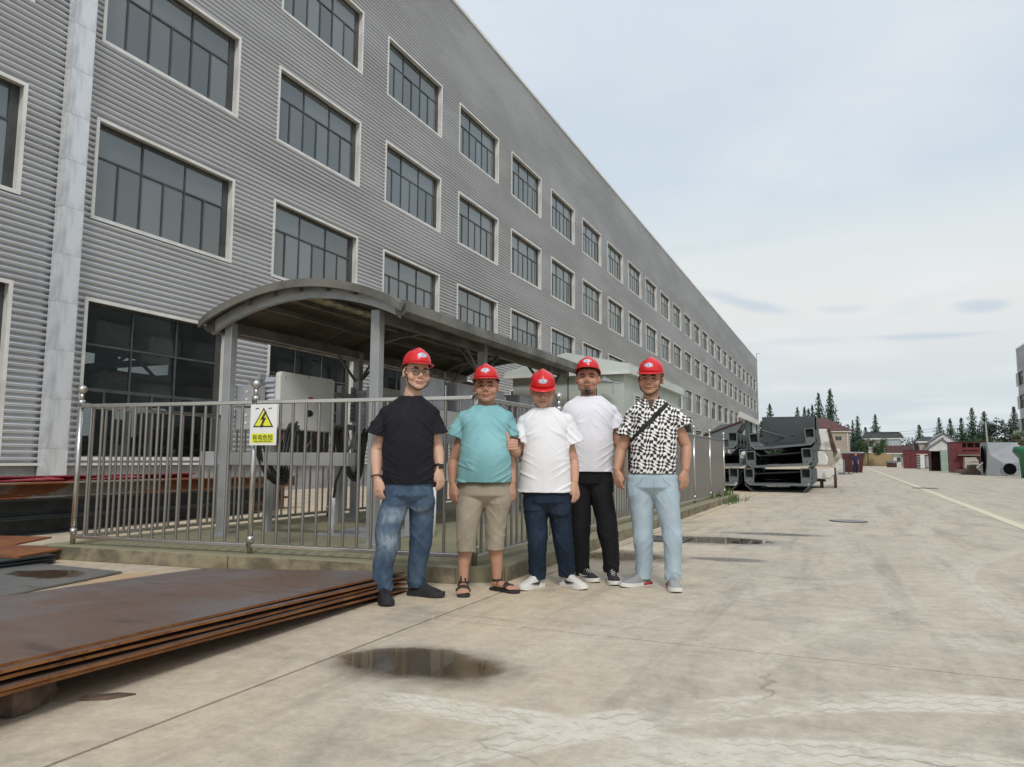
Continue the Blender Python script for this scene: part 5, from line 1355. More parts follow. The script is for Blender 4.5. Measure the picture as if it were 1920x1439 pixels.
# ------------------------------------------------------------------ poles and wires
M['concpole'] = mat('concrete_pole', (.36, .36, .33), .85, var=.1)
t = thing('utility_pole', 'pale concrete utility pole in front of the right conifer row', 'pole', (16.75, 110, 0))
q = MB(); q.tube([(.12, 0, 0), (-.04, 0, 6.1)], [.13, .09], 10); q.build('shaft', M['concpole'], t, smooth=True)
q = MB(); q.b2((-.7, -.05, 5.8), (.7, .05, 5.88)); q.build('crossarm', M['greydk'], t)
for x in (-.6, 0, .6):
    q = MB(); q.tube([(x, 0, 5.88), (x, 0, 6.05)], .03, 6); q.build('insulator', M['oldwhite'], t)
t = thing('utility_pole', 'short dark leaning pole right of the white tiled house', 'pole', (13.7, 175, 0))
q = MB(); q.tube([(.1, 0, 0), (-.33, 0, 6.1)], [.14, .12], 8); q.build('shaft', M['greydk'], t)
def wire(a, b_, sag, lab, r=.022):
    pts = []
    for i in range(25):
        s = i / 24; p = Vector(a).lerp(Vector(b_), s); p.z -= sag * 4 * s * (1 - s); pts.append(p)
    q = MB(); q.tube(pts, r, 5); tag(q.build('power_line', M['greydk']), lab, 'wire', 'overhead wires')
wire((16.15, 110, 6.05), (-6, 170, 7.6), 1.0, 'uppermost overhead wire running left from the concrete pole')
wire((16.75, 110, 5.75), (-6, 172, 6.8), .9, 'lower overhead wire running left from the concrete pole')
wire((17.35, 110, 6.05), (40, 118, 6.4), .8, 'overhead wire running right from the concrete pole')
wire((16.8, 110, 5.85), (40, 116, 5.9), .8, 'lower overhead wire running right from the concrete pole')
SPEC = {'P1': {'base': (-2.84, 4.59),
        'eye': (0.036, 0.0, 1.623),
        'hs': 1.06,
        'yaw': 18,
        'pitch': 0,
        'roll': 3,
        'torso': [(-0.005, 0, 0.83, 0.177, 0.135), (-0.007, -0.01, 0.916, 0.179, 0.14), (-0.011, -0.015, 1.058, 0.178, 0.145),
                  (-0.007, -0.01, 1.201, 0.186, 0.15), (-0.011, 0, 1.301, 0.201, 0.14), (-0.009, 0.01, 1.367, 0.179, 0.115),
                  (-0.007, 0.02, 1.425, 0.118, 0.085), (0.006, 0.025, 1.466, 0.065, 0.062)],
        'sl': [(-0.18, 0.0, 1.352), (-0.24, 0.0, 1.169)],
        'sr': [(0.149, 0.0, 1.357), (0.191, 0.0, 1.179)],
        'al': [(-0.174, 0.0, 1.345), (-0.239, 0.03, 1.058), (-0.232, -0.03, 0.862)],
        'ar': [(0.149, 0.0, 1.35), (0.194, 0.04, 1.09), (0.211, -0.02, 0.932)],
        'slr': [0.085, 0.088],
        'hl': (-0.216, -0.05, 0.731),
        'hr': (0.23, -0.04, 0.783),
        'hips': [(-0.006, 0, 0.838, 0.176, 0.13), (-0.004, 0, 0.746, 0.178, 0.13)],
        'll': [(-0.096, 0.012, 0.688, 0.094), (-0.147, 0.002, 0.493, 0.087), (-0.147, -0.003, 0.375, 0.075), (-0.177, 0.033, 0.238, 0.07),
               (-0.174, 0.04, 0.084, 0.064)],
        'lr': [(0.09, 0.057, 0.686, 0.092), (0.09, 0.1, 0.482, 0.081), (0.084, 0.128, 0.35, 0.075), (0.064, 0.175, 0.215, 0.067),
               (0.063, 0.233, 0.074, 0.061)],
        'fl': (-0.168, 0.04, 12),
        'fr': (0.089, 0.186, 58)},
 'P2': {'base': (-2.52, 5.17),
        'eye': (-0.0, 0.0, 1.562),
        'hs': 1.06,
        'yaw': -3,
        'pitch': 2,
        'roll': -2,
        'torso': [(-0.013, -0.01, 0.833, 0.197, 0.14), (-0.01, -0.05, 0.928, 0.198, 0.17), (-0.005, -0.06, 1.051, 0.188, 0.175),
                  (-0.005, -0.03, 1.189, 0.181, 0.16), (-0.006, -0.01, 1.298, 0.196, 0.14), (-0.006, 0.01, 1.352, 0.176, 0.115),
                  (-0.007, 0.02, 1.395, 0.119, 0.085), (-0.005, 0.025, 1.43, 0.075, 0.062)],
        'sl': [(-0.172, 0.0, 1.345), (-0.23, 0.0, 1.171)],
        'sr': [(0.162, 0.0, 1.347), (0.182, 0.02, 1.185)],
        'al': [(-0.172, 0.0, 1.337), (-0.246, 0.03, 0.989), (-0.252, -0.03, 0.814)],
        'ar': [(0.162, 0.0, 1.34), (0.189, 0.05, 0.991), (0.209, 0.0, 0.815)],
        'slr': [0.085, 0.082],
        'hl': (-0.246, -0.05, 0.689),
        'hr': (0.21, -0.02, 0.699),
        'hips': [(-0.013, 0, 0.843, 0.203, 0.15), (-0.01, 0, 0.729, 0.208, 0.15)],
        'll': [(-0.113, -0.018, 0.67, 0.104), (-0.132, -0.048, 0.521, 0.085), (-0.139, -0.06, 0.332, 0.069)],
        'lr': [(0.09, 0.01, 0.669, 0.105), (0.082, 0.016, 0.517, 0.08), (0.079, 0.022, 0.337, 0.066)],
        'cl': [(-0.136, -0.036, 0.4, 0.057), (-0.148, -0.023, 0.294, 0.055), (-0.158, -0.029, 0.191, 0.041), (-0.157, -0.035, 0.081, 0.032)],
        'cr': [(0.074, 0.02, 0.403, 0.058), (0.086, 0.054, 0.293, 0.055), (0.096, 0.058, 0.179, 0.043), (0.099, 0.061, 0.076, 0.033)],
        'fl': (-0.146, -0.055, 2),
        'fr': (0.157, 0.031, 48)},
 'P3': {'base': (-2.08, 5.52),
        'eye': (-0.098, -0.02, 1.548),
        'hs': 1.06,
        'yaw': 2,
        'pitch': -16,
        'roll': 0,
        'torso': [(-0.086, 0, 0.751, 0.202, 0.135), (-0.08, -0.01, 0.85, 0.199, 0.14), (-0.077, -0.02, 1.007, 0.19, 0.145),
                  (-0.074, -0.01, 1.166, 0.181, 0.145), (-0.081, 0, 1.277, 0.195, 0.13), (-0.087, 0.01, 1.341, 0.175, 0.11),
                  (-0.091, 0.02, 1.381, 0.125, 0.08), (-0.091, 0.02, 1.421, 0.077, 0.06)],
        'sl': [(-0.253, 0.0, 1.325), (-0.282, -0.03, 1.152)],
        'sr': [(0.087, 0.0, 1.326), (0.154, 0.0, 1.128)],
        'al': [(-0.253, 0.0, 1.317), (-0.298, -0.02, 1.051), (-0.327, -0.24, 1.071)],
        'ar': [(0.087, 0.0, 1.318), (0.148, 0.03, 0.994), (0.156, -0.03, 0.823)],
        'slr': [0.085, 0.09],
        'hl': None,
        'hr': (0.174, -0.05, 0.672),
        'hips': [(-0.064, 0, 0.772, 0.186, 0.125), (-0.062, 0, 0.678, 0.188, 0.125)],
        'll': [(-0.152, 0.018, 0.615, 0.091), (-0.142, 0.028, 0.443, 0.078), (-0.139, 0.023, 0.35, 0.074), (-0.142, 0.051, 0.208, 0.067),
               (-0.135, 0.067, 0.079, 0.06)],
        'lr': [(0.034, 0.048, 0.615, 0.092), (0.055, 0.073, 0.441, 0.079), (0.067, 0.076, 0.347, 0.076), (0.087, 0.116, 0.202, 0.068),
               (0.096, 0.141, 0.093, 0.062)],
        'fl': (-0.165, 0.047, -35),
        'fr': (0.142, 0.123, 38)},
 'P4': {'base': (-1.9, 6.08),
        'eye': (-0.083, 0.0, 1.694),
        'hs': 1.1,
        'yaw': -3,
        'pitch': 5,
        'roll': 0,
        'torso': [(-0.077, 0, 0.905, 0.195, 0.13), (-0.077, -0.01, 0.993, 0.199, 0.14), (-0.073, -0.02, 1.147, 0.199, 0.145),
                  (-0.067, -0.01, 1.284, 0.204, 0.14), (-0.065, 0, 1.404, 0.227, 0.13), (-0.071, 0.01, 1.465, 0.2, 0.11),
                  (-0.08, 0.02, 1.508, 0.141, 0.08), (-0.079, 0.02, 1.551, 0.086, 0.062)],
        'sl': [(-0.25, 0.0, 1.447), (-0.307, 0.0, 1.249)],
        'sr': [(0.125, 0.0, 1.446), (0.164, 0.0, 1.271)],
        'al': [(-0.25, 0.0, 1.439), (-0.3, 0.03, 1.113), (-0.29, 0.0, 0.925)],
        'ar': [(0.125, 0.0, 1.438), (0.181, 0.03, 1.115), (0.198, 0.0, 0.929)],
        'slr': [0.085, 0.086],
        'hl': (-0.285, 0.0, 0.79),
        'hr': (0.203, -0.02, 0.787),
        'hips': [(-0.067, 0, 0.925, 0.192, 0.125), (-0.069, 0, 0.807, 0.196, 0.125)],
        'll': [(-0.163, 0.001, 0.707, 0.098), (-0.151, 0.003, 0.506, 0.088), (-0.151, -0.007, 0.406, 0.081), (-0.145, 0.014, 0.238, 0.07),
               (-0.143, 0.035, 0.078, 0.064)],
        'lr': [(0.025, -0.024, 0.71, 0.097), (0.064, -0.043, 0.512, 0.086), (0.073, -0.063, 0.415, 0.083), (0.098, -0.059, 0.252, 0.069),
               (0.104, -0.053, 0.091, 0.061)],
        'fl': (-0.129, 0.005, 35),
        'fr': (0.112, -0.083, 8)},
 'P5': {'base': (-1.38, 5.94),
        'eye': (-0.025, 0.0, 1.658),
        'hs': 1.06,
        'yaw': -10,
        'pitch': -2,
        'roll': 2,
        'torso': [(-0.018, 0, 0.903, 0.177, 0.13), (-0.01, -0.01, 0.997, 0.18, 0.14), (-0.006, -0.02, 1.142, 0.18, 0.145),
                  (0.001, -0.01, 1.272, 0.183, 0.145), (-0.005, 0, 1.37, 0.211, 0.13), (-0.015, 0.01, 1.427, 0.179, 0.11),
                  (-0.018, 0.02, 1.471, 0.12, 0.08), (-0.025, 0.02, 1.5, 0.067, 0.06)],
        'sl': [(-0.187, 0.0, 1.394), (-0.233, -0.02, 1.193)],
        'sr': [(0.179, 0.0, 1.392), (0.231, 0.0, 1.274)],
        'al': [(-0.187, 0.0, 1.386), (-0.27, 0.0, 1.077), (-0.304, -0.06, 0.916)],
        'ar': [(0.179, 0.0, 1.384), (0.251, 0.03, 1.111), (0.236, -0.03, 0.92)],
        'slr': [0.085, 0.085],
        'hl': (-0.289, -0.08, 0.777),
        'hr': (0.23, -0.05, 0.787),
        'hips': [(-0.02, 0, 0.908, 0.204, 0.13), (-0.019, 0, 0.788, 0.207, 0.13)],
        'll': [(-0.115, 0.019, 0.676, 0.098), (-0.105, 0.034, 0.469, 0.082), (-0.103, 0.03, 0.374, 0.077), (-0.099, 0.062, 0.213, 0.066),
               (-0.104, 0.08, 0.065, 0.061)],
        'lr': [(0.087, -0.008, 0.681, 0.096), (0.118, -0.013, 0.478, 0.077), (0.128, -0.026, 0.386, 0.073), (0.129, -0.01, 0.229, 0.065),
               (0.124, -0.004, 0.076, 0.06)],
        'fl': (-0.127, 0.06, -48),
        'fr': (0.136, -0.024, 6)}}
# ------------------------------------------------------------------ people
def skinmat(nm, base):
    N = NT(nm); p = N.p; tcx = N.n('ShaderNodeTexCoord').outputs['Object']
    at = N.n('ShaderNodeVertexColor'); at.layer_name = 'Col'
    col = N.mix(N.mr(N.noise(tcx, 9, 4), .3, .7), tuple(x * .93 for x in base), tuple(min(1, x * 1.06) for x in base))
    col = N.mix(1.0, col, at.outputs['Color'], 'MULTIPLY')
    N.l(col, p.inputs['Base Color']); p.inputs['Roughness'].default_value = .52
    p.inputs['Subsurface Weight'].default_value = .12; p.inputs['Subsurface Radius'].default_value = (.012, .005, .003); p.inputs['Subsurface Scale'].default_value = 1
    N.l(N.bump(N.noise(tcx, 260, 3), .12, .002), p.inputs['Normal'])
    return N.m
def cloth(nm, col, col2=None, rough=.85, fold=.35, weave=900, vs=5, lo=.35, hi=.65, fs=(9, 9, 5)):
    N = NT(nm); p = N.p; tcx = N.n('ShaderNodeTexCoord').outputs['Object']
    b_ = col2 or tuple(min(1, x * 1.12) for x in col)
    N.l(N.mix(N.mr(N.noise(N.sc(tcx, (1, 1, .6)), vs, 6, .6, .5), lo, hi), col, b_), p.inputs['Base Color'])
    p.inputs['Roughness'].default_value = rough; p.inputs['Sheen Weight'].default_value = .1 if col[0] > .05 else .0; p.inputs['Specular IOR Level'].default_value = .25
    f = N.noise(N.sc(tcx, fs), 1.0, 2, .4, .5)
    b1 = N.bump(f, fold, .02)
    N.l(N.bump(N.noise(tcx, weave, 2), .12, .001, b1), p.inputs['Normal'])
    return N.m
def denim(nm, dark, mid, pale, fade=.5, z0=.78):
    N = NT(nm); p = N.p; tcx = N.n('ShaderNodeTexCoord').outputs['Object']
    s = N.n('ShaderNodeSeparateXYZ'); N.l(tcx, s.inputs[0])
    n1_ = N.noise(N.sc(tcx, (7, 7, 3)), 1.0, 6, .65, .8); n2_ = N.noise(N.sc(tcx, (16, 16, 9)), 1.0, 6, .7, .8)
    col = N.mix(N.mr(n1_, .36, .62), dark, mid)
    front = N.mr(s.outputs[1], .02, -.10)
    zz = N.math('MAXIMUM', N.mr(N.math('ABSOLUTE', N.math('SUBTRACT', s.outputs[2], .42)), .16, .0), N.mr(N.math('ABSOLUTE', N.math('SUBTRACT', s.outputs[2], .60)), .10, .0))
    fm = N.math('MULTIPLY', N.math('MULTIPLY', front, zz), N.mr(n2_, .35, .62, .25, 1.0))
    col = N.mix(N.math('MULTIPLY', fm, fade), col, pale)
    col = N.mix(N.math('MULTIPLY', N.mr(n2_, .54, .72), .16), col, pale)
    N.l(col, p.inputs['Base Color']); p.inputs['Roughness'].default_value = .85; p.inputs['Specular IOR Level'].default_value = .2
    N.l(N.bump(N.noise(tcx, 700, 2), .2, .001, N.bump(n2_, .12, .008)), p.inputs['Normal'])
    return N.m
def checker_shirt():
    N = NT('black_white_pattern_cloth'); p = N.p; tcx = N.n('ShaderNodeTexCoord').outputs['Object']
    s = N.n('ShaderNodeSeparateXYZ'); N.l(tcx, s.inputs[0]); x, z = s.outputs[0], s.outputs[2]
    wob = N.math('MULTIPLY', N.math('SINE', N.math('MULTIPLY', z, 52)), .011); wob2 = N.math('MULTIPLY', N.math('SINE', N.math('MULTIPLY', x, 61)), .011)
    nz = N.noise(tcx, 13, 2); nn = N.math('MULTIPLY', N.math('SUBTRACT', nz, .5), .030)
    xx = N.math('ADD', N.math('ADD', N.math('MULTIPLY', x, .93), N.math('MULTIPLY', z, .36)), N.math('ADD', wob, nn))
    zz = N.math('ADD', N.math('SUBTRACT', N.math('MULTIPLY', z, .93), N.math('MULTIPLY', x, .36)), N.math('SUBTRACT', wob2, nn))
    c = N.n('ShaderNodeCombineXYZ'); N.l(xx, c.inputs[0]); N.l(zz, c.inputs[1]); c.inputs[2].default_value = .5
    ck = N.n('ShaderNodeTexChecker'); ck.inputs['Scale'].default_value = 42; N.l(c.outputs[0], ck.inputs['Vector'])
    ck.inputs['Color1'].default_value = (.80, .79, .77, 1); ck.inputs['Color2'].default_value = (.025, .024, .026, 1)
    N.l(ck.outputs['Color'], p.inputs['Base Color']); p.inputs['Roughness'].default_value = .8
    N.l(N.bump(N.noise(N.sc(tcx, (9, 9, 5)), 1, 4, .5, 1), .3, .01), p.inputs['Normal'])
    return N.m
M['helmet'] = mat('red_helmet_plastic', (.62, .018, .022), .28, var=.04, vs=2, rv=.03)
M['emblem_w'] = mat('emblem_white', (.82, .82, .84), .4, var=.02)
M['emblem_b'] = mat('emblem_blue', (.05, .07, .28), .4, var=.02)
M['hair'] = mat('black_hair', (.012, .010, .009), .55, var=.4, vs=30, bump=.6, bs=180)
M['eyedark'] = mat('eye_dark', (.02, .014, .011), .2, var=.1)
M['sole_w'] = mat('white_sole', (.68, .67, .63), .6, var=.06)
M['shoe_w'] = mat('offwhite_mesh', (.66, .64, .59), .75, var=.06, bump=.3, bs=300)
M['shoe_b'] = mat('black_knit', (.018, .018, .021), .8, var=.3, bump=.4, bs=220)
M['shoe_g'] = mat('grey_mesh', (.30, .31, .31), .8, var=.1, bump=.4, bs=260)
M['leather'] = mat('brown_black_leather', (.035, .022, .017), .5, var=.3)
M['sole_k'] = mat('black_sole', (.02, .02, .02), .7)
M['wire'] = mat('glasses_wire', (.25, .22, .18), .3, metal=.9)
N = NT('lens_glass'); N.t.nodes.remove(N.p); g_ = N.n('ShaderNodeBsdfGlossy'); g_.inputs['Roughness'].default_value = .02; t_ = N.n('ShaderNodeBsdfTransparent'); fr_ = N.n('ShaderNodeFresnel'); m_ = N.n('ShaderNodeMixShader'); N.l(fr_.outputs[0], m_.inputs[0]); N.l(t_.outputs[0], m_.inputs[1]); N.l(g_.outputs[0], m_.inputs[2]); N.l(m_.outputs[0], N.o.inputs[0]); M['lens'] = N.m
M['redheel'] = mat('red_heel', (.35, .03, .04), .6)
M['strapblk'] = mat('black_webbing', (.012, .012, .013), .8)
M['bead'] = mat('brown_beads', (.12, .05, .025), .35)

def voxel(mb, size, sm=4, fac=.5):
    me = mb.mesh('v'); bm = bmesh.new(); bm.from_mesh(me); bmesh.ops.recalc_face_normals(bm, faces=bm.faces); bm.to_mesh(me); bm.free()
    o = bpy.data.objects.new('v', me); C.objects.link(o)
    r = o.modifiers.new('r', 'REMESH'); r.mode = 'VOXEL'; r.voxel_size = size; r.use_smooth_shade = True
    if sm:
        s = o.modifiers.new('s', 'SMOOTH'); s.factor = fac; s.iterations = sm
    dg = bpy.context.evaluated_depsgraph_get(); dg.update()
    out = bpy.data.meshes.new_from_object(o.evaluated_get(dg))
    bpy.data.objects.remove(o); bpy.data.meshes.remove(me)
    return out
def coords(me):
    a = np.empty(len(me.vertices) * 3, dtype=np.float64); me.vertices.foreach_get('co', a); return a.reshape(-1, 3)
def normals(me):
    a = np.empty(len(me.vertices) * 3, dtype=np.float32); me.vertices.foreach_get('normal', a); return a.reshape(-1, 3).astype(float)
def setco(me, a): me.vertices.foreach_set('co', a.astype(np.float32).ravel()); me.update()
def g(x, s): return np.exp(-(x / s) ** 2)
def finish(nm, me, mats, parent):
    me.materials.clear()
    for q in (mats if isinstance(mats, (list, tuple)) else [mats]): me.materials.append(q)
    me.shade_smooth(); me.name = nm; return link(nm, me, parent)
def dist_seg(P, a, b_):
    a, b_ = np.array(a), np.array(b_); ab = b_ - a; t = np.clip(((P - a) @ ab) / (ab @ ab), 0, 1); return np.linalg.norm(P - (a + t[:, None] * ab), axis=1), t
def strip_faces(me, test):
    bm = bmesh.new(); bm.from_mesh(me); L = [f for f in bm.faces if test(f)]; bmesh.ops.delete(bm, geom=L, context='FACES')
    bm.to_mesh(me); bm.free(); me.update()

def spl(secs, n=5):
    A = [np.array(c[:5], dtype=float) for c in secs]; out = []
    for i in range(len(A) - 1):
        p0, p1, p2, p3 = A[max(i - 1, 0)], A[i], A[i + 1], A[min(i + 2, len(A) - 1)]
        for k in range(n):
            t = k / n; out.append(tuple(.5 * ((2 * p1) + (-p0 + p2) * t + (2 * p0 - 5 * p1 + 4 * p2 - p3) * t * t + (-p0 + 3 * p1 - 3 * p2 + p3) * t ** 3)))
    out.append(tuple(A[-1])); return out
def splc(pts, flat, n=4):
    rows = spl([tuple(p) + tuple(f) for p, f in zip(pts, flat)], n)
    return [Vector(r[:3]) for r in rows], [(r[3], r[4]) for r in rows]

def hand(mb, w, tip, side, out, L=.185):
    """relaxed hand from wrist w towards tip; side: +1/-1 thumb side along x; palm faces the thigh"""
    w, tip = Vector(w), Vector(tip); d = (tip - w).normalized()
    pn = Vector((-out, .15, 0)); pn = (pn - d * pn.dot(d)).normalized()      # palm normal, to the body
    th = Vector((0, -1, 0)); th = (th - d * th.dot(d)); th = (th - pn * th.dot(pn)).normalized()   # thumb forward
    # let the back of the hand turn to the front a little
    a = R(38) * out
    q = Matrix.Rotation(a, 3, d); pn = q @ pn; th = q @ th
    if th.y > 0: th = -th
    wv = lambda f, s_, p_: w + d * f + th * s_ + pn * p_
    mb.tube([wv(-.02, 0, 0), wv(.012, 0, 0), wv(.045, .002, 0), wv(.082, .002, .003), wv(.095, .002, .005)], 1, 12, flat=[(.020, .026), (.019, .029), (.016, .039), (.0145, .041), (.010, .036)], up=pn)
    for k, (s_, l, c) in enumerate(((.031, .070, .95), (.0105, .078, 1.05), (-.0105, .073, 1.15), (-.031, .058, 1.25))):
        b0 = wv(.085, s_, .002); ang = .28 * c; p = b0; pts = [b0 - d * .02, b0]; dirv = d
        for f_, seg in enumerate((.45, .32, .27)):
            aa = ang * (1 + f_ * .9); dirv = (d * math.cos(aa) + pn * math.sin(aa)).normalized(); p = p + dirv * l * seg; pts.append(p)
        mb.tube(pts, [.0095, .0098, .0092, .0086, .0070], 10)
    b0 = wv(.018, .024, .004); mb.tube([wv(.0, .012, 0), b0, b0 + d * .028 + th * .018 + pn * .008, b0 + d * .055 + th * .019 + pn * .016, b0 + d * .075 + th * .012 + pn * .02], [.014, .0135, .0118, .0105, .008], 10)
def thumbs_up(mb, w, f):
    """fist seen from the front, thumb up; w wrist, f fist centre"""
    f = Vector(f); w = Vector(w)
    mb.tube([w, w.lerp(f, .6), f + Vector((.0, .0, -.01))], [.027, .027, .030], 12)
    mb.ell(f + Vector((.006, .012, -.004)), (.040, .026, .046), nu=18, nv=12)
    for k in range(4):
        z = .026 - .0205 * k; l = (.0, .004, .002, -.004)[k]
        mb.tube([f + Vector((.042, .004, z)), f + Vector((.034, -.020, z)), f + Vector((.004, -.034 - l, z - .001)), f + Vector((-.026, -.026 - l, z - .002)), f + Vector((-.036, -.004, z - .003))], [.0095, .0102, .0104, .0102, .0085], 10)
    mb.tube([f + Vector((-.022, .005, .018)), f + Vector((-.027, -.006, .044)), f + Vector((-.033, -.006, .070)), f + Vector((-.040, -.001, .093))], [.015, .0128, .0118, .0095], 10)

def foot_frame(fx, fy, yaw, floor=0.0):
    a = R(yaw); fd = Vector((math.sin(a), -math.cos(a), 0)); sd_ = Vector((math.cos(a), math.sin(a), 0))
    return Vector((fx, fy, floor)), fd, sd_
def shoe(par, ank, fx, fy, yaw, kind, side, L=.285):
    c, fd, sd_ = foot_frame(fx, fy, yaw); heel = Vector((ank[0], ank[1], 0)) - fd * .055; 
    def sec(u, w, z, off=0, n=18, h=None, zb=0): pass
    outline = [(-.008, .028), (.015, .041), (.06, .042), (.11, .040), (.16, .047), (.205, .053), (.245, .048), (.275, .034), (.294, .010)]
    # sole slab
    top = MB(); ns = len(outline)
    def ring(zs, grow):
        pts = [heel + fd * (-.004 - grow) + sd_ * 0 + Vector((0, 0, zs))]
        for u, w in outline: pts.append(heel + fd * u + sd_ * (w + grow) + Vector((0, 0, zs + (.010 * max(0, (u - .2) / .085) ** 2))))
        for u, w in reversed(outline): pts.append(heel + fd * u - sd_ * (w + grow) + Vector((0, 0, zs + (.010 * max(0, (u - .2) / .085) ** 2))))
        return pts
    def slab(z0, z1, grow):
        a, b_ = ring(z0, grow), ring(z1, grow * .6); n = len(a); q = MB(); q.add(a + b_, [tuple(reversed(range(n))), tuple(range(n, 2 * n))] + [(i, (i + 1) % n, n + (i + 1) % n, n + i) for i in range(n)]); return q
    mats = {'bk': ('shoe_b', 'sole_k'), 'wh': ('shoe_w', 'sole_w'), 'bw': ('shoe_b', 'sole_w'), 'gr': ('shoe_g', 'sole_w')}[kind]
    # upper: arched sections along the foot
    prof = [(-.006, .026, .062, .0), (.015, .038, .105, 0), (.055, .041, .125, 0), (.090, .041, .122, 0), (.118, .042, .102, 0), (.15, .045, .080, 0), (.19, .050, .069, 0), (.23, .047, .060, 0), (.265, .035, .048, 0), (.29, .014, .030, 0)]
    vs = []; n = 14
    for u, w, h, _ in prof:
        for j in range(n + 1):
            t = PI * j / n; x = math.cos(t); z = math.sin(t)
            vs.append(heel + fd * u + sd_ * (w * math.copysign(abs(x) ** .75, x)) + Vector((0, 0, .018 + (h - .018) * abs(z) ** .8)))
    m = len(prof); k = n + 1
    fs = [(i * k + j, i * k + j + 1, (i + 1) * k + j + 1, (i + 1) * k + j) for i in range(m - 1) for j in range(n)] + [tuple(range(k)), tuple(reversed(range((m - 1) * k, m * k)))]
    q = MB(); q.add(vs, fs); o = q.build('shoe', M[mats[0]], par, smooth=True); sb = o.modifiers.new('s', 'SUBSURF'); sb.levels = 1; sb.render_levels = 1
    slab(.0, .030 if kind != 'bk' else .034, .004).build('sole', M[mats[1]], o, bevel=.004)
    lc = MB()
    for i in range(5):
        u = .095 + i * .022; h = .120 - (u - .085) * .55; lc.tube([heel + fd * u + sd_ * .018 + Vector((0, 0, h - .006)), heel + fd * (u + .004) + Vector((0, 0, h + .006)), heel + fd * (u + .012) - sd_ * .018 + Vector((0, 0, h - .008))], .0028, 5)
    lc.build('lace', M['shoe_b' if kind == 'bk' else ('sole_w' if kind != 'gr' else 'shoe_g')], o)
    if kind in ('wh', 'bw'):
        for s in (-1, 1):
            q = MB(); pts = [(.10, .030), (.16, .040), (.215, .052), (.155, .052), (.11, .052), (.075, .062)]
            q.prism([heel + fd * u + sd_ * s * (.0445 + .006 * (u > .13)) + Vector((0, 0, z)) for u, z in pts], sd_ * s * .003); q.build('side_flash', M['ink' if kind == 'wh' else 'sole_w'], o)
        if kind == 'wh':
            q = MB(); q.ell(heel + fd * .268 + Vector((0, 0, .022)), (.020, .020, .013)); q.build('toe_bumper', M['sole_k'], o, smooth=True)
    if kind == 'gr':
        q = MB(); q.tube([heel + fd * .005 + sd_ * .034 + Vector((0, 0, .03)), heel - fd * .004 + Vector((0, 0, .035)), heel + fd * .005 - sd_ * .034 + Vector((0, 0, .03))], .010, 8); q.tube([heel + fd * .0 + sd_ * .040 + Vector((0, 0, .022)), heel + fd * .09 + sd_ * .040 + Vector((0, 0, .018))], .011, 8); q.tube([heel + fd * .0 - sd_ * .040 + Vector((0, 0, .022)), heel + fd * .09 - sd_ * .040 + Vector((0, 0, .018))], .011, 8); q.build('heel_band', M['redheel'], o, smooth=True)
    return o

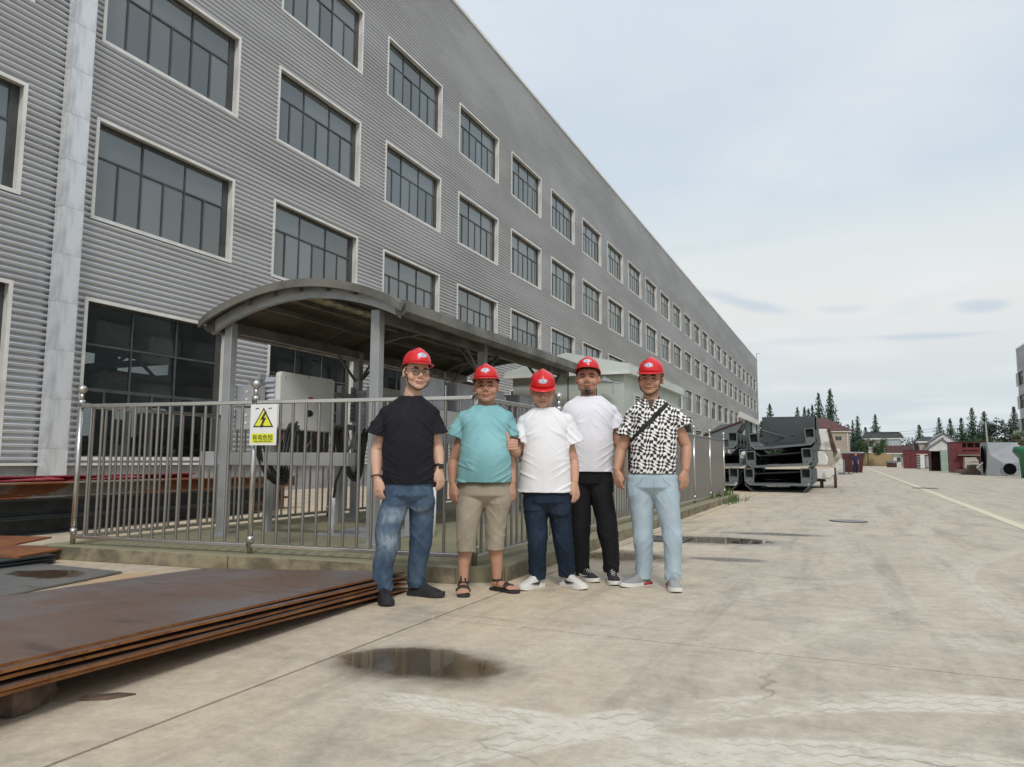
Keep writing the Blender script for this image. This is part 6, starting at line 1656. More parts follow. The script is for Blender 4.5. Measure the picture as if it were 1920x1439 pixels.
def make_person(key, label, S, skin, shirt_m, trouser_m, shoe_kind, hair=True, opt=()):
    bx, by = S['base']; n = math.hypot(bx, by); dirx, diry = bx / n, by / n
    root = thing('person', label, 'person', (bx, by, 0), math.atan2(-dirx, diry), 'men in red helmets standing in a row' if 'far' not in opt else None)
    ex, ey, ez = S['eye']; hs = S['hs']
    HM = Matrix.Translation((ex, ey + .0, ez)) @ Matrix.Rotation(R(S['yaw']), 4, 'Z') @ Matrix.Rotation(R(-S['pitch']), 4, 'X') @ Matrix.Rotation(R(S['roll']), 4, 'Y') @ Matrix.Diagonal((hs * 1.13, hs * 1.03, hs * 1.03, 1))
    H3 = HM.to_3x3()
    W = MB()
    def he(c, r): W.ell(HM @ Vector(c), r, H3, 20, 14)
    he((0, .018, .030), (.076, .096, .092)); he((0, -.012, -.030), (.067, .072, .080)); he((0, -.008, -.062), (.062, .068, .055)); he((0, -.054, -.098), (.030, .024, .020)); he((0, -.030, -.082), (.050, .045, .034))
    for s in (-1, 1):
        he((s * .040, -.046, -.034), (.029, .032, .032)); he((s * .027, -.074, .020), (.025, .013, .009)); he((s * .044, -.018, -.066), (.022, .036, .030))
        he((s * .079, .006, -.012), (.009, .018, .031)); he((s * .0115, -.089, -.036), (.0085, .010, .0075))
    W.tube([HM @ Vector(p) for p in ((0, -.070, .012), (0, -.086, -.010), (0, -.099, -.032))], [.010 * hs, .010 * hs, .0125 * hs], 10)
    he((0, -.079, -.064), (.023, .010, .0052)); he((0, -.077, -.0735), (.019, .010, .0062))
    nb_ = S['torso'][-1]; nk = Vector((nb_[0], nb_[1] + .012, nb_[2]))
    W.tube([HM @ Vector((0, .030, -.02)), HM @ Vector((0, .022, -.075)), nk + Vector((0, 0, -.01)), nk + Vector((0, .01, -.09))], [.056 * hs, .057 * hs, .060 * hs, .085], 20)
    # torso and legs inside the clothes, so the body is one continuous figure
    secs = [(c[0], c[1] + .006, c[2] - (.0 if i < 4 else .015), max(.04, c[3] - .028), max(.03, c[4] - .024)) for i, c in enumerate(S['torso'])]
    hp0 = S['hips']; secs = [(h[0], h[1] + .006, h[2], h[3] - .03, h[4] - .028) for h in reversed(hp0)] [:1] + secs
    W.rings(secs, 28)
    for q_, al, hd_, out in ((-1, S['al'], S['hl'], -1), (1, S['ar'], S['hr'], 1)):
        sh, el, wr = [Vector(v) for v in al]
        f = 1.02 if key in ('P1', 'P5') else .97
        sh = sh + Vector((-out * .030, .0, -.052)); m1, m2 = sh.lerp(el, .5), el.lerp(wr, .35)
        inn = sh + Vector((-out * .06, .01, .0))
        W.tube([inn, sh, m1, el.lerp(sh, .12), el, m2, el.lerp(wr, .75), wr], [.044, .050 * f, .050 * f, .044 * f, .042 * f, .043 * f, .034 * f, .0275 * f], 16)
        if hd_: hand(W, wr, hd_, out, out)
        else: thumbs_up(W, wr, wr + Vector((.0, -.035, .045)))
    for q_, lg in (('l', S['ll']), ('r', S['lr'])):
        hx = S['hips'][-1]; sgn = -1 if q_ == 'l' else 1
        top_ = Vector((hx[0] + sgn * .085, .0, hx[2] + .05))
        if 'shorts' in opt:
            cl = S['c' + q_]; pts = [top_, Vector(lg[0][:3]), Vector(lg[1][:3])] + [Vector(c[:3]) for c in cl]; rr_ = [.09, .075, .062] + [c[3] for c in cl]
            rr_[-1] = .034; pts.insert(3, pts[2].lerp(pts[3], .6)); rr_.insert(3, .057)
        else:
            pts = [top_] + [Vector(c[:3]) for c in lg]; rr_ = [.085] + [max(.03, c[3] - .022) for c in lg]; pts[-1].z = max(pts[-1].z, .1)
        W.tube(pts, rr_, 18)
        if 'shorts' in opt:
            fx, fy, yaw = S['f' + q_]; c_, fd, sd_ = foot_frame(fx, fy, yaw); an = pts[-1]; hl = Vector((an.x, an.y, 0)) - fd * .05
            W.tube([an + Vector((0, 0, .03)), an + Vector((0, 0, -.02)), hl + fd * .05 + Vector((0, 0, .055))], [.034, .036, .038], 14)
            W.tube([hl + Vector((0, 0, .046)) + fd * .01, hl + fd * .06 + Vector((0, 0, .052)), hl + fd * .12 + Vector((0, 0, .046)), hl + fd * .19 + Vector((0, 0, .036))], 1, 14, flat=[(.022, .026), (.030, .033), (.025, .037), (.015, .043)], up=(0, 0, 1))
            for k in range(5):
                s_ = (k - 2) * .0175 * (1 if q_ == 'l' else -1); l_ = .058 - .007 * k; r0 = .0125 - .0012 * k if k else .015
                a_ = hl + fd * .18 + sd_ * (-s_ * -1) + Vector((0, 0, .032)); W.tube([a_ - fd * .02, a_ + fd * l_ * .5 + Vector((0, 0, .001)), a_ + fd * l_ + Vector((0, 0, -.006))], [r0, r0, r0 * .8], 10)
    me = voxel(W, .0048 if 'far' not in opt else .012, 3, .45)
    P_ = coords(me); Nn = normals(me)
    inv = np.array(HM.inverted()); L = P_ @ inv[:3, :3].T + inv[:3, 3]
    near = (L[:, 2] > -.13) & (np.abs(L[:, 0]) < .1) & (L[:, 1] < .03)
    d = np.zeros(len(P_)); x, y, z = L[:, 0], L[:, 1], L[:, 2]
    for s in (-1, 1):
        d -= .0075 * g(x - s * .031, .016) * g(z - .001, .0105)                   # sockets
        d += .0032 * g(x - s * .031, .013) * g(z + .006, .0045)                   # lower lid roll
        d -= .002 * g(x - s * .034, .012) * g(z + .022, .008)
        d -= .0016 * g(np.abs(x) - .030 - .3 * np.abs(z + .055), .005) * g(z + .050, .014) * .5   # smile folds
    d -= .0030 * g(z + .0685, .0022) * g(x, .024)
    d -= .0015 * g(x, .004) * g(z + .053, .006)
    d *= near
    P_ = P_ + Nn * (d * 1.25)[:, None]; setco(me, P_)
    col = np.ones((len(P_), 3))
    def blend(m_, c_):
        m_ = np.clip(m_ * near, 0, 1)[:, None]; col[:] = col * (1 - m_) + np.array(c_) * m_
    blend(.85 * np.clip(g(z + .069, .0105) * 1.3 - .2, 0, 1) * (np.abs(x) < .025), (.80, .52, .52))
    for s in (-1, 1):
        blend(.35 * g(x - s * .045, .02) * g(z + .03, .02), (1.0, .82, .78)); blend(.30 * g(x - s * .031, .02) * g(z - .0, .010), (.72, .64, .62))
    blend(.30 * g(x, .014) * g(z + .038, .014), (1.0, .80, .76))
    blend(.28 * (z < -.055) * np.clip((-z - .055) / .02, 0, 1) * (y < .0), (.72, .70, .70))          # shaven jaw
    if 'goatee' in opt:
        blend(1.3 * g(x, .026) * g(z + .104, .024) * (z < -.080), (.05, .045, .045)); blend(.45 * g(z + .053, .006) * (np.abs(x) < .026), (.3, .28, .28))
    blend(1.0 * g(z + .0685, .0030) * g(x, .024), (.25, .12, .11))
    for s in (-1, 1): blend(.8 * g(x - s * .009, .0045) * g(z + .045, .004), (.25, .14, .12)); blend(.35 * g(x - s * .016, .005) * g(z + .032, .014), (.66, .56, .52)); blend(.35 * g(np.abs(x) - .034 - .25 * (-z - .05), .004) * g(z + .058, .014), (.62, .52, .48))  # shade painted into the skin colour: nostrils, sides of the nose, smile creases
    attr = me.color_attributes.new('Col', 'FLOAT_COLOR', 'POINT')
    attr.data.foreach_set('color', np.concatenate([col, np.ones((len(P_), 1))], axis=1).astype(np.float32).ravel())
    body = finish('body', me, skin, root)
    bvh = BVHTree.FromPolygons([tuple(v) for v in P_], [tuple(p.vertices) for p in me.polygons])
    def surf(lx, lz, off=.001):
        o = HM @ Vector((lx, -.3, lz)); dv = (H3 @ Vector((0, 1, 0))).normalized(); h = bvh.ray_cast(o, dv)
        return (h[0] - dv * off) if h[0] is not None else HM @ Vector((lx, -.085, lz))
    # eyes, brows
    if 'far' not in opt:
        for s in (-1, 1):
            q = MB(); pts = [surf(s * (.031 + dx), .0005 + .0022 * (1 - (dx / .014) ** 2) - (.0015 if dx * s < 0 else 0), .0004) for dx in (-.0145, -.009, -.003, .003, .009, .0145)]
            q.tube(pts, [.0012, .0036, .0048, .0048, .0036, .0012], 8); q.build('eye', M['eyedark'], root, smooth=True)
            q = MB(); pts = [surf(s * bxx, bz, .0005) for bxx, bz in ((.013, .0165), (.022, .0195), (.032, .0210), (.042, .0185), (.049, .0145))]
            q.tube(pts, [.0026, .0052, .0056, .0046, .0018], 6); q.build('eyebrow', M['hair'], root, smooth=True)
    # hair cap below the helmet
    q = MB(); bmv = []
    q.ell((0, 0, 0), (1, 1, 1), None, 40, 28); vs = []
    for v in q.v:
        v = Vector(v); k = 1 + .03 * noise.noise(v * 9)
        vs.append(HM @ Vector((v.x * .0825 * k, v.y * .103 * k + .023, v.z * .097 * k + .034)))
    keep = []
    for f in q.f:
        c_ = sum((Vector(q.v[i]) for i in f), Vector()) / len(f); yy = c_.y; zz = c_.z
        lim = -.70 if yy > .35 else (-.42 if yy > .05 else (-.04 if yy > -.50 else (.42 if 'bald' in opt else .30)))
        if zz > lim: keep.append(f)
    q.v = [tuple(v) for v in vs]; q.f = keep; q.mi = [0] * len(keep)
    ho = q.build('hair', M['hair'], root, smooth=True); sdm = ho.modifiers.new('t', 'SOLIDIFY'); sdm.thickness = .004
    if 'fringe' in opt:
        q = MB(); rr = random.Random(9)
        for k in range(34):
            lx = rr.uniform(-.052, .052); a_ = surf(lx, .078, .004); b_ = surf(lx + rr.uniform(-.008, .008), .052 + rr.uniform(0, .014), .002); q.tube([a_, a_.lerp(b_, .5) - Vector((0, .002, 0)), b_], [.0030, .0025, .0006], 5)
        q.build('fringe', M['hair'], root, smooth=True)
    # helmet
    if 'far' not in opt:
        A = S.get('hat', (0, 0)); HH = HM @ Matrix.Translation((0, .014, .048 + A[1])) @ Matrix.Rotation(R(A[0]), 4, 'X')
        nu, nv = 48, 16; q = MB(); vs = []
        rx, ry, rz_ = .0835, .122, .112
        for i in range(nv + 1):
            ph = (PI / 2) * i / nv
            for j in range(nu):
                t = 2 * PI * j / nu; cx_, sy_ = math.cos(t), math.sin(t)
                rad = math.sin(ph) ** .93
                X_ = rx * rad * math.copysign(abs(cx_) ** .95, cx_); Y_ = ry * rad * sy_; Z_ = rz_ * math.cos(ph) ** .80 if ph < PI / 2 else 0
                rid = g(X_, .017) * .010 * (1 if Y_ < .09 else 0) * min(1, max(0, (Z_ / rz_) * 1.6)) + (g(abs(X_) - .036, .007) * -.003 * min(1, max(0, Z_ / rz_ * 2)))
                vs.append(HH @ Vector((X_, Y_ * (1 + rid * .6), Z_ + rid)))
        fs = [(i * nu + j, i * nu + (j + 1) % nu, (i + 1) * nu + (j + 1) % nu, (i + 1) * nu + j) for i in range(nv) for j in range(nu)] + [tuple(reversed(range(nu)))]
        q.add(vs, fs); hm = q.build('safety_helmet', M['helmet'], root, smooth=True); sdm = hm.modifiers.new('t', 'SOLIDIFY'); sdm.thickness = .0035; sdm.offset = -1
        # brim and peak
        q = MB(); vs = []
        for ring_, (gr, dz) in enumerate(((0, .004), (.006, .001), (.007, -.004), (0, -.003))):
            for j in range(nu):
                t = 2 * PI * j / nu; cx_, sy_ = math.cos(t), math.sin(t); peak = max(0, -sy_) ** 2.2
                ext = gr + (peak * .040 if gr else 0); dzz = dz - (peak * .013 if gr else 0) + .008 * max(0, sy_) ** 2 * -1
                vs.append(HH @ Vector(((rx + ext) * math.copysign(abs(cx_) ** .93, cx_), (ry + ext) * sy_, dzz)))
        fs = [(i * nu + j, i * nu + (j + 1) % nu, ((i + 1) % 4) * nu + (j + 1) % nu, ((i + 1) % 4) * nu + j) for i in range(4) for j in range(nu)]
        q.add(vs, fs); q.build('peak', M['helmet'], hm, smooth=True)
        # emblem: white oval, blue ring and mark, lying on the shell
        hb = BVHTree.FromPolygons([HH @ Vector(HH.inverted() @ v.co) for v in hm.data.vertices], [tuple(p.vertices) for p in hm.data.polygons])
        dv = (HH.to_3x3() @ Vector((0, 1, 0))).normalized()
        def hsurf(lx, lz, off):
            h = hb.ray_cast(HH @ Vector((lx, -.4, lz)), dv); return (h[0] - dv * off) if h[0] is not None else HH @ Vector((lx, -.1, lz))
        def oval(rx_, rz__, off, mt, nm, par, cz=.052, hole=None):
            q = MB(); n_ = 28
            if hole is None:
                q.v = [tuple(hsurf(0, cz, off))]
                for rr__ in (.5, 1.0):
                    q.v += [tuple(hsurf(rx_ * rr__ * math.cos(2 * PI * i / n_), cz + rz__ * rr__ * math.sin(2 * PI * i / n_), off)) for i in range(n_)]
                q.f = [(0, 1 + i, 1 + (i + 1) % n_) for i in range(n_)] + [(1 + i, 1 + n_ + i, 1 + n_ + (i + 1) % n_, 1 + (i + 1) % n_) for i in range(n_)]
            else:
                for rr__ in (hole, 1.0):
                    q.v += [tuple(hsurf(rx_ * rr__ * math.cos(2 * PI * i / n_), cz + rz__ * rr__ * math.sin(2 * PI * i / n_), off)) for i in range(n_)]
                q.f = [(i, n_ + i, n_ + (i + 1) % n_, (i + 1) % n_) for i in range(n_)]
            q.mi = [0] * len(q.f); return q.build(nm, mt, par)
        em = oval(.029, .0165, .0012, M['emblem_w'], 'emblem', hm)
        oval(.0262, .0140, .0018, M['emblem_b'], 'emblem_ring', hm, hole=.84)
        q = MB()
        for (a_, b_) in (((0, -.007), (0, .007)), ((-.006, .0065), (.006, .0065)), ((-.009, -.006), (-.012, 0)), ((-.012, 0), (-.009, .006)), ((.009, -.006), (.012, 0)), ((.012, 0), (.009, .006)), ((-.006, -.0065), (.006, -.0065)), ((-.005, 0), (.005, 0))):
            q.tube([hsurf(a_[0], .052 + a_[1], .0022), hsurf(b_[0], .052 + b_[1], .0022)], .0014, 4)
        q.build('emblem_mark', M['emblem_b'], hm)
        if 'strap' in opt:
            q = MB(); pts = []
            for i in range(25):
                t = i / 24; a = PI * t; X_ = -.080 * math.cos(a); Z_ = .02 - .140 * math.sin(a) ** .8
                pp = bvh.find_nearest(HM @ Vector((X_, -.020 - .036 * math.sin(a), Z_)))[0]; ctr = HM @ Vector((0, 0, -.04)); pts.append(pp + (pp - ctr).normalized() * .003)
            q.tube(pts, 1, 6, flat=[(.0022, .0045)] * len(pts)); q.build('chin_strap', M['strapblk'], hm)
    if 'glasses' in opt:
        go = MB()
        for s in (-1, 1):
            ring = []
            for i in range(21):
                a = 2 * PI * i / 20; ring.append(HM @ Vector((s * .032 + .0235 * math.copysign(abs(math.cos(a)) ** .7, math.cos(a)), -.092, -.003 + .0155 * math.copysign(abs(math.sin(a)) ** .7, math.sin(a)))))
            go.tube(ring, .0019, 6, caps=False); go.tube([HM @ Vector((s * .055, -.091, .006)), HM @ Vector((s * .074, -.075, .006)), HM @ Vector((s * .083, .0, .002))], .0013, 5)
        go.tube([HM @ Vector((-.009, -.092, .002)), HM @ Vector((0, -.094, .006)), HM @ Vector((.009, -.092, .002))], .0013, 5)
        gl = go.build('glasses', M['wire'], root)
        for s in (-1, 1):
            q = MB(); q.v = [tuple(HM @ Vector((s * .032 + .0225 * math.copysign(abs(math.cos(2 * PI * i / 20)) ** .7, math.cos(2 * PI * i / 20)), -.092, -.003 + .0148 * math.copysign(abs(math.sin(2 * PI * i / 20)) ** .7, math.sin(2 * PI * i / 20))))) for i in range(20)]; q.f = [tuple(range(20))]; q.mi = [0]; q.build('lens', M['lens'], gl)
    # ---- shirt
    W = MB(); T = S['torso']; vz = .0062 if 'far' not in opt else .014
    secs = [(c[0], c[1], c[2], c[3], c[4]) for c in T]
    secs[0] = (T[0][0], T[0][1], T[0][2] - .07, T[0][3] + .003, T[0][4] + .004)
    W.rings(spl(secs), 40, 2.25)
    for sl, out in ((S['sl'], -1), (S['sr'], 1)):
        a, b_ = Vector(sl[0]), Vector(sl[1]); dirv = (b_ - a).normalized(); e_ = b_ + dirv * .03
        a = Vector((a.x - out * .014, a.y + .008, a.z - .034)); nkp = Vector((T[-1][0] + out * .035, T[-1][1] + .01, T[-1][2] - .058))
        W.ell(a + Vector((0, 0, .002)), (.066, .076, .064)); W.tube([nkp, nkp.lerp(a, .5) + Vector((0, 0, .004)), a], 1, 18, flat=[(.052, .062), (.056, .068), (.060, .072)], up=(0, 0, 1))
        r0, r1 = S['slr']; W.tube([a, a.lerp(b_, .33), a.lerp(b_, .66), b_, e_], 1, 22, flat=[(r0 * .72, r0 * .70), (r0 * .84, r0 * .80), (r0 * .92, r0 * .86), (r1 * .97, r1 * .90), (r1 * 1.0, r1 * .92)], up=(0, 1, 0))
    me = voxel(W, vz, 14, .5)
    sd0 = (T[0][2] - .001); sl_, sr_ = S['sl'], S['sr']
    def cut_sleeve(f):
        c_ = f.calc_center_median()
        for sl in (sl_, sr_):
            a, b_ = Vector(sl[0]), Vector(sl[1]); dv = (b_ - a).normalized()
            if (c_ - b_).dot(dv) > .002 and (c_ - b_).length < .17 and (c_ - b_ - dv * (c_ - b_).dot(dv)).length < .14 and abs(c_.x - T[1][0]) > T[1][3] * .5 and c_.z < a.z: 
                # only the sleeve tube, not the torso side
                if abs(c_.x - T[2][0]) > T[2][3] + .0 or (c_ - b_).dot(dv) > .018 and (c_ - b_ - dv * (c_ - b_).dot(dv)).length < .05: return True
        if c_.z < sd0 - .004: return True
        tp = T[-1]
        if c_.z > tp[2] - .012: return True
        if 'collar' in opt and c_.y < 0 and c_.z > tp[2] - .105 and abs(c_.x - tp[0]) < .036 * (c_.z - tp[2] + .105) / .09: return True
        return False
    strip_faces(me, cut_sleeve)
    P_ = coords(me); Nn = normals(me)
    k0 = S.get('wr', 1.8); dd = np.zeros(len(P_))
    hemz = T[0][2]; sx = {'P1': 3, 'P2': 11, 'P3': 23, 'P4': 31, 'P5': 47}.get(key, 5)
    arm = [Vector(S['sl'][0]), Vector(S['sr'][0])]
    for i in range(len(P_)):
        x_, y_, z_ = P_[i]
        # folds fan from the armpits, run down at the hem
        ax = x_ - T[2][0]; sg = 1 if ax > 0 else -1; ax = abs(ax)
        low = min(1, max(0, (T[3][2] - z_) / .35)); up = min(1, max(0, (z_ - T[3][2] + .16) / .2)) * min(1, ax / .12)
        f1 = noise.noise(Vector((x_ * 5 + sx, y_ * 5, z_ * 2.4)))
        flute = noise.noise(Vector((x_ * 11 + sx, y_ * 9, z_ * 1.6 + sx)))                                   # soft vertical flutes to the hem
        diag = noise.noise(Vector(((z_ + ax * .9) * 16 + sx * sg, (z_ * .5 - ax) * 3.0, y_ * 3 + sg)))       # drag lines towards the armpit
        sag = noise.noise(Vector(((z_ - ax * .55) * 17 + sx * 2, ax * 3.5, y_ * 2 + 9 * sg)))                # slung folds over the belly
        rd = max(0, .30 - abs(diag)) / .30; rs = max(0, .26 - abs(sag)) / .26
        side = min(1, max(0, (ax - .03) / .10))
        dd[i] = .006 * f1 + .0065 * flute * low + .0070 * (rd * rd) * up + .0062 * (rs * rs) * low * side
    P_ = P_ + Nn * (dd * k0)[:, None]; setco(me, P_)
    so = finish('shirt', me, shirt_m, root); s_ = so.modifiers.new('t', 'SOLIDIFY'); s_.thickness = .0035; s_.offset = 0
    tp = T[-1]; q = MB(); ring = []
    if 'collar' not in opt:
        for i in range(33):
            a = 2 * PI * i / 32; fr_ = max(0, -math.sin(a)); ring.append((tp[0] + (tp[3] + .003) * math.cos(a), tp[1] + (tp[4] + .004) * math.sin(a) - .004 * fr_, tp[2] - .012 - .016 * fr_ + .006 * max(0, math.sin(a))))
        q.tube(ring, 1, 6, caps=False, flat=[(.008, .0035)] * 33, up=(0, 0, 1)); q.build('collar', shirt_m, so, smooth=True)
    else:
        for s in (-1, 1):
            pts = [(s * .005, -tp[4] - .050, -.085), (s * .062, -tp[4] - .022, -.060), (s * (tp[3] + .012), -.012, .0), (s * (tp[3] + .004), .03, .022), (s * (tp[3] - .006), .02, .030), (s * (tp[3] - .008), -.03, .005), (s * .028, -tp[4] - .022, -.038)]
            q = MB(); q.prism([(tp[0] + a, tp[1] + b_, tp[2] + c_ - .01) for a, b_, c_ in pts], (s * .002, -.004, .001)); q.build('collar', shirt_m, so)
        q = MB(); q.prism([(tp[0] - .024, tp[1] - tp[4] - .018, tp[2] - .016), (tp[0] + .024, tp[1] - tp[4] - .018, tp[2] - .016), (tp[0], tp[1] - tp[4] - .051, tp[2] - .098)], (0, -.004, .002)); q.build('open_neck', skin2.get(key, M['black']), so)
    if 'satchel' in opt:
        sb_ = BVHTree.FromPolygons([tuple(v) for v in P_], [tuple(p.vertices) for p in me.polygons]); q = MB(); pts = []
        a, b_ = Vector((T[3][0] + .105, 0, T[-2][2] - .02)), Vector((T[3][0] - T[3][3] - .0, 0, T[2][2] + .005))
        for i in range(22):
            t = i / 21; p = a.lerp(b_, t); h = sb_.ray_cast(Vector((p.x, -.6, p.z)), Vector((0, 1, 0))); 
            pts.append(h[0] + h[1] * .005 if h[0] is not None else Vector((p.x, .0, p.z)))
        q.tube(pts, 1, 6, flat=[(.0035, .021)] * len(pts), up=(0, -1, 0)); st = q.build('bag_strap', M['strapblk'], root)
        q = MB(); q.b2((b_.x - .03, -.02, b_.z - .24), (b_.x + .01, .12, b_.z - .0)); q.build('bag', M['strapblk'], root, bevel=.012)
    # ---- trousers
    W = MB(); hp_ = S['hips']; up_ = hp_[0]
    t0 = S['torso'][0]; W.rings([(t0[0], 0, t0[2] + .08, t0[3] - .022, t0[4] - .02), (t0[0], 0, t0[2] - .005, t0[3] - .006, t0[4] - .008)] + [(h[0], h[1], min(h[2], t0[2] - .03 - .05 * i), h[3] - .003, h[4]) for i, h in enumerate(hp_)] + [(hp_[-1][0], .012, hp_[-1][2] - .040, hp_[-1][3] * .84, hp_[-1][4] * .80), (hp_[-1][0], .022, hp_[-1][2] - .095, hp_[-1][3] * .34, hp_[-1][4] * .40)], 36, 2.2)
    for q_, lg in ((-1, S['ll']), (1, S['lr'])):
        h1 = hp_[-1]; wleg = lg[0][3]
        pts = [Vector((h1[0] + q_ * (h1[3] - wleg * .97), 0, h1[2] + .03)), Vector((h1[0] + q_ * (h1[3] - wleg * 1.0), lg[0][1] * .3, h1[2] - .05))] + [Vector(c[:3]) for c in lg]
        rr_ = [(wleg * .98, wleg * 1.08), (wleg * 1.0, wleg * 1.12)] + [(c[3], c[3] * (1.12 if i < 2 else 1.06)) for i, c in enumerate(lg)]
        last = Vector(lg[-1][:3]); dv = (last - Vector(lg[-2][:3])).normalized()
        ext = .03 if 'shorts' in opt else .012; pts.append(last + dv * ext); rr_.append((lg[-1][3] * 1.02, lg[-1][3] * 1.08))
        if 'shorts' not in opt: pts[-1].z = max(.06, pts[-1].z)
        pts, rr_ = splc(pts, rr_)
        W.tube(pts, 1, 24, flat=[(a, b_) for a, b_ in rr_], up=(1, 0, 0))
    me = voxel(W, vz, 6, .5)
    ends = [Vector(S['ll'][-1][:3]), Vector(S['lr'][-1][:3])]; ez_ = (max(e.z for e in ends) if 'shorts' in opt else None)
    strip_faces(me, lambda f: any(f.calc_center_median().z < e.z - (.012 if 'shorts' in opt else .010) and abs(f.calc_center_median().x - e.x) < .12 and f.normal.z < -.3 for e in ends) and (f.calc_center_median().z < .45))
    P_ = coords(me); Nn = normals(me); dd = np.zeros(len(P_)); kf = {'P4': .7, 'P2': .5}.get(key, .85)
    kz = [.39, .12] if 'shorts' not in opt else [.55, .42]
    for i in range(len(P_)):
        x_, y_, z_ = P_[i]; sgn = 1 if x_ > hp_[-1][0] else -1
        f1 = noise.noise(Vector((x_ * 6 + sx, y_ * 6, z_ * 3))); 
        r1 = 1 - abs(noise.noise(Vector((x_ * 8 + sx * 3, y_ * 8 + sgn * 3, z_ * 10 + x_ * 13 * sgn)))) * 2.6
        w_ = .25 + 1.0 * math.exp(-((z_ - kz[0]) / .09) ** 2) + 1.35 * math.exp(-((z_ - kz[1]) / .07) ** 2) + .9 * math.exp(-((z_ - hp_[-1][2] + .08) / .07) ** 2)
        dd[i] = .0045 * f1 + .0062 * max(0, r1) ** 2.2 * w_
    P_ = P_ + Nn * (dd * kf)[:, None]; setco(me, P_)
    to = finish('trousers' if 'shorts' not in opt else 'shorts', me, trouser_m, root); s_ = to.modifiers.new('t', 'SOLIDIFY'); s_.thickness = .003; s_.offset = 0
    if 'jeans' in opt:
        q = MB(); hx, hz = hp_[-1][0], hp_[-1][2]; jb = BVHTree.FromPolygons([tuple(v) for v in P_], [tuple(p.vertices) for p in me.polygons])
        def js(x_, z_, o=.002):
            h = jb.ray_cast(Vector((x_, -.6, z_)), Vector((0, 1, 0))); return (h[0] + Vector((0, -o, 0))) if h[0] is not None else Vector((x_, -.13, z_))
        q.tube([js(hx + .008, hz + .05 - .02 * i) for i in range(7)], .0011, 5)
        q.build('fly_seam', M['ink'], to)
        q = MB()
        for s in (-1, 1): q.tube([js(hx + s * (.075 + .016 * i), hz + .075 - .028 * i ** .6) for i in range(5)], .0011, 5)
        q.build('pocket_seam', M['ink'], to)
    if 'drawstring' in opt:
        q = MB(); h1 = hp_[0]; q.tube([(h1[0] - .02, -h1[4] - .012, h1[2] - .012), (h1[0], -h1[4] - .016, h1[2] - .03), (h1[0] + .015, -h1[4] - .013, h1[2] - .01)], .003, 5); q.build('drawstring', M['ink'], to)
    # ---- shoes
    for q_, lg in (('l', S['ll']), ('r', S['lr'])):
        fx, fy, yaw = S['f' + q_]
        if 'far' in opt: yaw = 0
        if 'shorts' in opt:
            an = Vector(S['c' + q_][-1][:3]); c_, fd, sd_ = foot_frame(fx, fy, yaw); hl = Vector((an.x, an.y, 0)) - fd * .05
            q = MB(); outl = [(-.012, .012), (-.008, .030), (.05, .038), (.11, .036), (.17, .045), (.22, .048), (.25, .036), (.262, .014)]
            pts = [hl + fd * u + sd_ * w for u, w in outl] + [hl + fd * u - sd_ * w for u, w in reversed(outl)]
            q.prism(pts, (0, 0, .020)); so_ = q.build('sandal', M['sole_k'], root, bevel=.004)
            fb = BVHTree.FromPolygons([v.co for v in body.data.vertices], [tuple(p.vertices) for p in body.data.polygons])
            def band(u0, u1, zt=.2, wd=.011, h0=.0):
                pts = []
                for i in range(15):
                    a = PI * i / 14; cc = hl + fd * (u0 + (u1 - u0) * i / 14) + Vector((0, 0, .030 + h0)); rr__ = .1
                    src = cc + sd_ * (rr__ * math.cos(a)) + Vector((0, 0, rr__ * math.sin(a))); hit = fb.ray_cast(src, (cc - src).normalized())
                    p = hit[0] if hit[0] is not None else cc + sd_ * .04 * math.cos(a); pts.append(p + (src - cc).normalized() * .0025)
                q = MB(); q.tube(pts, 1, 6, flat=[(.0028, wd)] * len(pts), up=(0, 0, 1)); q.build('strap', M['leather'], so_, smooth=True)
            band(.185, .165, wd=.014); band(.135, .155, wd=.012); band(.085, .075, wd=.011, h0=.02)
            q = MB(); ring = []
            for i in range(17):
                a = -PI * .5 + 2 * PI * i / 16; cc = hl + fd * .045 + Vector((0, 0, .080)); src = cc + fd * .12 * math.cos(a) + sd_ * .12 * math.sin(a); hit = fb.ray_cast(src, (cc - src).normalized()); p = hit[0] if hit[0] is not None else cc + (src - cc) * .3; ring.append(p + (src - cc).normalized() * .0022)
            q.tube(ring, 1, 6, flat=[(.009, .0026)] * 17, caps=False, up=(0, 0, 1)); q.build('strap', M['leather'], so_, smooth=True)
        else:
            an = (lg[-1][0], lg[-1][1]); shoe(root, an, fx, fy, yaw, shoe_kind, q_)
    # wrist wear
    if 'watch' in opt:
        wr, el = Vector(S['ar'][2]), Vector(S['ar'][1]); dv = (el - wr).normalized(); q = MB(); q.tube([wr + dv * .012, wr + dv * .030], .034, 16, caps=False); w_ = q.build('watch', M['black'], root, smooth=True); s_ = w_.modifiers.new('t', 'SOLIDIFY'); s_.thickness = .003
        q = MB(); q.box(wr + dv * .02 + Vector((.012, -.032, 0)), (.034, .010, .038)); q.build('watch_face', M['eyedark'], w_, bevel=.003)
        wr, el = Vector(S['al'][2]), Vector(S['al'][1]); dv = (el - wr).normalized(); u_ = dv.orthogonal().normalized(); v_ = dv.cross(u_); q = MB()
        for i in range(20):
            a = 2 * PI * i / 20; q.ell(wr + dv * .015 + u_ * .034 * math.cos(a) + v_ * .034 * math.sin(a), (.006, .006, .006), nu=8, nv=6)
        q.build('bead_bracelet', M['bead'], root, smooth=True)
    return root

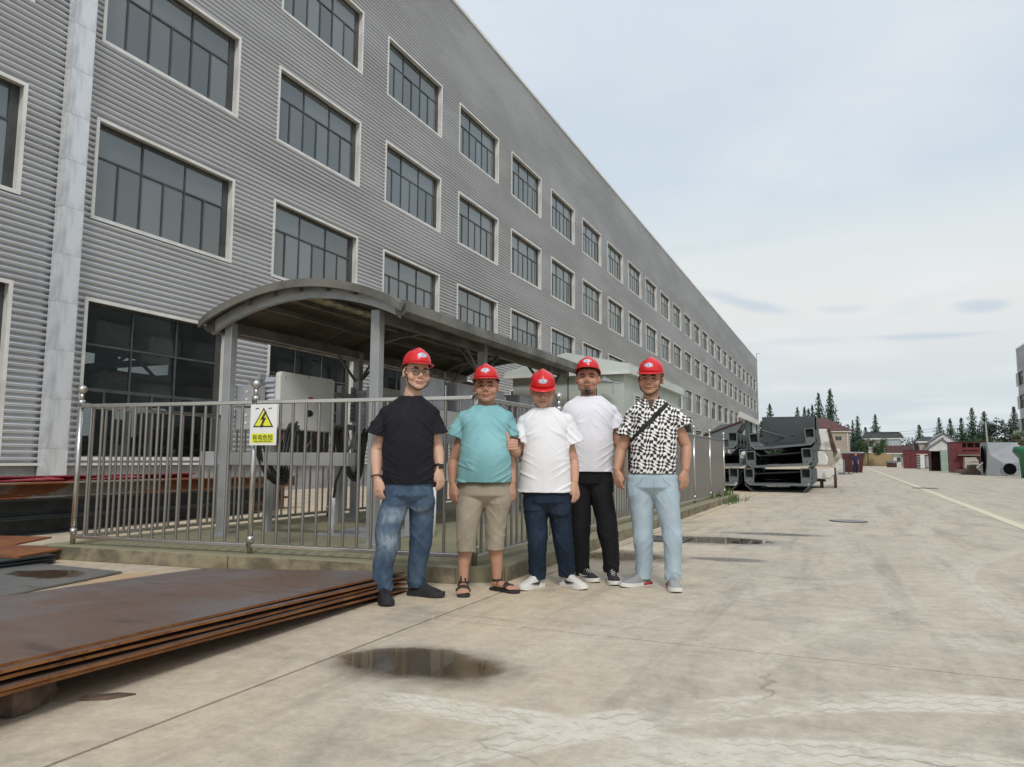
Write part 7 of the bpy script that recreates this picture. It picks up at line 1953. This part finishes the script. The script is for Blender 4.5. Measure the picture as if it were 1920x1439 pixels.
skin_l = skinmat('skin_light', (.64, .39, .285)); skin_m = skinmat('skin_tan', (.56, .32, .225)); skin_d = skinmat('skin_brown', (.47, .255, .17))
skin2 = {'P5': skin_d}
SPEC['P1']['hat'] = (-4, .0); SPEC['P2']['hat'] = (-3, .0); SPEC['P3']['hat'] = (1, -.012); SPEC['P4']['hat'] = (-9, .004); SPEC['P5']['hat'] = (1, -.002)
make_person('P1', 'man in black t-shirt and faded blue jeans with glasses, leftmost of the five', SPEC['P1'], skin_l,
            cloth('black_tshirt', (.010, .010, .013), (.016, .016, .021), fold=.25), denim('faded_denim', (.045, .075, .125), (.080, .125, .195), (.34, .42, .47), .75), 'bk', opt=('strap', 'glasses', 'watch', 'jeans'))
make_person('P2', 'man in turquoise t-shirt, beige three-quarter shorts and dark sandals', SPEC['P2'], skin_d,
            cloth('turquoise_tshirt', (.19, .42, .46), (.25, .49, .52), fold=.25, fs=(7, 7, 9)), cloth('beige_linen', (.30, .26, .20), (.36, .315, .245), fold=.3, fs=(9, 9, 14)), 'bk', opt=('shorts', 'bald', 'drawstring'))
make_person('P3', 'man in white t-shirt and dark blue jeans giving a thumbs-up, in the middle', SPEC['P3'], skin_m,
            cloth('white_tshirt', (.76, .76, .79), (.80, .80, .82), fold=.2), denim('dark_denim', (.009, .017, .032), (.016, .029, .052), (.06, .09, .14), .35), 'wh', opt=('glasses', 'jeans'))
make_person('P4', 'bearded man in white t-shirt and black trousers standing second from the right', SPEC['P4'], skin_d,
            cloth('bright_white_tshirt', (.75, .75, .82), (.79, .79, .84), fold=.2), cloth('black_trousers', (.008, .008, .010), (.012, .012, .015), fold=.3), 'bw', opt=('goatee', 'fringe'))
make_person('P5', 'man in black and white patterned shirt and pale blue trousers with cross-body strap', SPEC['P5'], skin_d,
            checker_shirt(), denim('pale_blue_cotton', (.34, .43, .50), (.40, .49, .55), (.47, .56, .62), .4), 'gr', opt=('strap', 'collar', 'satchel', 'jeans'))
# the person walking far down the yard
F_ = dict(SPEC['P1']); F_['base'] = (1.02, 71.0); F_['yaw'] = 0
make_person('far', 'distant person in dark blue work clothes walking down the yard', F_, skin_m, cloth('navy_workwear', (.018, .026, .075), (.026, .036, .10)), cloth('navy_work_trousers', (.016, .024, .07)), 'bk', opt=('far',))
